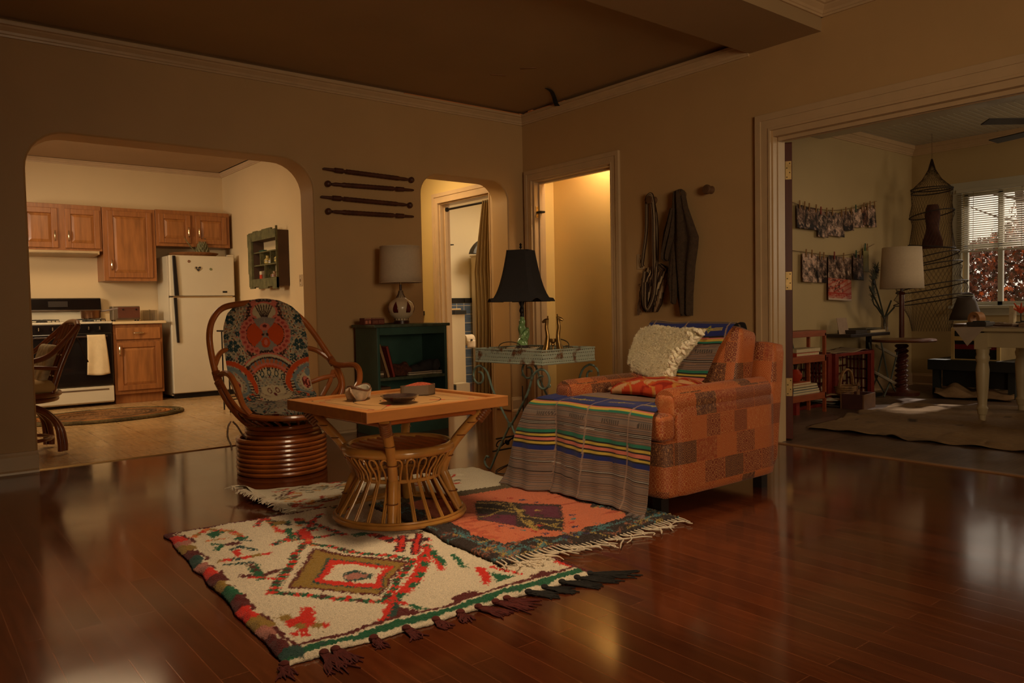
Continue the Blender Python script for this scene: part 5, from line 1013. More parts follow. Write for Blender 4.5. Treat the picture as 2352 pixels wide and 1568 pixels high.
Pg.put((np.abs(Pg.X-.38) < .09) & (v > .35) & (np.floor((v*14+np.abs(Pg.X-.38)*20)) % 2 == 0), (34, 26, 24)); Pg.put((np.abs(Pg.X-.42) < .04) & (v > .5) & (v < .8), (186, 166, 140))
painted('bag_body', A, Pg.C, STR, bag, np.array((.01, 0, 0)))
b = B()
for i in range(26): y = -1.395-.03*random.random(); z = .98-.03*random.random(); b.tube([(-.03, y, z), (-.035, y+.012, z-.05), (-.03, y+.02+random.uniform(-.01, .01), z-.10)], [.003, .0035, .002], 5)
for i in range(12): b.tube([(-.03, -1.41-.006*i, 1.09-.004*i), (-.04, -1.395-.004*i, 1.085-.01*i)], .003, 5)
fr = b.obj('bag_fringe', mat('bag_fringe_yarn', (120, 92, 68), .95, var=.4, scale=60), bag); fr['kind'] = 'stuff'
# switches
PLT = mat('switch_plate', (186, 160, 124), .45)
def switch(label, loc, rz):
    t = thing('light_switch', label, 'switch', loc, rz, 'wall light switches'); B().box(-.006, 0, -.036, .036, -.058, .058).obj('plate', PLT, t, smooth=False, bevel=.003); B().box(-.016, -.006, -.006, .006, -.012, .014).obj('toggle', PLT, t, smooth=False, bevel=.002)
    B().cyl((-.0075, 0, .042), (-.006, 0, .042), .004, n=8).cyl((-.0075, 0, -.042), (-.006, 0, -.042), .004, n=8).obj('screw', mat('dark_screw', (60, 48, 30)), t)
switch('painted light switch left of the hanging striped bag', (0, -1.39, 1.262), 0); switch('light switch on the kitchen wall right of the green shadow box', (-1.32, 1.86, 1.24), 0)
# black strap sticking up at the cornice, pale tape bits on the ceiling
pts = [px(1280, 243, 'x', -.062), px(1277, 238, 'x', -.10), px(1273, 224, 'z', 2.652), px(1268, 212, 'z', 2.652), px(1263, 207, 'z', 2.650), px(1255, 203, 'z', 2.646)]
b = B(); b.surf(lambda u, v: (lambda t: Vector(pts[int(t)]).lerp(Vector(pts[min(5, int(t)+1)]), t-int(t)))(min(4.999, v*5))+Vector((.779, -.627, 0))*(.042*(u-.5)*(1-.45*v)), 3, 24)
tag(b.obj('black_strap', mat('black_tape', (18, 14, 14), .8), solid=.003), 'black strap sticking out over the cornice at the ceiling corner', 'strap')
for lb, pa_, pb_ in (('left pale tape scrap stuck to the ceiling', (1127, 171), (1162, 174)), ('right pale tape scrap stuck to the ceiling', (1195, 158), (1232, 155))):
    a, c = px(*pa_, 'z', 2.659), px(*pb_, 'z', 2.659); d = (c-a).normalized(); n = Vector((-d.y, d.x, 0))*.012; o = B()
    v = [o.bm.verts.new(k) for k in (a-n, c-n, c+n, a+n)]; o.bm.faces.new(v); tag(o.obj('ceiling_tape', mat('pale_tape', (150, 112, 80), .7), solid=.002), lb, 'tape', 'tape scraps on the ceiling')
# closet door hinge left on the jamb
hg = thing('loose_hinge', 'brass hinge plate with dark latch on the closet door jamb', 'hinge', (.045, -.151, 1.775)); B().box(-.03, .03, -.003, 0, -.05, .05).obj('hinge_plate', BR, hg, smooth=False, bevel=.002); B().box(-.02, .03, -.06, -.003, -.012, .006).obj('latch', mat('dark_iron', (34, 28, 24)), hg, smooth=False, bevel=.003)
for dx, dz in ((-.012, .035), (.012, .02), (-.012, -.038), (.012, -.03)): B().cyl((dx, -.004, dz), (dx, -.002, dz), .004, n=8).obj('screw', mat('dark_screw', (60, 48, 30)), hg)
# ================================================================== kitchen
OAK = mat('oak_cabinet', (148, 92, 46), .38, var=.2, scale=5, stretch=(9, 9, .9), coat=.1); OAKP = mat('oak_panel', (154, 98, 50), .36, var=.26, scale=4, stretch=(7, 7, .8), coat=.1)
CHR = mat('handle_chrome', (214, 190, 150), .2, .9); ENA = mat('white_enamel', (204, 190, 160), .28, var=.02, coat=.2); BKE = mat('black_enamel', (20, 16, 15), .14, coat=.4)
def handle(par, x, y, z, ax='z'):
    b = B(); d = Vector((0, 0, 1)) if ax == 'z' else Vector((1, 0, 0)); c = Vector((x, y, z))
    b.tube([c-d*.05, c-d*.045+Vector((0, -.02, 0)), c+Vector((0, -.026, 0)), c+d*.045+Vector((0, -.02, 0)), c+d*.05], [.005, .006, .010, .006, .005], 8, sub=3)
    b.ell(c+Vector((0, -.026, 0)), (.011, .008, .02) if ax == 'z' else (.02, .008, .011), 10, 8); return b.obj('handle', CHR, par)
def door(par, x0, x1, y, z0, z1, hx=None, hz=None, name='door', hax='z'):
    w_ = .055; b = B().box(x0, x0+w_, y-.02, y, z0, z1); b.box(x1-w_, x1, y-.02, y, z0, z1); b.box(x0+w_, x1-w_, y-.02, y, z0, z0+w_); b.box(x0+w_, x1-w_, y-.02, y, z1-w_, z1)
    d = b.obj(name, OAK, par, smooth=False, bevel=.004)
    p_ = B(); q = [(x0+w_, z0+w_), (x1-w_, z0+w_), (x1-w_, z1-w_), (x0+w_, z1-w_)]; i_ = .03; r_ = [(x0+w_+i_, z0+w_+i_), (x1-w_-i_, z0+w_+i_), (x1-w_-i_, z1-w_-i_), (x0+w_+i_, z1-w_-i_)]
    A = [p_.bm.verts.new((x, y-.006, z)) for x, z in q]; C = [p_.bm.verts.new((x, y-.018, z)) for x, z in r_]
    for i in range(4): p_.bm.faces.new((A[i], A[(i+1) % 4], C[(i+1) % 4], C[i]))
    p_.bm.faces.new(C); p_.obj('raised_panel', OAKP, d, smooth=False)
    if hx is not None: handle(d, hx, y-.02, hz, hax)
    return d
YU, YB = 3.73, 4.05
def cab(label, x0, x1, z0, z1, y=YU):
    t = thing('wall_cabinet', label, 'cabinet', (0, 0, 0), 0, 'oak kitchen wall cabinets'); B().box(x0, x1, y, YB, z0, z1).obj('cabinet_body', OAK, t, smooth=False, bevel=.003); return t
c = cab('wide two door oak wall cabinet above the stove', -3.46, -2.705, 1.61, 2.085); door(c, -3.435, -3.115, YU, 1.635, 2.04, -3.145, 1.76); door(c, -3.05, -2.725, YU, 1.635, 2.04, -3.02, 1.76)
c = cab('tall single door oak wall cabinet hanging lowest', -2.70, -2.175, 1.30, 2.08, YU-.005); door(c, -2.655, -2.215, YU-.005, 1.335, 2.045, -2.63, 1.47)
c = cab('short two door oak wall cabinet above the fridge', -2.17, -1.36, 1.69, 2.09); door(c, -2.14, -1.80, YU, 1.725, 2.045, -1.83, 1.85); door(c, -1.745, -1.40, YU, 1.725, 2.045, -1.715, 1.85)
hd = thing('range_hood', 'slim cream range hood under the two door cabinet', 'range hood', (0, 0, 0)); B().prism([(3.70, 1.575), (3.70, 1.61), (4.05, 1.61), (4.05, 1.56)], 'x', -3.46, -2.74).obj('hood_body', mat('hood_cream', (178, 150, 108), .4), hd, smooth=False, bevel=.004); B().box(-3.44, -2.76, 3.695, 3.70, 1.578, 1.586).obj('trim_strip', CHR, hd, smooth=False)
# stove
sx0, sx1, sy = -3.455, -2.70, 3.47
sv = thing('stove', 'white and black gas stove with black oven door', 'stove', (0, 0, 0))
B().box(sx0, sx1, sy+.03, 4.03, .03, .855).obj('stove_body', ENA, sv, smooth=False, bevel=.004); B().box(sx0-.005, sx1+.005, sy-.005, 4.03, .85, .872).obj('cooktop', ENA, sv, smooth=False, bevel=.006)
B().box(sx0, sx1, 3.97, 4.04, .872, .985).obj('backsplash', ENA, sv, smooth=False, bevel=.003)
b = B().prism([(3.93, .985), (3.935, 1.0), (3.955, 1.115), (3.975, 1.125), (4.04, 1.125), (4.04, .985)], 'x', sx0, sx1); bg = b.obj('control_back', BKE, sv, smooth=False, bevel=.003); B().box(-3.2, -3.02, 3.93, 3.94, 1.03, 1.09).obj('clock_panel', mat('clock_dark', (52, 42, 34), .3), bg, smooth=False); B().box(sx0, sx1, 3.927, 3.934, .985, .999).obj('bright_strip', mat('dark_chrome', (120, 100, 80), .3, .8), bg, smooth=False)
B().box(sx0, sx1, sy, sy+.03, .755, .85).obj('knob_panel', BKE, sv, smooth=False, bevel=.003)
for x in (-3.36, -3.24, -3.09, -2.92, -2.82):
    k = B().cyl((x, sy, .806), (x, sy-.028, .806), .022, .018, 18).obj('knob', BKE, sv); B().box(x-.004, x+.004, sy-.034, sy-.026, .79, .822).obj('knob_grip', CHR, k, smooth=False)
ov = B().box(sx0+.003, sx1-.003, sy-.012, sy+.03, .215, .75).obj('oven_door', BKE, sv, smooth=False, bevel=.006); B().tube([(sx0+.05, sy-.012, .715), (sx0+.055, sy-.045, .72), (sx1-.055, sy-.045, .72), (sx1-.05, sy-.012, .715)], .011, 10).obj('oven_handle', mat('oven_handle_dark', (52, 36, 28), .3), ov)
dr = B().box(sx0+.003, sx1-.003, sy-.01, sy+.03, .045, .205).obj('drawer', ENA, sv, smooth=False, bevel=.005); B().box(sx0+.2, sx1-.05, sy-.013, sy-.009, .165, .18).obj('grip_slot', mat('slot_dark', (96, 74, 50), .6), dr, smooth=False)
for cx_, cy_ in ((-3.29, 3.62), (-3.29, 3.86), (-2.87, 3.62), (-2.87, 3.86)):
    g = B(); 
    for s in (-.11, .11): g.tube([(cx_-.12, cy_+s, .874), (cx_-.12, cy_+s, .895), (cx_+.12, cy_+s, .895), (cx_+.12, cy_+s, .874)], .005, 6); g.tube([(cx_+s, cy_-.12, .895), (cx_+s, cy_+.12, .895)], .005, 6)
    for a in range(4): g.tube([(cx_+.11*math.cos(a*PI/2), cy_+.11*math.sin(a*PI/2), .895), (cx_+.03*math.cos(a*PI/2), cy_+.03*math.sin(a*PI/2), .897)], .005, 6)
    g.lathe([(.035, 0), (.035, .01), (.03, .014), (.001, .014)], c=(cx_, cy_, .873), n=16); g.obj('burner_grate', mat('grate_iron', (26, 22, 20), .5, .4), sv)
pt_ = thing('saucepan', 'small metal saucepan with a grey handle on the stove', 'saucepan', (-2.855, 3.66, .902), math.radians(12)); B().lathe([(.08, 0), (.092, .008), (.095, .07), (.099, .085), (.094, .085), (.089, .07), (.086, .012), (.001, .01)], n=28, cap=False).obj('pan_body', mat('pan_copper', (126, 88, 58), .25, .85, var=.2), pt_)
B().tube([(.092, -.02, .075), (.13, -.03, .08), (.26, -.06, .105)], [.007, .009, .010], 8).obj('pan_handle', mat('pan_handle_grey', (120, 104, 92), .4), pt_)
# towel over the oven handle
U_ = B(); 
def tw(u, v):
    s = v*2; zt = .735; x = -2.955+.165*u+.02*(1 if v > .5 else 0)*0+.012*math.sin(v*3); f_ = .004*math.sin(u*9+v*2)
    if v < .42: t = v/.42; return Vector((x+.012, sy-.03+.004*math.sin(u*8), zt-.27*(1-t)))
    if v < .5: t = (v-.42)/.08; return Vector((x, sy-.045-.016*math.sin(t*PI/2)+.012*(1-t), zt+.002*math.sin(t*PI)))
    t = (v-.5)/.5; return Vector((x+.05*t*(u-.1), sy-.062-.006*t-f_*t*2, zt-.40*t*(1-.10*u*0)-.012*t*math.sin(u*PI)))
U_.surf(tw, 16, 40); tag(U_.obj('tea_towel', mat('cream_cloth', (214, 188, 142), .9, var=.06, scale=20, bump=.2, bscale=150), solid=.004), 'cream tea towel hanging over the oven door handle', 'towel')
# base cabinet and counter
bc_ = thing('base_cabinet', 'oak base cabinet with a drawer between stove and fridge', 'cabinet', (0, 0, 0)); B().box(-2.685, -2.20, 3.50, 4.04, .1, .835).box(-2.675, -2.21, 3.54, 4.04, 0, .1).obj('cabinet_body', OAK, bc_, smooth=False, bevel=.003)
door(bc_, -2.66, -2.225, 3.50, .14, .645, -2.635, .565); d_ = B().box(-2.66, -2.225, 3.48, 3.50, .675, .80).obj('drawer', OAKP, bc_, smooth=False, bevel=.006); handle(d_, -2.445, 3.48, .742, 'x')
tag(B().box(-2.692, -2.165, 3.46, 4.045, .838, .868).box(-2.692, -2.165, 4.02, 4.045, .868, .96).obj('countertop', mat('cream_laminate', (214, 186, 138), .3, var=.03), smooth=False, bevel=.006), 'cream countertop with backsplash lip over the oak base cabinet', 'countertop')
ra = thing('toaster', 'brown fronted boxy toaster on the kitchen counter', 'toaster', (-2.50, 3.72, .868)); B().box(-.15, .12, -.07, .08, .012, .16).obj('body', mat('toaster_chrome', (126, 108, 84), .35, .5), ra, smooth=False, bevel=.008); B().box(-.10, .118, -.074, -.07, .025, .15).obj('front_panel', mat('toaster_brown', (92, 50, 32), .35), ra, smooth=False, bevel=.002)
for x in (-.05, .08): B().cyl((x, -.074, .125), (x, -.086, .125), .008, n=10).obj('knob', mat('dark_iron', (34, 28, 24)), ra)
for x in (-.13, .1):
    for y in (-.05, .06): B().cyl((x, y, 0), (x, y, .014), .01, n=8).obj('foot', mat('dark_iron', (34, 28, 24)), ra)
B().box(-.11, .118, -.078, -.07, .02, .034).obj('lower_strip', mat('dark_chrome', (120, 100, 80)), ra, smooth=False)
tr_ = thing('acrylic_tray', 'clear upright rack on the counter beside the fridge', 'rack', (-2.27, 3.80, .868)); gm = mat('clear_acrylic', (206, 196, 176), .1, trans=.92); B().box(-.06, .09, -.05, -.047, 0, .115).obj('front_pane', gm, tr_, smooth=False); B().box(-.06, .09, .047, .05, 0, .115).obj('back_pane', gm, tr_, smooth=False); B().box(-.06, .09, -.047, .047, 0, .003).obj('bottom', gm, tr_, smooth=False); B().tube([(.02, -.02, .004), (.02, -.02, .12), (.02, .02, .12)], .0025, 5).obj('divider_wire', mat('dark_iron', (34, 28, 24)), tr_)
# fridge
fx0, fx1, fy = -2.10, -1.395, 3.515
fr_ = thing('refrigerator', 'white top freezer refrigerator with black handles', 'refrigerator', (0, 0, 0)); B().box(fx0, fx1, fy+.07, 4.02, .03, 1.575).obj('cabinet', ENA, fr_, smooth=False, bevel=.008)
df = B().box(fx0, fx1, fy, fy+.066, 1.13, 1.578).obj('freezer_door', ENA, fr_, smooth=False, bevel=.01); dm = B().box(fx0, fx1, fy, fy+.066, .06, 1.118).obj('fridge_door', ENA, fr_, smooth=False, bevel=.01)
B().box(fx0+.002, fx1-.002, fy+.03, fy+.075, .05, 1.57).obj('door_gasket', mat('gasket', (70, 54, 38), .7), fr_, smooth=False); B().box(fx0+.02, fx1-.02, fy+.05, fy+.1, 0, .05).obj('kick_grille', mat('dark_iron', (34, 28, 24)), fr_, smooth=False)
def hstrip(par, z0, z1, nm='handle'): B().prism([(fx0+.052, z0), (fx0+.092, z0+.03) if z0 > 1 else (fx0+.068, z0), (fx0+.07, z1), (fx0+.038, z1)] if False else [(fx0+.03, z1), (fx0+.062, z1), (fx0+.072 if z0 < 1 else fx0+.085, z0), (fx0+.048 if z0 < 1 else fx0+.04, z0)], 'y', fy-.028, fy-.001).obj(nm, mat('black_handle', (22, 17, 15), .3), par, smooth=False, bevel=.004)
hstrip(df, 1.135, 1.57); hstrip(dm, .62, 1.112); B().box(fx0+.03, fx1-.03, fy-.003, fy, 1.112, 1.126).obj('chrome_strip', CHR, dm, smooth=False); B().box(fx1-.14, fx1-.09, fy-.004, fy, 1.165, 1.185).obj('badge', mat('badge_black', (24, 20, 20), .3), df, smooth=False)
B().box(fx1-.07, fx1, fy+.005, fy+.06, 1.578, 1.596).obj('hinge_cap', ENA, fr_, smooth=False, bevel=.004)
def mag(label, x, z, r_, c):
    t = tag(B().cyl((0, 0, 0), (0, -.006, 0), r_, r_*.85, 14).obj('fridge_magnet', mat('magnet_'+label.split()[0], c, .5, var=.3)), label, 'magnet', 'fridge magnets'); t.location = (x, fy, z)
q = px(434, 600, 'y', fy); mag('brown round magnet at the upper left of the freezer door', q.x, q.z, .016, (120, 84, 56)); q = px(484, 618, 'y', fy); mag('green round magnet at the right of the freezer door', q.x, q.z, .015, (116, 116, 78))
hm = thing('heart_magnet', 'black and cream heart shaped magnet in the middle of the freezer door', 'magnet', (px(455, 617, 'y', fy).x, fy, px(455, 617, 'y', fy).z)); hp = [(.042*math.sin(t)**3, .036*(13*math.cos(t)-5*math.cos(2*t)-2*math.cos(3*t)-math.cos(4*t))/16) for t in [2*PI*i/40 for i in range(40)]]
B().prism(hp, 'y', -.005, 0).obj('heart', mat('heart_cream', (176, 156, 120), .5), hm, smooth=False)
b = B()
for x, z, r_ in ((-.02, .01, .011), (.018, .012, .012), (0, -.014, .012), (.002, .008, .007), (-.014, -.008, .006), (.016, -.01, .006)): b.cyl((x, -.005, z), (x, -.007, z), r_, n=8)
b.obj('heart_print', mat('heart_black', (30, 24, 24), .5), hm)
ty = thing('wicker_tray', 'round wicker tray lying on top of the refrigerator', 'tray', (-1.76, 3.77, 1.581)); B().lathe([(.001, 0), (.22, 0), (.26, .03), (.265, .035), (.26, .038), (.215, .01), (.001, .008)], n=36, cap=False).obj('tray_body', mat('wicker', (142, 92, 48), .6, var=.3, scale=30, bump=.4), ty)
pa_ = thing('dried_artichoke', 'spiky dried plant bundle with a long stem on the wicker tray', 'plant', (-1.68, 3.72, 1.592)); b = B()
for k in range(5):
    for i in range(11):
        a = 2*PI*(i+.5*(k % 2))/11; r_ = .062-.008*k; z = .015+.022*k; b.prism([(-.016, 0), (.016, 0), (0, .055)], 'y', -.002, .002) if False else b.tube([(r_*.7*math.cos(a), r_*.7*math.sin(a), z), (r_*1.1*math.cos(a), r_*1.1*math.sin(a), z+.03), (r_*1.35*math.cos(a), r_*1.35*math.sin(a), z+.062)], [.012, .014, .001], 6)
b.ell((0, 0, .05), (.058, .058, .06), 14, 10); b.obj('scales', mat('dried_scale', (112, 104, 68), .8, var=.4, scale=30), pa_)
B().tube([(.02, 0, .1), (.03, .01, .16), (.035, 0, .20)], [.03, .018, .003], 8, sub=3).obj('leaf_tip', mat('dark_leaf', (58, 70, 60), .7), pa_); B().tube([(-.06, -.01, .03), (-.13, -.03, .09), (-.21, -.05, .20)], [.007, .007, .003], 8, sub=3).obj('stem', mat('dried_stem', (112, 106, 66), .7), pa_)
# braided oval rug
br2 = B(); cx0, cy0 = -3.0, 2.47
for i in range(15):
    rx, ry = .68-.042*i, .455-.030*i
    if ry < .01: break
    br2.ring((cx0+.0, cy0, .012), rx, ry, .0165, 64, 6)
bo = br2.obj('braided_rug', painted_mat('rag_braid', .9, .35, 60, .8)); ca = bo.data.color_attributes.new('Col', 'FLOAT_COLOR', 'POINT')
for v in bo.data.vertices:
    e = math.hypot((v.co.x-cx0)/.68, (v.co.y-cy0)/.455); t = math.atan2(v.co.y-cy0, v.co.x-cx0); c = lin([(92, 76, 44), (84, 70, 42), (150, 92, 40), (128, 90, 48), (110, 78, 46), (92, 66, 40), (120, 84, 48)][min(6, int((1-e)*14)) if e < .999 else 0]); k = .75+.5*(math.sin(t*90) > 0); ca.data[v.index].color = (c[0]*k, c[1]*k, c[2]*k, 1)
tag(bo, 'oval braided rag rug on the kitchen tiles before the stove', 'rug')
# rattan dining chair seen from behind, half hidden by the wall
kc = thing('rattan_dining_chair', 'dark rattan dining chair with cream seat pad at the kitchen edge', 'chair', (-3.86, .74, 0), math.radians(4)); KR = mat('dark_rattan', (112, 58, 30), .28, var=.25, scale=8, coat=.3)
for s in (-1, 1):
    b = B(); yy = s*.2
    b.tube([(.17, yy, .42), (.23, yy, .60), (.30, yy*.97, .76), (.345, yy*.93, .855)], [.02, .02, .019, .018], 10, sub=4); b.obj('back_post', KR, kc)
    b = B(); b.tube([(.345, yy*.93, .86), (.25, s*.235, .76), (.14, s*.265, .665), (0, s*.28, .632), (-.2, s*.28, .63), (-.27, s*.26, .58), (-.26, s*.24, .43)], .0175, 10, sub=5); b.tube([(.2, s*.225, .58), (0, s*.262, .60), (-.2, s*.262, .6)], .013, 8, sub=4); b.obj('arm', KR, kc)
    b = B(); b.tube([(.02, s*.05, .33), (.12, s*.11, .30), (.21, s*.165, .2), (.235, s*.18, .08), (.235, s*.18, .02)], .021, 10, sub=4); b.tube([(.03, s*.075, .325), (.13, s*.135, .285), (.19, s*.195, .2), (.205, s*.205, .08), (.205, s*.205, .02)], .018, 10, sub=4); b.obj('leg', KR, kc)
    b = B(); b.tube([(-.02, s*.05, .33), (-.12, s*.11, .30), (-.21, s*.165, .2), (-.235, s*.18, .08), (-.235, s*.18, .02)], .021, 10, sub=4); b.obj('leg', KR, kc)
b = B(); b.tube([(.345, -.186, .86), (.36, -.1, .885), (.362, 0, .89), (.36, .1, .885), (.345, .186, .86)], .018, 10, sub=4); b.obj('crest_rail', KR, kc)
b = B()
for y in (-.12, -.04, .04, .12): b.tube([(.18, y, .43), (.245, y, .6), (.345, y, .87)], .013, 8, sub=3)
for z, x in ((.52, .205), (.66, .26), (.76, .3)): b.tube([(x, -.19, z), (x+.01, 0, z), (x, .19, z)], .010, 8, sub=3)
b.obj('back_canes', KR, kc)
b = B(); b.ring((0, 0, .405), .25, .26, .019, 40, 8); b.ring((0, 0, .37), .235, .245, .016, 40, 8); b.lathe([(.24, .375), (.24, .4), (.02, .41)], n=28); b.obj('seat_ring', KR, kc)
b = B(); b.ring((0, 0, .10), .20, .19, .012, 40, 8); b.cyl((0, 0, .3), (0, 0, .38), .06, n=16); b.obj('base_stretcher', KR, kc)
pad('seat_pad', -.25, .20, -.23, .23, .415, .50, .04, kc, mat('seat_pad_cloth', (176, 146, 94), .9, var=.06, scale=10), puff=.012)
pd = pad('back_pad', .04, .10, -.17, .17, .50, .80, .025, kc, mat('back_pad_cloth', (160, 146, 116), .9, var=.4, scale=22), Matrix.Translation((-.085, 0, .12)) @ Matrix.Rotation(math.radians(20), 4, 'Y') @ Matrix.Translation((0, 0, -.12)))
B().tube([(.31, -.17, .80), (.345, -.19, .76), (.37, -.19, .68), (.40, -.185, .61)], .005, 6, sub=4).obj('cushion_tie', mat('tie_dark', (70, 56, 44), .9), pd); B().tube([(.27, .12, .66), (.29, .03, .67), (.27, -.05, .64)], .006, 6, sub=3).obj('cushion_tie', mat('tie_teal', (60, 104, 92), .9), pd)
# slim black metal stand in front of the fridge, behind the swivel chair
ms = thing('metal_stand', 'slim black metal stand between swivel chair and refrigerator', 'stand', (-1.98, 1.9, 0)); b = B()
DI = mat('dark_iron', (34, 28, 24))
ml = [px(506, 780, 'y', 2.2), px(514, 780, 'y', 2.45)]
for (x, y) in ((-.06, .0), (-.03, .26), (.16, .0), (.19, .26)): B().cyl((x, y, 0), (x, y, .76), .007, n=8).obj('leg', DI, ms)
B().box(-.075, .205, -.012, .272, .755, .77).obj('stand_top', DI, ms, smooth=False); b = B().cyl((-.06, 0, .12), (.16, 0, .12), .005, n=6); b.cyl((-.03, .26, .12), (.19, .26, .12), .005, n=6); b.obj('stretcher', DI, ms)
# weathered green shadow box on the kitchen's right wall
GW = mat('weathered_green', (92, 86, 50), .8, var=.35, scale=16, bump=.5, bscale=40)
sb_ = thing('shadow_box', 'weathered green shadow box shelf with jagged frame on the kitchen wall', 'shelf', (0, 0, 0)); xf = -1.435; y0, y1, z0_, z1_ = 2.13, 2.88, 1.20, 1.77
rj = random.Random(3)
def jag(a0, a1, lo, hi, n):
    P_ = []; 
    for i in range(n): a = a0+(a1-a0)*i/n; h = rj.uniform(lo, hi); P_ += [(a, h), (a0+(a1-a0)*(i+.96)/n, h)]
    return P_
FW = .085
b = B(); b.prism([(y0-.0, z1_-FW), (y1, z1_-FW)]+jag(y1, y0, z1_, z1_+.035, 6), 'x', xf-.02, xf); b.prism([(y1, z0_+FW), (y0, z0_+FW)]+jag(y0, y1, z0_-.03, z0_+.005, 6), 'x', xf-.02, xf)
b.prism([(y1-FW, z0_), (y1-FW, z1_)]+[(h, a) for a, h in jag(z1_, z0_, y1, y1+.03, 4)], 'x', xf-.024, xf-.002); b.prism([(y0, z0_-.02), (y0+.012, z0_-.02), (y0+.012, z1_+.03), (y0, z1_+.03)], 'x', xf-.02, xf); b.obj('front_frame', GW, sb_, smooth=False)
B().box(xf, -1.325, y0, y0+.02, z0_, z1_-.01).box(xf, -1.325, y1-FW, y1-FW+.02, z0_, z1_-.01).box(xf+.001, -1.326, y0+.001, y1-FW-.001, z0_+.001, z0_+FW).box(xf+.001, -1.326, y0+.001, y1-FW-.001, z1_-FW, z1_-FW+.02).obj('box_side', mat('shadow_box_inner', (78, 54, 34), .8, var=.2), sb_, smooth=False)
for zz in (1.43, 1.565): B().box(xf+.002, -1.325, y0+.02 if zz < 1.5 else y0+.02, y1-FW, zz-.008, zz+.004).obj('little_shelf', GW, sb_, smooth=False)
for yy, a, c in ((2.62, 1.434, 1.557), (2.34, 1.434, 1.557), (2.50, 1.285, 1.422)): B().box(xf+.002, -1.325, yy-.006, yy+.006, a, c).obj('divider', GW, sb_, smooth=False)
def trinket(name, label, y, z, w_, h, c, kind='box'):
    t = thing(name, label, 'trinket', (-1.385, y, z), 0, 'trinkets in the shadow box')
    if kind == 'box': B().box(-.02, .02, -w_/2, w_/2, 0, h*.55).obj('lower_half', mat('tr_'+name+'_'+str(c[0]), c[0], .5), t, smooth=False, bevel=.003); B().box(-.0195, .0195, -w_/2, w_/2, h*.55, h).obj('upper_half', mat('tr2_'+name+'_'+str(c[1]), c[1], .5), t, smooth=False, bevel=.003)
    else: B().lathe([(w_*.3, 0), (w_*.5, h*.15), (w_*.5, h*.5), (w_*.2, h*.75), (w_*.22, h)], n=14).obj('bottle_body', mat('tr_'+name+'_'+str(c[0]), c[0], .3, var=.3), t); B().lathe([(w_*.2, h*.3), (w_*.52, h*.32), (w_*.52, h*.42), (w_*.2, h*.44)], n=14).obj('painted_band', mat('tr2_'+name+'_'+str(c[1]), c[1], .4), t)
trinket('little_box', 'red and cream matchbox in the bottom left cell of the shadow box', 2.70, 1.285, .055, .085, ((188, 60, 34), (196, 180, 150))); trinket('little_box', 'small dim grey carton beside the red matchbox in the shadow box', 2.62, 1.285, .05, .085, ((96, 84, 66), (110, 92, 70)))
trinket('little_cup', 'left small painted cup in the bottom right cell of the shadow box', 2.36, 1.285, .08, .07, ((150, 118, 84), (110, 44, 34)), 'b'); trinket('little_cup', 'right small painted cup with dark band in the shadow box', 2.22, 1.285, .08, .08, ((170, 140, 100), (50, 36, 34)), 'b')
trinket('little_figure', 'yellow striped little figure in the middle row of the shadow box', 2.54, 1.435, .07, .09, ((186, 160, 88), (110, 96, 60)), 'b'); trinket('little_jar', 'white jar with blue spot in the middle row of the shadow box', 2.44, 1.435, .06, .06, ((206, 190, 160), (40, 50, 90)), 'b'); trinket('little_figure', 'yellow striped figure in the right middle cell of the shadow box', 2.25, 1.435, .085, .10, ((190, 166, 90), (90, 92, 60)), 'b')
trinket('little_bottle', 'slim tan bottle at the left end of the middle row in the shadow box', 2.71, 1.435, .03, .08, ((176, 140, 96), (150, 110, 70)), 'b'); trinket('little_dish', 'low dark green dish on the upper left ledge of the shadow box', 2.66, 1.57, .13, .02, ((40, 76, 62), (40, 76, 62)))
sh_ = thing('little_shells', 'pale spiky shells on the upper right ledge of the shadow box', 'trinket', (-1.385, 2.28, 1.57), 0, 'trinkets in the shadow box'); b = B()
for i in range(9): a = -1.2+i*.3; b.tube([(0, .01*a, .0), (.008*math.sin(i*2), .045*math.sin(a), .055*math.cos(a)+.01)], [.007, .002], 6)
b.obj('spikes', mat('shell_pale', (196, 160, 116), .5, var=.2), sh_)

# ================================================================== hall and bathroom seen through the small arch
TILE = plank_mat('blue_tiles', (96, 112, 136), (84, 102, 128), (206, 196, 170), .108, .108, .15, axis='x', mortar=.004); TILE.node_tree.nodes['Mapping'].inputs['Rotation'].default_value = (PI/2, 0, 0)
for n_ in TILE.node_tree.nodes:
    if n_.type == 'TEX_BRICK': n_.offset = 0
BLT = mat('black_tile', (16, 15, 15), .45); yb_ = 2.5
tag(B().box(.03, 2.15, yb_-.012, yb_, .0, 1.0).obj('trim_tile', TILE, smooth=False), 'blue square wall tiles in the bathroom', 'tiles', kind='structure') if False else struct(B().box(.03, 2.15, yb_-.012, yb_, .0, 1.0).obj('wall_tile', TILE, smooth=False), 'blue square tiles low on the bathroom wall')
b = B()
for i in range(10): b.box(.03+i*.212, .03+i*.212+.206, yb_-.02, yb_, 1.005, 1.065)
struct(b.obj('trim_tile_border', BLT, smooth=False, bevel=.003), 'black border tiles over the blue tiles')
pq = px(1048, 716, 'y', 1.55); 
pw0, pw1 = px(1026, 800, 'y', 1.55).x-.5, px(1069, 800, 'y', 1.55).x
pz = px(1048, 722, 'y', 1.55).z
struct(B().box(.03, pw1, 1.55, 1.67, 0, pz).obj('wall_bath_low', BW, smooth=False), 'low cream partition wall in the bathroom')
b = B()
for i in range(5): b.box(pw1-.17*(i+1)+.02, pw1-.17*i+.016, 1.535, 1.685, pz, pz+.045)
struct(b.obj('trim_black_cap', BLT, smooth=False, bevel=.004), 'black tile capping on the low bathroom partition')
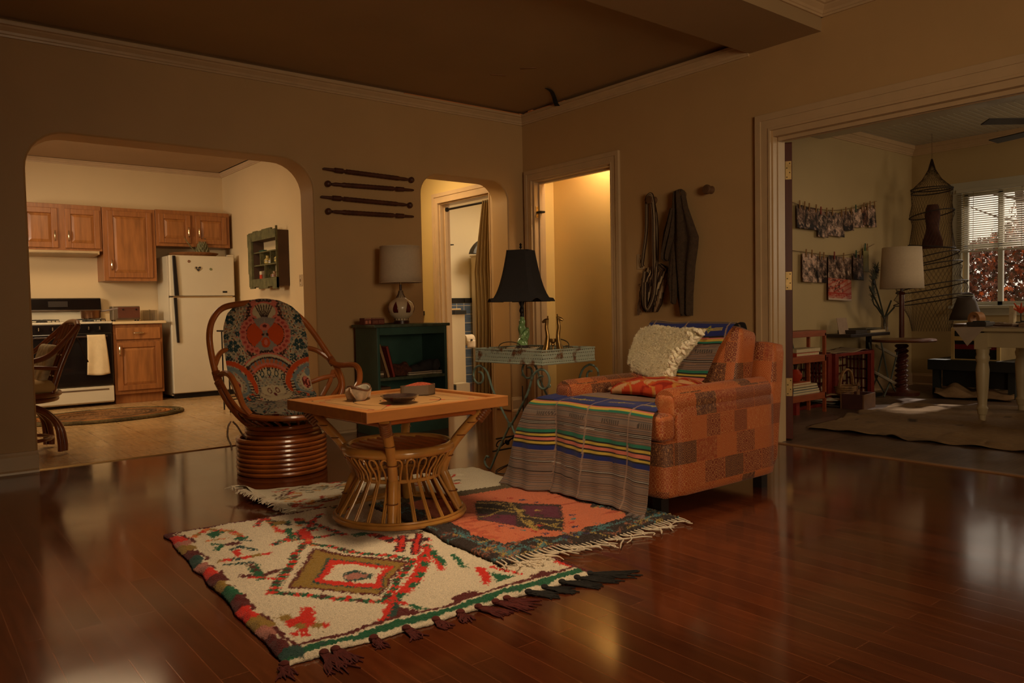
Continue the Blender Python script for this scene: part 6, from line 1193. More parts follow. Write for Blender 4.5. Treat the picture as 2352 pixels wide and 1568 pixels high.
q = px(1050, 712, 'y', 1.6); wbk = thing('folded_cloth', 'cream folded cloth on the black capped partition', 'cloth', (q.x-.1, 1.6, pz+.045)); B().box(-.12, .12, -.05, .05, 0, .02).obj('cloth_fold', mat('cream_cloth', (214, 188, 142)), wbk, bevel=.008)
q = px(1082, 780, 'y', 1.60); tpz = thing('toilet_roll', 'white toilet paper roll on the end of the low partition', 'toilet paper', (pw1+.075, 1.60, q.z), 0); WHT = mat('tissue_white', (222, 206, 180), .9)
B().lathe([(.02, -.055), (.06, -.055), (.06, .055), (.02, .055), (.02, -.055)], n=28, M=Matrix.Rotation(PI/2, 4, 'Y'), cap=False).obj('paper_roll', WHT, tpz); B().surf(lambda u, v: Vector((-.055+.11*u, -.061, -.085*v)), 4, 6).obj('loose_sheet', WHT, tpz, solid=.002); B().cyl((-.075, 0, 0), (0, 0, 0), .008, n=10).cyl((0, -.07, 0), (0, .07, 0), .012, n=12).obj('spindle', BKE, tpz)
q = px(1095, 583, 'y', 2.1); cbt = thing('tall_cabinet', 'tall white narrow cabinet behind the curtain in the bathroom', 'cabinet', (px(1083, 700, 'y', 2.45).x+.005, 2.1, 0)); B().box(0, .40, 0, .35, 0, q.z-.01).obj('cabinet_body', ENA, cbt, smooth=False, bevel=.006); B().box(-.012, .41, -.012, .36, q.z-.01, q.z+.01).obj('cabinet_top', ENA, cbt, smooth=False, bevel=.004); B().box(.0, .4, -.004, 0, px(1090, 728, 'y', 2.1).z, px(1090, 728, 'y', 2.1).z+.008).obj('door_gap', mat('slot_dark', (96, 74, 50)), cbt, smooth=False)
q2 = px(1098, 580, 'y', 2.15); hb = thing('dark_bag', 'dark round topped toiletry bag on the tall bathroom cabinet', 'bag', (q2.x+.1, 2.2, q.z+.01)); B().surf(lambda u, v: Vector(((-.17+.34*u), (-.06+.12*v), .17*max(0, math.sin(PI*u))**.5*max(0, math.sin(PI*v))**.35)), 18, 10).obj('bag_body', mat('dark_bag_skin', (52, 50, 44), .5, var=.4, scale=20), hb); B().tube([(-.06, -.065, .06), (0, -.072, .09), (.06, -.065, .06)], .006, 6, sub=3).obj('bag_handle', mat('bag_trim', (120, 104, 76), .5), hb)
# bath wall fittings
q = px(1030, 504, 'y', 2.45); f_ = thing('towel_hook', 'small black square hook high on the bathroom wall', 'hook', (q.x, 2.5, q.z)); B().box(-.035, .035, -.02, 0, -.03, .03).obj('hook_plate', BLT, f_, smooth=False, bevel=.003); B().box(-.012, .012, -.05, -.02, -.012, .012).obj('hook_peg', BLT, f_, smooth=False, bevel=.003)
q = px(1032, 562, 'y', 2.4); f_ = thing('wall_shelf', 'little white bracket shelf with dark top on the bathroom wall', 'shelf', (q.x, 2.5, q.z)); B().box(-.09, .06, -.11, 0, -.004, .008).obj('shelf_top', mat('dark_iron', (34, 28, 24)), f_, smooth=False); B().prism([(-.09, -.07), (0, -.09), (0, -.004), (-.10, -.004)], 'x', -.06, .01).obj('bracket', ENA, f_, smooth=False)
# curtain on its rod in the bathroom doorway
rod = thing('curtain_rod', 'dark tension rod across the bathroom doorway', 'curtain rod', (-.03, 0, 1.94)); B().cyl((0, .372, 0), (0, 1.2, 0), .011, n=10).obj('rod', DI, rod); B().lathe([(.012, 0), (.022, .006), (.022, .02), (.012, .028)], n=14, M=Matrix.Translation((0, 1.165, 0)) @ Matrix.Rotation(-PI/2, 4, 'X')).obj('end_knob', DI, rod)
CUR = mat('olive_curtain', (146, 120, 74), .8, var=.12, scale=8, stretch=(6, 6, .6)); b = B()
def cur(u, v):
    z = 1.955-1.93*v; w0, w1 = .378, .378+(.20+.40*min(v, .35) if v < .35 else .34-.04*(v-.35)+.10*max(0, v-.8)); return Vector((-.03+(.026+.02*v)*math.sin(u*2*PI*5.5+v*1.2)*(.75+.25*math.sin(v*9)), w0+(w1-w0)*u, z))
b.surf(cur, 90, 50); tag(b.obj('curtain', CUR, solid=.003), 'olive curtain gathered at the right of the bathroom doorway', 'curtain')
lin_ = B().surf(lambda u, v: Vector((.03+(.02+.03*v)*math.sin(u*2*PI*3+v*2), .40+(.30+.06*v)*u, .78-.765*v+.05*math.sin(u*PI)*(1-v))), 60, 30); tag(lin_.obj('shower_liner', mat('pale_liner', (176, 164, 142), .35, var=.1, scale=12), solid=.002), 'pale plastic sheet hanging low behind the olive curtain', 'curtain')
q = px(1062, 900, 'z', .0); bm_ = thing('step_box', 'black and white box on the bathroom floor', 'box', (.20, 1.47, 0)); B().box(-.14, -.02, -.08, .05, 0, .12).obj('black_half', BLT, bm_, smooth=False); B().box(-.018, .16, -.08, .05, 0, .13).obj('white_half', ENA, bm_, smooth=False)
q = px(1345, 660, 'x', .97)
# ================================================================== studio through the wide opening
YW = -1.5
# photographs pegged on two strings along the studio's left wall
PHO = painted_mat('photo_print', .45, .05, 50, 0); PEGW = mat('clothes_peg', (150, 112, 70), .6, var=.2); PEGG = mat('green_peg', (46, 84, 62), .5); PEGR = mat('red_peg', (140, 52, 38), .5)
CORDM = mat('thin_cord', (110, 84, 58), .8)
def photo(label, cx_, ctop, w_, h, tilt, seed, group, style='dark', pegs=(0,), y=YW-.03, pc=PEGW):
    r = np.random.default_rng(seed); nu, nv = max(14, int(w_*130)), max(18, int(h*130)); U, V = np.meshgrid(np.linspace(-.5, .5, nu), np.linspace(0, 1, nv))
    n = np.zeros(U.shape)
    for k, a in ((6, .45), (3, .4), (1, .3)): n += smooth_noise(U.shape, k, a)
    base = {'dark': (96, 76, 66), 'pale': (142, 118, 104), 'brown': (84, 56, 44)}[style]; P = Paint(U, V, base); P.put(n > .35, tuple(min(255, int(c*1.6)) for c in base)); P.put(n > .8, (196, 172, 152)); P.put(n < -.35, tuple(int(c*.55) for c in base)); P.put(n < -.75, (34, 28, 28))
    if style == 'dark': P.put((V > .78) & (n < .5), (42, 34, 34))
    if seed == 77:
        P.put(V > .5, (190, 118, 98)); P.put((V > .5) & (n > .5), (206, 160, 140)); P.put((V > .52) & (V < .8) & (U < .1) & (n < .0), (92, 50, 42)); P.put((V > .5) & (np.sin((U*2+V*6)*9) > .8), (176, 56, 40)); P.put(((V > .82) & (V < .86)) | ((V > .88) & (V < .90)), (176, 58, 42)); P.put(V > .95, (206, 180, 160))
    ct, sn = math.cos(tilt), math.sin(tilt); X = U*w_; Z = -V*h; T = np.stack([cx_+X*ct-Z*sn, y-.006*np.sin(V*3)*np.cos(U*4)-.01*V+0*U, ctop+X*sn+Z*ct], -1)
    t = thing('photograph', label, 'photo', (0, 0, 0), 0, group); painted('print', T, P.C, PHO, t, np.array((0, .002, 0)))
    for k, px_ in enumerate(pegs):
        b = B(); c = Vector((cx_+px_*ct, y-.006, ctop+px_*sn)); b.box(-.006, .006, -.006, .004, -.035, .04, Matrix.Translation(c) @ Matrix.Rotation(-tilt+.05*k, 4, 'Y')); b.obj('clothes_peg', pc if k == 0 else PEGW, t, smooth=False, bevel=.002)
    return t
def W(x, y): q = px(x, y, 'y', YW-.03); return q.x, q.z
rows = [('leftmost dark photo on the upper string', 1829, 470, 1850, 525, 'dark', 1), ('second photo on the upper string, greyish with pale lower half', 1848, 476, 1877, 528, 'dark', 2), ('third photo on the upper string, tall with pale figures', 1878, 484, 1902, 545, 'pale', 3), ('fourth photo on the upper string, tall and light', 1900, 486, 1938, 543, 'pale', 4), ('fifth photo on the upper string, dark topped', 1934, 484, 1957, 530, 'dark', 5), ('sixth photo on the upper string, pale landscape', 1958, 478, 1983, 522, 'pale', 6), ('narrow dark brown photo near the right end of the upper string', 1979, 474, 1993, 517, 'brown', 7), ('rightmost pale brown photo on the upper string', 1991, 470, 2009, 522, 'pale', 8)]
for lb, xa, ya, xb, yb2, stl, sd_ in rows:
    (X0, Z0a), (X1, Z1a) = W(xa, ya), W(xb, ya+2); Zb_ = W((xa+xb)/2, yb2)[1]; w_ = X1-X0; photo(lb, (X0+X1)/2, Z0a, w_, Z0a-Zb_, -.03 if sd_ < 5 else .05, sd_, 'photos on the upper string', stl, (-w_*.25, w_*.3) if w_ > .12 else (0,), YW-.03-.004*(sd_ % 3), PEGG if sd_ == 6 else (PEGR if sd_ == 3 else PEGW))
rows = [('left grey photo with a folded dark corner on the lower string', 1841, 582, 1874, 648, 'pale', 11), ('second photo on the lower string, grey with dark base', 1877, 588, 1899, 649, 'dark', 12), ('large photo on the lower string with red checked lower half', 1901, 588, 1954, 690, 'dark', 77), ('dark based photo on the lower string right of the large one', 1958, 584, 1981, 643, 'dark', 14), ('pale greenish paper slip at the right end of the lower string', 1983, 568, 1995, 625, 'pale', 15)]
for lb, xa, ya, xb, yb2, stl, sd_ in rows:
    (X0, Z0a), (X1, Z1a) = W(xa, ya), W(xb, ya+2); Zb_ = W((xa+xb)/2, yb2)[1]; w_ = X1-X0; t = photo(lb, (X0+X1)/2, Z0a, w_, Z0a-Zb_, -.03 if sd_ != 77 else -.04, sd_, 'photos on the lower string', stl, (-w_*.28, w_*.12) if w_ > .1 else (0,), YW-.03-.004*(sd_ % 3), {77: PEGR, 14: PEGG, 15: PEGG}.get(sd_, PEGW))
    if sd_ == 15:
        for ch in t.children:
            if ch.name.startswith('print'): ch.data.color_attributes['Col'].data.foreach_set('color', np.tile([*lin((150, 142, 92)), 1], len(ch.data.vertices)).astype('f'))
for lb, pts in (('upper string holding photos on the studio wall', ((1815, 462), (1850, 473), (1900, 482), (1940, 481), (1980, 472), (2015, 462))), ('lower string holding photos on the studio wall', ((1815, 574), (1860, 580), (1920, 587), (1970, 580), (2010, 560)))):
    tag(B().tube([(W(*q)[0], YW-.022, W(*q)[1]) for q in pts], .0025, 6, sub=4).obj('string', CORDM), lb, 'string', 'photo strings')
# tall fish net hung in the corner
NET = mat('net_cord', (64, 48, 36), .9, var=.3, scale=30)
nc = px(2140, 500, 'x', 3.75); nt_ = thing('hanging_net', 'tall conical brown fishing net with hoops hanging in the studio corner', 'net', (nc.x, nc.y, 0))
zz = lambda y: px(2140, y, 'x', 3.75).z; k_ = lambda w_: w_/FPX*((Vector((3.75, nc.y, 1))-CAM_LOC).dot(CF))/2
prof = [(365, 1.5), (390, 8), (412, 20), (432, 40), (436, 43), (450, 42), (470, 41), (490, 45), (493, 46), (515, 40), (540, 43), (565, 47), (568, 48), (580, 50), (590, 56), (605, 52), (612, 62), (635, 58), (655, 72), (661, 74), (675, 70), (688, 78), (700, 62), (730, 46), (760, 40)]
pr = [(k_(2*w_), zz(y)) for y, w_ in prof]
b = B(); n = 40
for s in (-1, 1):
    for i in range(n):
        pts = []
        for j, (r_, z) in enumerate(pr): a = 2*PI*i/n+s*(pr[0][1]-z)*2.1; pts.append((r_*math.cos(a), r_*math.sin(a), z))
        b.tube(pts, .0012, 3, caps=False)
mesh_ = b.obj('net_mesh', NET, nt_)
ir_ = 0
for y, w_, tl in ((434, 43, .0), (440, 42, .01), (492, 46, .03), (566, 48, -.02), (592, 56, .05), (612, 62, .04), (659, 73, .05), (688, 78, .05)):
    B().ring((0, 0, zz(y)), k_(2*w_), k_(2*w_), .006, 40, 6, tilt=lambda c, s, t=tl: -t*s*1.2).obj('hoop', mat('net_hoop', (40, 30, 24), .7), nt_)
b = B().tube([(0, 0, zz(365)), (0, 0, 2.598)], .0015, 6); b.obj('hanging_cord', NET, nt_)
tag(B().surf(lambda u, v: Vector((nc.x+(.05+.03*math.sin(v*5))*math.cos(2*PI*u)+.02, nc.y+(.05+.04*v)*math.sin(2*PI*u)*(1+.2*math.sin(v*9)), zz(470)-v*(zz(470)-zz(570)))), 20, 20, True).obj('cloth_bundle', mat('brown_bundle', (74, 40, 28), .9, var=.3, scale=15)), 'dark brown cloth bundle hanging inside the fishing net', 'cloth')
LF = [(194, 92, 32), (206, 68, 28), (150, 70, 36), (120, 52, 34), (210, 120, 50)]
# drum shaded floor lamp with twisted post and round table
lq = px(2071, 770, 'x', 3.25); lx, ly = 3.25, lq.y; z_ = lambda y: px(2070, y, 'x', lx).z; dist = (Vector((lx, ly, 1))-CAM_LOC).dot(CF); u_ = lambda w_: w_/FPX*dist
fl_ = thing('floor_lamp', 'floor lamp with white drum shade, dark twisted post and tray table', 'floor lamp', (lx, ly, 0)); DKW = mat('dark_turned_wood', (82, 36, 22), .35, var=.25, coat=.2)
r1, r0 = u_(41), u_(46); B().surf(lambda u, v: Vector(((r0+(r1-r0)*v)*math.cos(2*PI*u), (r0+(r1-r0)*v)*math.sin(2*PI*u), z_(663)+(z_(568)-z_(663))*v)), 44, 4, True).obj('lamp_shade', SHD, fl_, solid=.003)
B().cyl((0, 0, z_(775)), (0, 0, z_(672)), .024, n=14).cyl((0, 0, z_(672)), (0, 0, z_(650)), .012, n=10).lathe([(.025, 0), (.035, .01), (.02, .03)], c=(0, 0, z_(672)-.02), n=14).obj('post', DKW, fl_)
B().lathe([(.001, 0), (.30, 0), (.31, .012), (.30, .025), (.001, .025)], c=(0, 0, z_(784)), n=40, cap=False).obj('table_ring', mat('table_red_brown', (104, 58, 34), .35, coat=.2), fl_)
zt_ = z_(790); pr2 = [(.06, .0), (.075, .02)]; b = B(); nT = 70; RR = []
def tw2(u, v):
    a = 2*PI*u; r_ = .052+.012*math.cos(2*(a-v*9*2*PI/2)); return Vector((r_*math.cos(a), r_*math.sin(a), .06+(zt_-.06)*v))
b.surf(tw2, 28, 80, True); b.obj('twisted_column', DKW, fl_); B().lathe([(.16, 0), (.165, .03), (.09, .045), (.06, .07)], n=32).obj('base', DKW, fl_)
# dark desk tray with things, peacock feathers in a glass
DT = thing('drawing_table', 'small dark side table cluttered with books by the floor lamp', 'table', (0, 0, 0)); yd = -1.78; q0, q1 = px(1950, 768, 'y', yd), px(2040, 778, 'y', yd); tz0 = q0.z
B().box(q0.x, q1.x, yd-.02, yd+.24, tz0-.03, tz0).obj('tabletop', mat('dark_desk', (40, 30, 26), .4), DT, smooth=False, bevel=.004); pxx = px(2014, 800, 'y', yd).x; B().box(pxx-.02, pxx+.02, yd+.06, yd+.10, 0, tz0-.03).obj('post', DI, DT, smooth=False); B().box(pxx-.05, pxx+.12, yd-.0, yd+.16, 0, .03).obj('foot', DI, DT, smooth=False)
def slab(name, label, cat, x0, x1, z0, z1, c, yy=yd, dep=.18, group=None, page=True):
    t = thing(name, label, cat, (x0, yy, z0), 0, group); B().box(0, x1-x0, 0, dep, 0, z1-z0).obj('cover', mat('cov_'+'_'.join(map(str, c)), c, .55, var=.12), t, smooth=False, bevel=.002)
    if page: B().box(.004, x1-x0+.0006, -.0008, dep-.004, (z1-z0)*.18, (z1-z0)*.82).obj('pages', PAGE, t, smooth=False)
    return t
X = lambda x, y: px(x, y, 'y', yd).x; Zz = lambda x, y: px(x, y, 'y', yd).z
slab('dark_case', 'dark box on the left of the cluttered side table', 'box', X(1966, 765), X(1992, 765), tz0, tz0+.035, (56, 46, 38), page=False); slab('closed_book', 'pale open paged book on the cluttered side table', 'book', X(1999, 768), X(2034, 768), tz0, tz0+.028, (150, 132, 104)); slab('notebook', 'thin green notebook on top of the dark box', 'notebook', X(1990, 760), X(2026, 760), tz0+.036, tz0+.046, (78, 74, 58), page=False)
nb_ = thing('paper_card', 'pale pinkish paper card leaning on the wall above the dark table', 'card', (X(1963, 770), yd+.10, tz0)); B().box(-.09, .09, 0, .004, 0, .155, Matrix.Rotation(-.18, 4, 'X')).obj('card_sheet', mat('card_pink', (168, 142, 122), .8, var=.1, scale=20), nb_, smooth=False)
gv = thing('feather_vase', 'glass vase of dark peacock feathers on the cluttered side table', 'vase', (X(2043, 775), yd+.05, tz0)); B().lathe([(.03, 0), (.035, .01), (.03, .1), (.036, .16), (.033, .16), (.027, .1), (.03, .014), (.001, .008)], n=20, cap=False).obj('glass', gm, gv)
FE = mat('peacock_green', (46, 50, 36), .6, var=.4, scale=40); gl0 = gv.location
for i, (x1_, y1_, x2_, y2_, eye) in enumerate(((2020, 640, 2026, 612, 1), (2012, 690, 2010, 630, 1), (2000, 660, 2006, 680, 0), (2052, 705, 2060, 700, 0), (2040, 690, 2040, 715, 0))):
    a_, c_ = Vector((X(x1_, y1_), yd+.05-.02*i, Zz(x1_, y1_)))-gl0, Vector((X(x2_, y2_), yd+.05-.03*i, Zz(x2_, y2_)))-gl0
    f_ = B().tube([(0, 0, .02), (0, 0, .12), a_*.6+Vector((0, 0, .05)), a_, c_] if eye else [(0, 0, .02), (0, 0, .12), a_], [.004, .007, .008, .006, .004] if eye else [.004, .009, .008], 8, sub=4).obj('feather', FE, gv)
    if eye: 
        b = B()
        for k in range(120): t = k/119; an = random.uniform(0, 2*PI); b.tube([a_.lerp(c_, t), a_.lerp(c_, t)+Vector((.075*math.cos(an), .01*math.sin(an*3), .05*math.sin(an)+.02))], [.003, .001], 4)
        bb_ = b.obj('barbs', FE, f_); bb_['kind'] = 'stuff'; B().ell(a_.lerp(c_, .7)+Vector((0, -.015, 0)), (.022, .005, .028), 14, 8).obj('eye_spot', mat('eye_black', (14, 16, 22), .5), f_)
# shelf unit with orange edges at the door
SHW = mat('orange_shelf', (148, 72, 36), .45, var=.18, scale=8, stretch=(1, 6, 6)); ysh = -1.98
XS = lambda x, y: px(x, y, 'y', ysh).x; ZS = lambda x, y: px(x, y, 'y', ysh).z; xR = XS(1898, 850); xL = xR-.62
sf = thing('shelf_unit', 'low open shelf unit with orange brown edges beside the mahogany door', 'shelf', (0, 0, 0))
for yt, dz in ((766, .05), (824, .055), (911, .055)): z = ZS(1870, yt); B().box(xL, xR, ysh, ysh+.17, z-dz/2, z+dz/2).obj('shelf_board', SHW, sf, smooth=False, bevel=.003)
for yy in (ysh, ysh+.145): B().box(xR-.02, xR, yy, yy+.025, 0, ZS(1870, 766)).obj('upright', SHW, sf, smooth=False); B().box(xL, xL+.02, yy, yy+.025, 0, ZS(1870, 766)).obj('upright', SHW, sf, smooth=False)
B().box(xR-.38, xR-.33, ysh+.05, ysh+.1, 0, ZS(1870, 911)).obj('foot_block', mat('red_block', (128, 34, 24), .5), sf, smooth=False)
zA, zB, zC = ZS(1870, 766)+.025, ZS(1870, 824)+.0275, ZS(1870, 911)+.0275
pc_ = thing('pencil_cup', 'glass cup of scissors and pencils on the orange shelf top', 'cup', (XS(1836, 755), ysh+.12, zA)); B().lathe([(.04, 0), (.042, .12), (.038, .12), (.036, .008), (.001, .006)], n=20, cap=False).obj('cup', gm, pc_)
b = B()
for i in range(7): b.tube([(.02*math.cos(i*2), .02*math.sin(i*2), .01), (.035*math.cos(i), .03*math.sin(i), .15+.03*(i % 3))], .005, 6)
b.obj('pencil', mat('pencil_brown', (92, 58, 36), .5, var=.4), pc_); b = B(); b.ring((0, 0, 0), .03, .022, .005, 18, 6); o_ = b.obj('scissor_handle', DI, pc_); o_.location = (-.03, 0, .20); o_.rotation_euler = (PI/2, 0, 0)
fd_ = thing('display_folder', 'dark grey green folder leaning inside the orange shelf', 'folder', (XS(1838, 810), ysh+.12, zB)); B().prism([(-.22, 0), (.14, 0), (.02, .255), (-.22, .255)], 'y', 0, .012).obj('folder_cover', mat('folder_grey', (62, 62, 50), .6), fd_, smooth=False)
for i, (lb, w_, h, c) in enumerate((('red book at the bottom of the stack under the folder in the orange shelf', .34, .03, (170, 58, 34)), ('cream book topping the red book in the orange shelf', .36, .035, (190, 170, 132)))): slab('stacked_book', lb, 'book', xR-.44, xR-.44+w_, zB+(0 if i == 0 else .031), zB+(.03 if i == 0 else .062), c, ysh+.01, .145, 'books in the orange shelf')
for i, (lb, w_, c) in enumerate((('bottom white magazine in the low stack of the orange shelf', .40, (176, 166, 140)), ('second magazine, bluish, in the low stack of the orange shelf', .39, (96, 110, 116)), ('dark green book in the low stack of the orange shelf', .37, (58, 66, 52)), ('cream magazine above the dark green book in the low shelf stack', .36, (186, 164, 126)), ('orange top book of the low stack in the orange shelf', .26, (184, 82, 40)))): slab('stacked_magazine', lb, 'book', xR-.49, xR-.49+w_, zC+.021*i, zC+.021*i+.02, c, ysh+.01, .145, 'low stack in the orange shelf')
vs_ = thing('red_jar', 'small round red jar on the low book stack in the shelf', 'jar', (xR-.33, ysh+.09, zC+.106)); B().lathe([(.03, 0), (.055, .03), (.058, .06), (.035, .09), (.03, .1)], n=22).obj('jar_body', mat('red_glaze', (160, 52, 30), .25, coat=.4), vs_); B().tube([(0, 0, .1), (.01, 0, .15), (.005, 0, .17)], [.012, .02, .008], 8, sub=2).obj('stopper', mat('dark_glaze', (62, 46, 40)), vs_)
# red plastic crates stacked on their sides, with basket
CRT = mat('red_crate', (112, 34, 24), .4, var=.2, scale=10); CRD = mat('dark_red_crate', (82, 26, 20), .5, var=.25, scale=10)
yc_ = -1.80; XC = lambda x, y: px(x, y, 'y', yc_).x; ZC = lambda x, y: px(x, y, 'y', yc_).z
def crate(label, x0, x1, z0, z1, y0, d, m):
    t = thing('plastic_crate', label, 'crate', (0, 0, 0), 0, 'red crates along the studio wall')
    def lattice(nm, fn, na, nb):
        b = B()
        for i in range(na+1): b.box(*fn(i/na, 0, 1, 1))
        for j in range(nb+1): b.box(*fn(j/nb, 0, 1, 0))
        return b.obj(nm, m, t, smooth=False)
    th = .008
    for nm, xx in (('side', x0), ('side', x1)): lattice(nm, lambda f, a, c, vert: (xx-th, xx+th, y0+f*d-.006, y0+f*d+.006, z0, z1) if vert else (xx-th, xx+th, y0, y0+d, z0+f*(z1-z0)-.008, z0+f*(z1-z0)+.008), 7, 5)
    lattice('back_grid', lambda f, a, c, vert: (x0+f*(x1-x0)-.007, x0+f*(x1-x0)+.007, y0+d-th, y0+d, z0, z1) if vert else (x0, x1, y0+d-th, y0+d, z0+f*(z1-z0)-.008, z0+f*(z1-z0)+.008), 8, 6)
    b = B(); b.box(x0-.01, x0+.05, y0-.01, y0+.03, z0, z1); b.box(x1-.05, x1+.01, y0-.01, y0+.03, z0, z1); b.box(x0, x1, y0-.008, y0+.028, z1-.03, z1); b.box(x0, x1, y0-.008, y0+.028, z0, z0+.025); b.obj('rim', CRT, t, smooth=False, bevel=.003)
    return t
crate('wide red plastic crate on its side holding the wicker basket', XC(1918, 850), XC(2005, 850), .0, ZC(1960, 808), yc_, .26, CRD); crate('red plastic crate behind the orange shelf unit', xR-.25, XC(1912, 850), 0, ZC(1905, 812), yc_+.02, .24, CRD)
ct_ = tag(B().surf(lambda u, v: Vector((XC(1912, 806)+u*(XC(1992, 806)-XC(1912, 806)), yc_-.01+.24*v, ZC(1960, 808)+.006+.012*abs(math.sin(u*17+v*5))*v+.014*u*math.sin(u*9))), 40, 12).obj('paper_sheets', mat('rumpled_paper', (150, 128, 100), .8, var=.25, scale=12), solid=.003), 'rumpled paper sheets lying on the red crates', 'paper')
WIC = mat('wicker_pale', (138, 100, 58), .7, var=.3, scale=30, bump=.5)
yk = -1.86; q = px(1945, 905, 'y', yk); bs_ = thing('wicker_basket', 'small wicker basket with handle in front of the red crate', 'basket', (q.x, yk, .03)); b = B()
for i in range(8): b.ring((0, 0, .006+i*.018), .10+.004*i, .075+.003*i, .0095, 36, 6)
b.lathe([(.001, 0), (.1, 0), (.1, .01)], n=24, cap=False); b.obj('basket_body', WIC, bs_); b = B()
for k in range(2): b.tube([(-.10+.2*k*.0, 0, .14), (-.02+.01*k, -.01*k, .25), (.05, .0, .27), (.10, .0, .2), (.115, 0, .14)] if False else [(-.12, .01*k, .14), (-.07, .01*k, .25), (.02, .01*k, .285), (.09, .01*k, .24), (.12, .01*k, .14)], .009, 8, sub=4)
b.obj('basket_handle', WIC, bs_)
bq = px(1997, 938, 'z', 0); wb = thing('wooden_box', 'slatted wooden box on the studio floor beside the paper heap', 'box', (bq.x, bq.y, 0), .12); wb.scale = (.72, .72, .85); WBX = mat('box_slats', (112, 76, 46), .7, var=.2, scale=10)
for y_ in (0, .26): B().box(-.18, .20, y_, y_+.016, 0, .15).obj('long_side', WBX, wb, smooth=False, bevel=.002)
for x_ in (-.18, .184): B().box(x_, x_+.016, .016, .26, 0, .15).obj('end_panel', mat('box_dark_end', (72, 34, 24), .7, var=.2), wb, smooth=False)
B().box(-.16, .18, .016, .26, 0, .012).obj('bottom', WBX, wb, smooth=False)
B().prism([(-.14, .1), (-.05, .1), (-.06, .25), (-.09, .275), (-.12, .25)], 'y', .09, .104).obj('handled_end', WBX, wb, smooth=False, bevel=.003); B().box(-.108, -.08, .085, .089, .2, .235).obj('grip_hole', DI, wb, smooth=False)
pq2 = px(1930, 930, 'z', 0); 
for i, (lb, dx, dy, rz, c) in enumerate((('bottom dark newspaper in the heap on the studio floor', .0, 0, .1, (70, 58, 48)), ('grey newspaper in the floor heap by the shelf unit', .06, .03, -.2, (150, 138, 120)), ('orange edged folder in the floor heap by the shelf unit', .12, .01, .3, (150, 84, 50)), ('crumpled white top newspaper of the floor heap', -.02, .05, .5, (176, 160, 138)), ('tan cloth covered parcel on the floor heap', -.12, .10, -.1, (140, 112, 78)))):
    t = tag(B().surf(lambda u, v, i=i: Vector((-.20+.40*u, -.13+.26*v, .012+.016*i+(.012*math.sin(u*9+i)*math.cos(v*7+i*2))*(1 if i > 1 else .2)+(.03*(1-abs(2*u-1)) if i == 4 else 0))), 22, 14).obj('newspaper', mat('news_'+str(i), c, .8, var=.35, scale=25), solid=.008), lb, 'paper', 'paper heap on the studio floor'); t.location = (pq2.x+dx, pq2.y+dy+.05, 0); t.rotation_euler = (0, 0, rz)
# two tier folding plant stand with pale round trays
yq = -1.80; q = px(2028, 900, 'y', yq); tsd = thing('tiered_stand', 'folding iron stand with two pale round trays beside the twisted post', 'stand', (q.x, yq, 0)); WP = mat('pale_tray', (196, 186, 164), .6, var=.25, scale=14); zt1, zt2 = px(2030, 868, 'y', yq).z, px(2034, 808, 'y', yq).z
for z, dx, r_ in ((zt1, .0, .125), (zt2, .05, .115)): o_ = B().lathe([(.001, 0), (r_*.9, 0), (r_, .02), (r_*.97, .022), (r_*.88, .008), (.001, .006)], n=36, cap=False).obj('tray', WP, tsd); o_.location = (dx, 0, z); o_.rotation_euler = (.5, .2, .3)
b = B()
for s in (-1, 1): b.tube([(-.16, s*.06, zt2+.1), (-.02, s*.06, zt1), (.16, s*.06, .01)], .008, 6); b.tube([(.15, s*.07, zt2), (.02, s*.07, zt1), (-.13, s*.07, .01)], .008, 6)
b.obj('folding_leg', mat('grey_iron', (84, 88, 78), .5, .4), tsd)
# painter's cloth on the studio floor
dc = [tuple(px(x, y, 'z', 0)[:2]) for x, y in ((1848, 985), (2440, 1052), (2440, 940), (2060, 928))]
U, V, XY = quad_grid(dc, .02); XY = XY+np.dstack([smooth_noise(U.shape, 9, .02), smooth_noise(U.shape, 9, .02)]); z = .008+np.abs(smooth_noise(U.shape, 8, .008))+.018*np.exp(-((V-.42-.05*np.sin(U*5))/.025)**2)+.012*np.exp(-((V-.68)/.02)**2)+.012*np.clip((.05-V)/.05, 0, 1)*(.5+.5*np.sin(U*37))
P = Paint(U, V, (140, 112, 78)); P.put(smooth_noise(U.shape, 14, 1) > .9, (122, 98, 70)); P.put(smooth_noise(U.shape, 4, 1) > 2.1, (84, 68, 50))
dcl = painted('drop_cloth', np.dstack([XY, z]), P.C, painted_mat('canvas_cloth', .9, .12, 30, .3), None, np.array((0, 0, -.004))); tag(dcl, 'rumpled tan canvas drop cloth spread on the studio floor', 'cloth')
fq = [tuple(px(x, y, 'z', 0)[:2]) for x, y in ((2145, 915), (2330, 925), (2330, 905), (2150, 898))]
U, V, XY = quad_grid(fq, .02); z = .02+np.abs(smooth_noise(U.shape, 6, .02))+.07*np.exp(-((U-.25)/.12)**2)*np.sin(V*PI)+.02*np.sin(V*PI); P = Paint(U, V, (120, 94, 66))
tag(painted('folded_canvas', np.dstack([XY, z]), P.C, MATS['canvas_cloth'], None, np.array((0, 0, -.006))), 'crumpled folded canvas on the studio floor before the dark bench', 'cloth')
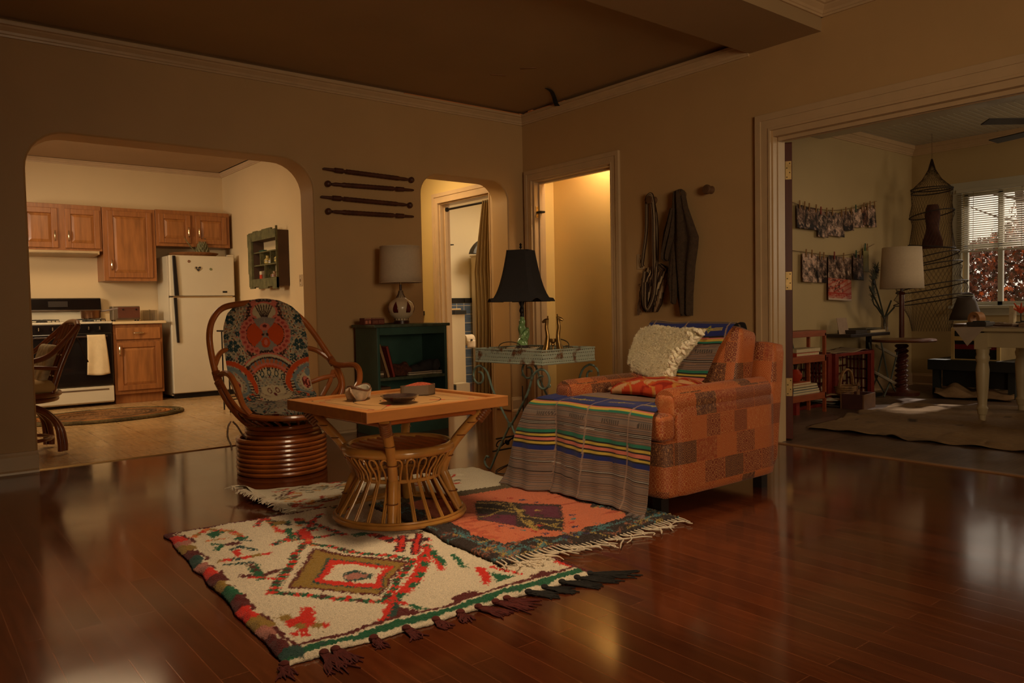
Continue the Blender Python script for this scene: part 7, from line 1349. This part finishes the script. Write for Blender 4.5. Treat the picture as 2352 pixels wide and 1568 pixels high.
# work table with turned white leg and its clutter
tl = Vector((1.893, -3.09, 0)); TH_ = .74; WT = mat('cream_table_paint', (190, 172, 134), .45, var=.06)
wt = thing('work_table', 'cream painted work table with turned legs in the studio', 'table', (tl.x, tl.y, 0)); zt3 = px(2256, 760, 'x', tl.x).z
legp = [(.02, .0), (.024, .05), (.03, .055), (.036, .085), (.04, .1), (.032, .115), (.03, .13), (.04, .25), (.046, .38), (.04, .42), (.038, .43), (.045, .45), (.048, .47), (.04, .49), (.044, .51), (.044, .53)]
sc = zt3/.66
for dx, dy in ((0, 0), (.80, 0), (0, -1.15), (.80, -1.15)):
    o_ = B().lathe([(r_, z*sc) for r_, z in legp], n=24).box(-.043, .043, -.043, .043, .53*sc, zt3-.012).obj('leg', WT, wt); o_.location = (dx, dy, 0)
B().box(-.02, .64, -.02, -.0, zt3-.12, zt3).box(-.02, .0, -1.17, 0, zt3-.12, zt3).obj('apron', WT, wt, smooth=False, bevel=.003); B().box(-.10, .90, -1.27, .12, zt3, zt3+.028).obj('tabletop', WT, wt, smooth=False, bevel=.005)
tt = zt3+.028
clh = tag(B().surf(lambda u, v: Vector((tl.x-.115+.5*u*1.6, tl.y+.135-.5*v*2.7, tt+.004)) if True else 0, 6, 6).obj('table_cloth', mat('pale_table_cloth', (176, 156, 136), .9), solid=.003), 'pale thin cloth over the cream work table', 'cloth')
cb = B().prism([(0, 0), (.22, 0), (.12, -.14)], 'x', 0, .004).obj('hanging_corner', MATS['pale_table_cloth'], clh, smooth=False); cb.location = (tl.x-.125, tl.y-.06, tt+.004)
rq = random.Random(11); cols = [(60, 52, 44), (150, 128, 100), (96, 66, 46), (40, 44, 38), (120, 92, 66), (170, 150, 128), (52, 40, 36), (110, 64, 44), (84, 88, 70), (46, 38, 40)]
nm = ['dark paint tin lid', 'pale paper packet', 'brown paint box', 'black tool case', 'tan cardboard piece', 'cream card packet', 'dark brush roll', 'rust coloured box', 'olive pencil case', 'black camera pouch']
spots = [(.02, .02), (.22, -.03), (.08, -.16), (.30, -.2), (.02, -.33), (.25, -.38), (.42, -.1), (.45, -.3), (.12, -.5), (.4, -.52)]
for i, ((dx, dy), c, n_) in enumerate(zip(spots, cols, nm)):
    w_, d, h = rq.uniform(.05, .1), rq.uniform(.04, .09), rq.uniform(.012, .035); t = thing('work_table_item', n_+' on the cream work table', 'clutter', (tl.x+dx, tl.y+dy, tt+.007), rq.uniform(-1, 1), 'clutter on the work table')
    B().box(-w_, w_, -d, d, 0, h).obj('item_body', mat('clutter_'+str(i), c, .6, var=.25, scale=20), t, smooth=False, bevel=.004); B().box(-w_*.6, w_*.5, -d*.7, d*.6, h, h+.008).obj('item_lid', mat('clutter_'+str((i+3) % 10)+'_lid', cols[(i+3) % 10], .6), t, smooth=False, bevel=.002)
q = px(2243, 735, 'x', 2.05); rp = thing('paper_roll', 'pale brown roll of tape on the corner of the work table', 'roll', (2.05, q.y, tt+.06)); B().lathe([(.03, -.03), (.055, -.03), (.055, .03), (.03, .03), (.03, -.03)], n=26, M=Matrix.Rotation(PI/2, 4, 'Y') @ Matrix.Rotation(.4, 4, 'X'), cap=False).obj('roll_body', mat('roll_tan', (166, 118, 76), .6), rp)
q = px(2345, 715, 'x', 2.2); og = thing('orange_flower', 'orange flower beside pale paper on the work table', 'flower', (2.2, q.y, tt+.007)); b = B()
for i in range(9): b.tube([(0, 0, .10), (.05*math.cos(i*.7), .05*math.sin(i*.7), .13+.02*(i % 3))], [.012, .004], 6)
b.obj('petals', mat('orange_petal', (206, 80, 36), .7), og); B().tube([(0, 0, 0), (0, 0, .1)], .004, 6).obj('stem', DI, og); B().box(-.03, .03, .04, .07, 0, .15).obj('paper_wrap', PAGE, og, smooth=False)
# cone shaped shade on a stand on the table behind
q = px(2218, 735, 'x', 3.4); cs_ = thing('cone_shade', 'dark truncated cone lampshade standing before the studio window', 'lampshade', (3.4, q.y, 0)); zc0, zc1 = q.z, px(2225, 678, 'x', 3.4).z
B().surf(lambda u, v: Vector(((.14-.075*v)*math.cos(2*PI*u), (.14-.075*v)*math.sin(2*PI*u), zc0+(zc1-zc0)*v+.02*math.cos(2*PI*u)*v)), 32, 5, True).obj('shade_cone', mat('dark_shade', (62, 50, 40), .8, var=.2), cs_, solid=.004); SRM = mat('shade_rim', (150, 150, 130), .6); B().ring((0, 0, zc1), .066, .066, .004, 28, 6).obj('rim_wire', SRM, cs_); B().ring((0, 0, zc0), .14, .14, .004, 32, 6).obj('rim_wire', SRM, cs_)
# cream striped chest on a dark bench under the window
qa, qb = px(2185, 825, 'x', 3.55), px(2298, 828, 'x', 3.55); ch_ = thing('striped_chest', 'cream chest with black and red striped front under the window', 'chest', (3.55, 0, 0)); zc0 = qa.z; zc1 = px(2185, 752, 'x', 3.55).z; CHC = mat('chest_cream', (224, 198, 134), .5)
B().box(.01, .45, qb.y, qa.y, zc0, zc1).obj('chest_body', mat('chest_side', (170, 146, 104), .6), ch_, smooth=False); b = B(); b.box(-.01, .01, qb.y, qb.y+.03, zc0, zc1); b.box(-.01, .01, qa.y-.03, qa.y, zc0, zc1); hgt = zc1-zc0
for f0, f1 in ((0, .03), (.60, .73), (.90, 1.0)): b.box(-.01, .01, qb.y+.03, qa.y-.03, zc0+f0*hgt, zc0+f1*hgt)
b.obj('front_frame', CHC, ch_, smooth=False)
for f0, f1, c, n_ in ((.03, .33, (24, 26, 22), 'lower'), (.33, .48, (136, 24, 28), 'red'), (.48, .60, (22, 24, 32), 'upper'), (.73, .90, (34, 44, 36), 'lid')): B().box(.0, .012, qb.y+.03, qa.y-.03, zc0+f0*hgt, zc0+f1*hgt).obj('stripe', mat('chest_'+n_, c, .5), ch_, smooth=False)
for i, (lb, ya, yb3, h, c) in enumerate((('flat brown case lying left on the striped chest', .02, .26, .035, (92, 68, 46)), ('flat pale case on the striped chest below the cone shade', .30, .62, .05, (128, 104, 78)))):
    wd = qa.y-qb.y; B_ = B().box(0, .3, qa.y-yb3*wd, qa.y-ya*wd, 0, h); t = tag(B_.obj('flat_case', mat('case_'+str(i), c, .6, var=.15), smooth=False, bevel=.004), lb, 'case', 'cases on the striped chest'); t.location = (3.56, 0, zc1)
qa, qb = px(2130, 828, 'x', 3.45), px(2345, 832, 'x', 3.45); bn = thing('bench', 'dark blue grey wooden bench carrying the striped chest', 'bench', (3.45, 0, 0)); BNC = mat('bench_dark', (38, 42, 40), .6, var=.15); B().box(0, .6, qb.y, qa.y, zc0-.10, zc0).obj('bench_top', BNC, bn, smooth=False, bevel=.004)
for y in (qb.y+.05, qa.y-.1):
    for x in (.02, .5): B().box(x, x+.06, y, y+.06, 0, zc0-.10).obj('leg', BNC, bn, smooth=False)
B().box(.1, .12, qb.y+.1, qa.y-.1, .08, zc0-.1).obj('shade_board', mat('bench_shadow', (36, 34, 30), .8), bn, smooth=False)  # near-black board painted as the shade beneath the bench
# venetian blind, half raised: slats really are slats
bl = thing('venetian_blind', 'cream venetian blind half lowered over the studio window', 'blind', (4.245, 0, 0)); SL = bpy.data.materials.new('blind_slat'); SL.use_nodes = True; b_ = SL.node_tree.nodes['Principled BSDF']; b_.inputs['Base Color'].default_value = (*lin((206, 200, 180)), 1); b_.inputs['Roughness'].default_value = .45
_tr = SL.node_tree.nodes.new('ShaderNodeBsdfTranslucent'); _tr.inputs[0].default_value = (.75, .68, .55, 1); _ms = SL.node_tree.nodes.new('ShaderNodeMixShader'); _ms.inputs[0].default_value = .35
SL.node_tree.links.new(b_.outputs[0], _ms.inputs[1]); SL.node_tree.links.new(_tr.outputs[0], _ms.inputs[2]); SL.node_tree.links.new(_ms.outputs[0], SL.node_tree.nodes['Material Output'].inputs[0])
zlo, zhi = 1.415, 2.03; ns = 27
for i in range(ns):
    z = zlo+.03+(zhi-zlo-.05)*i/(ns-1); o_ = B().surf(lambda u, v: Vector((.013*math.cos(.5)*(2*v-1), WY0-.03+(WY1-WY0+.06)*u, .013*math.sin(.5)*(2*v-1)+.0025*(1-(2*v-1)**2))), 2, 5).obj('slat', SL, bl, solid=.001); o_.location = (0, 0, z)
B().box(-.013, .013, WY0-.04, WY1+.04, zlo-.004, zlo+.014).obj('bottom_rail', SF, bl, smooth=False, bevel=.003); B().box(-.02, .02, WY0-.04, WY1+.04, zhi+.0, zhi+.035).obj('head_rail', SF, bl, smooth=False, bevel=.003)
for y in (WY0+.12, WY1-.12): B().cyl((0, y, zlo), (0, y, zhi), .0018, n=6).obj('ladder_cord', CORDM, bl)
# ceiling fan, mostly out of the picture to the right
fc = Vector((2.82, -3.48, 2.30)); cf = thing('ceiling_fan', 'dark bladed ceiling fan hanging in the studio', 'ceiling fan', fc); FB = mat('fan_blade', (44, 34, 28), .5)
B().cyl((0, 0, .0), (0, 0, .30), .014, n=10).lathe([(.09, -.06), (.11, -.02), (.11, .04), (.04, .07)], n=28).obj('motor', FB, cf)
for k in range(5):
    o_ = B().box(.16, .80, -.055, .055, -.004, .004, Matrix.Rotation(.18, 4, 'X')).box(.08, .18, -.015, .015, -.003, .003).obj('blade', FB, cf, smooth=False, bevel=.002); o_.rotation_euler = (0, 0, math.radians(70+72*k))
# autumn tree outside the window: trunk, branches and every leaf a blade
tree = thing('autumn_tree', 'autumn tree with orange and brown leaves outside the studio window', 'tree', (6.3, -1.72, 0)); b = B(); rt = random.Random(4)
b.tube([(.25, -.3, 0), (.2, -.25, 1.2), (.3, -.1, 2.0), (.25, 0, 3.0)], [.09, .075, .055, .03], 10, sub=4)
for i in range(16): z = .6+i*.14; a = rt.uniform(0, 6.3); b.tube([(.22, -.2, z), (.22+.3*math.cos(a), -.2+.35*math.sin(a), z+.1), (.2+.5*math.cos(a), -.2+.75*math.sin(a), z+.3)], [.022, .013, .004], 6, sub=2)
b.obj('trunk', mat('bark', (60, 44, 36), .9, var=.3, scale=10), tree)
def foliage(name, n, cols, seed, zmax, x0, y0, y1, par, m):
    r = random.Random(seed); V, F, C = [], [], []
    for i in range(n):
        y = r.uniform(y0, y1); zt5 = zmax(y); z = r.uniform(.3, zt5); c = Vector((x0+r.uniform(-.35, .35), y, z)); R_ = Euler((r.uniform(-1, 1), r.uniform(-.6, .6)+1.3, r.uniform(0, 6.3))).to_matrix(); s = r.uniform(.018, .048); k = len(V)
        star = [(s*(1 if j % 2 == 0 else .42)*math.cos(j*PI/5), s*(1 if j % 2 == 0 else .42)*math.sin(j*PI/5)*1.0, .2*s*(j % 2)) for j in range(10)]
        V += [tuple(c+R_ @ Vector(q)) for q in star]; F.append(list(range(k, k+10))); cc = lin(r.choice(cols)); C += [cc]*10
    me = bpy.data.meshes.new(name); me.from_pydata(V, [], F); ca = me.color_attributes.new('Col', 'FLOAT_COLOR', 'POINT'); ca.data.foreach_set('color', np.concatenate([np.array(C), np.ones((len(C), 1))], 1).astype('f').ravel()); me.materials.append(m); o = bpy.data.objects.new(name, me); COL.objects.link(o); o.parent = par; o['kind'] = 'stuff'; return o
LM = painted_mat('leaf', .6, .2, 20, 0); trp = tree.location
foliage('leaves', 4600, [(170, 86, 44), (104, 58, 40), (124, 62, 38), (88, 50, 38), (76, 48, 36), (110, 56, 40), (90, 48, 36), (64, 50, 36), (70, 46, 36), (54, 42, 32), (96, 54, 40), (84, 52, 40), (70, 42, 34), (60, 44, 34), (96, 60, 44), (84, 50, 38)], 8, lambda y: 1.75-.5*y, 0.0, -.75, .75, tree, LM)
hg_ = tag(foliage('shrub', 6500, [(72, 44, 36), (92, 52, 38), (60, 50, 34), (110, 62, 40), (50, 40, 32)], 18, lambda y: 1.72+max(0, -1.25-y)*1.3, 7.3, -2.7, -.1, None, LM), 'brown leafy hedge outside the studio window', 'hedge'); hg_['kind'] = 'stuff'
struct(B().box(4.5, 12, -8, 4, -.2, -.05).obj('ground', mat('garden_soil', (96, 74, 56), .9, var=.2)))
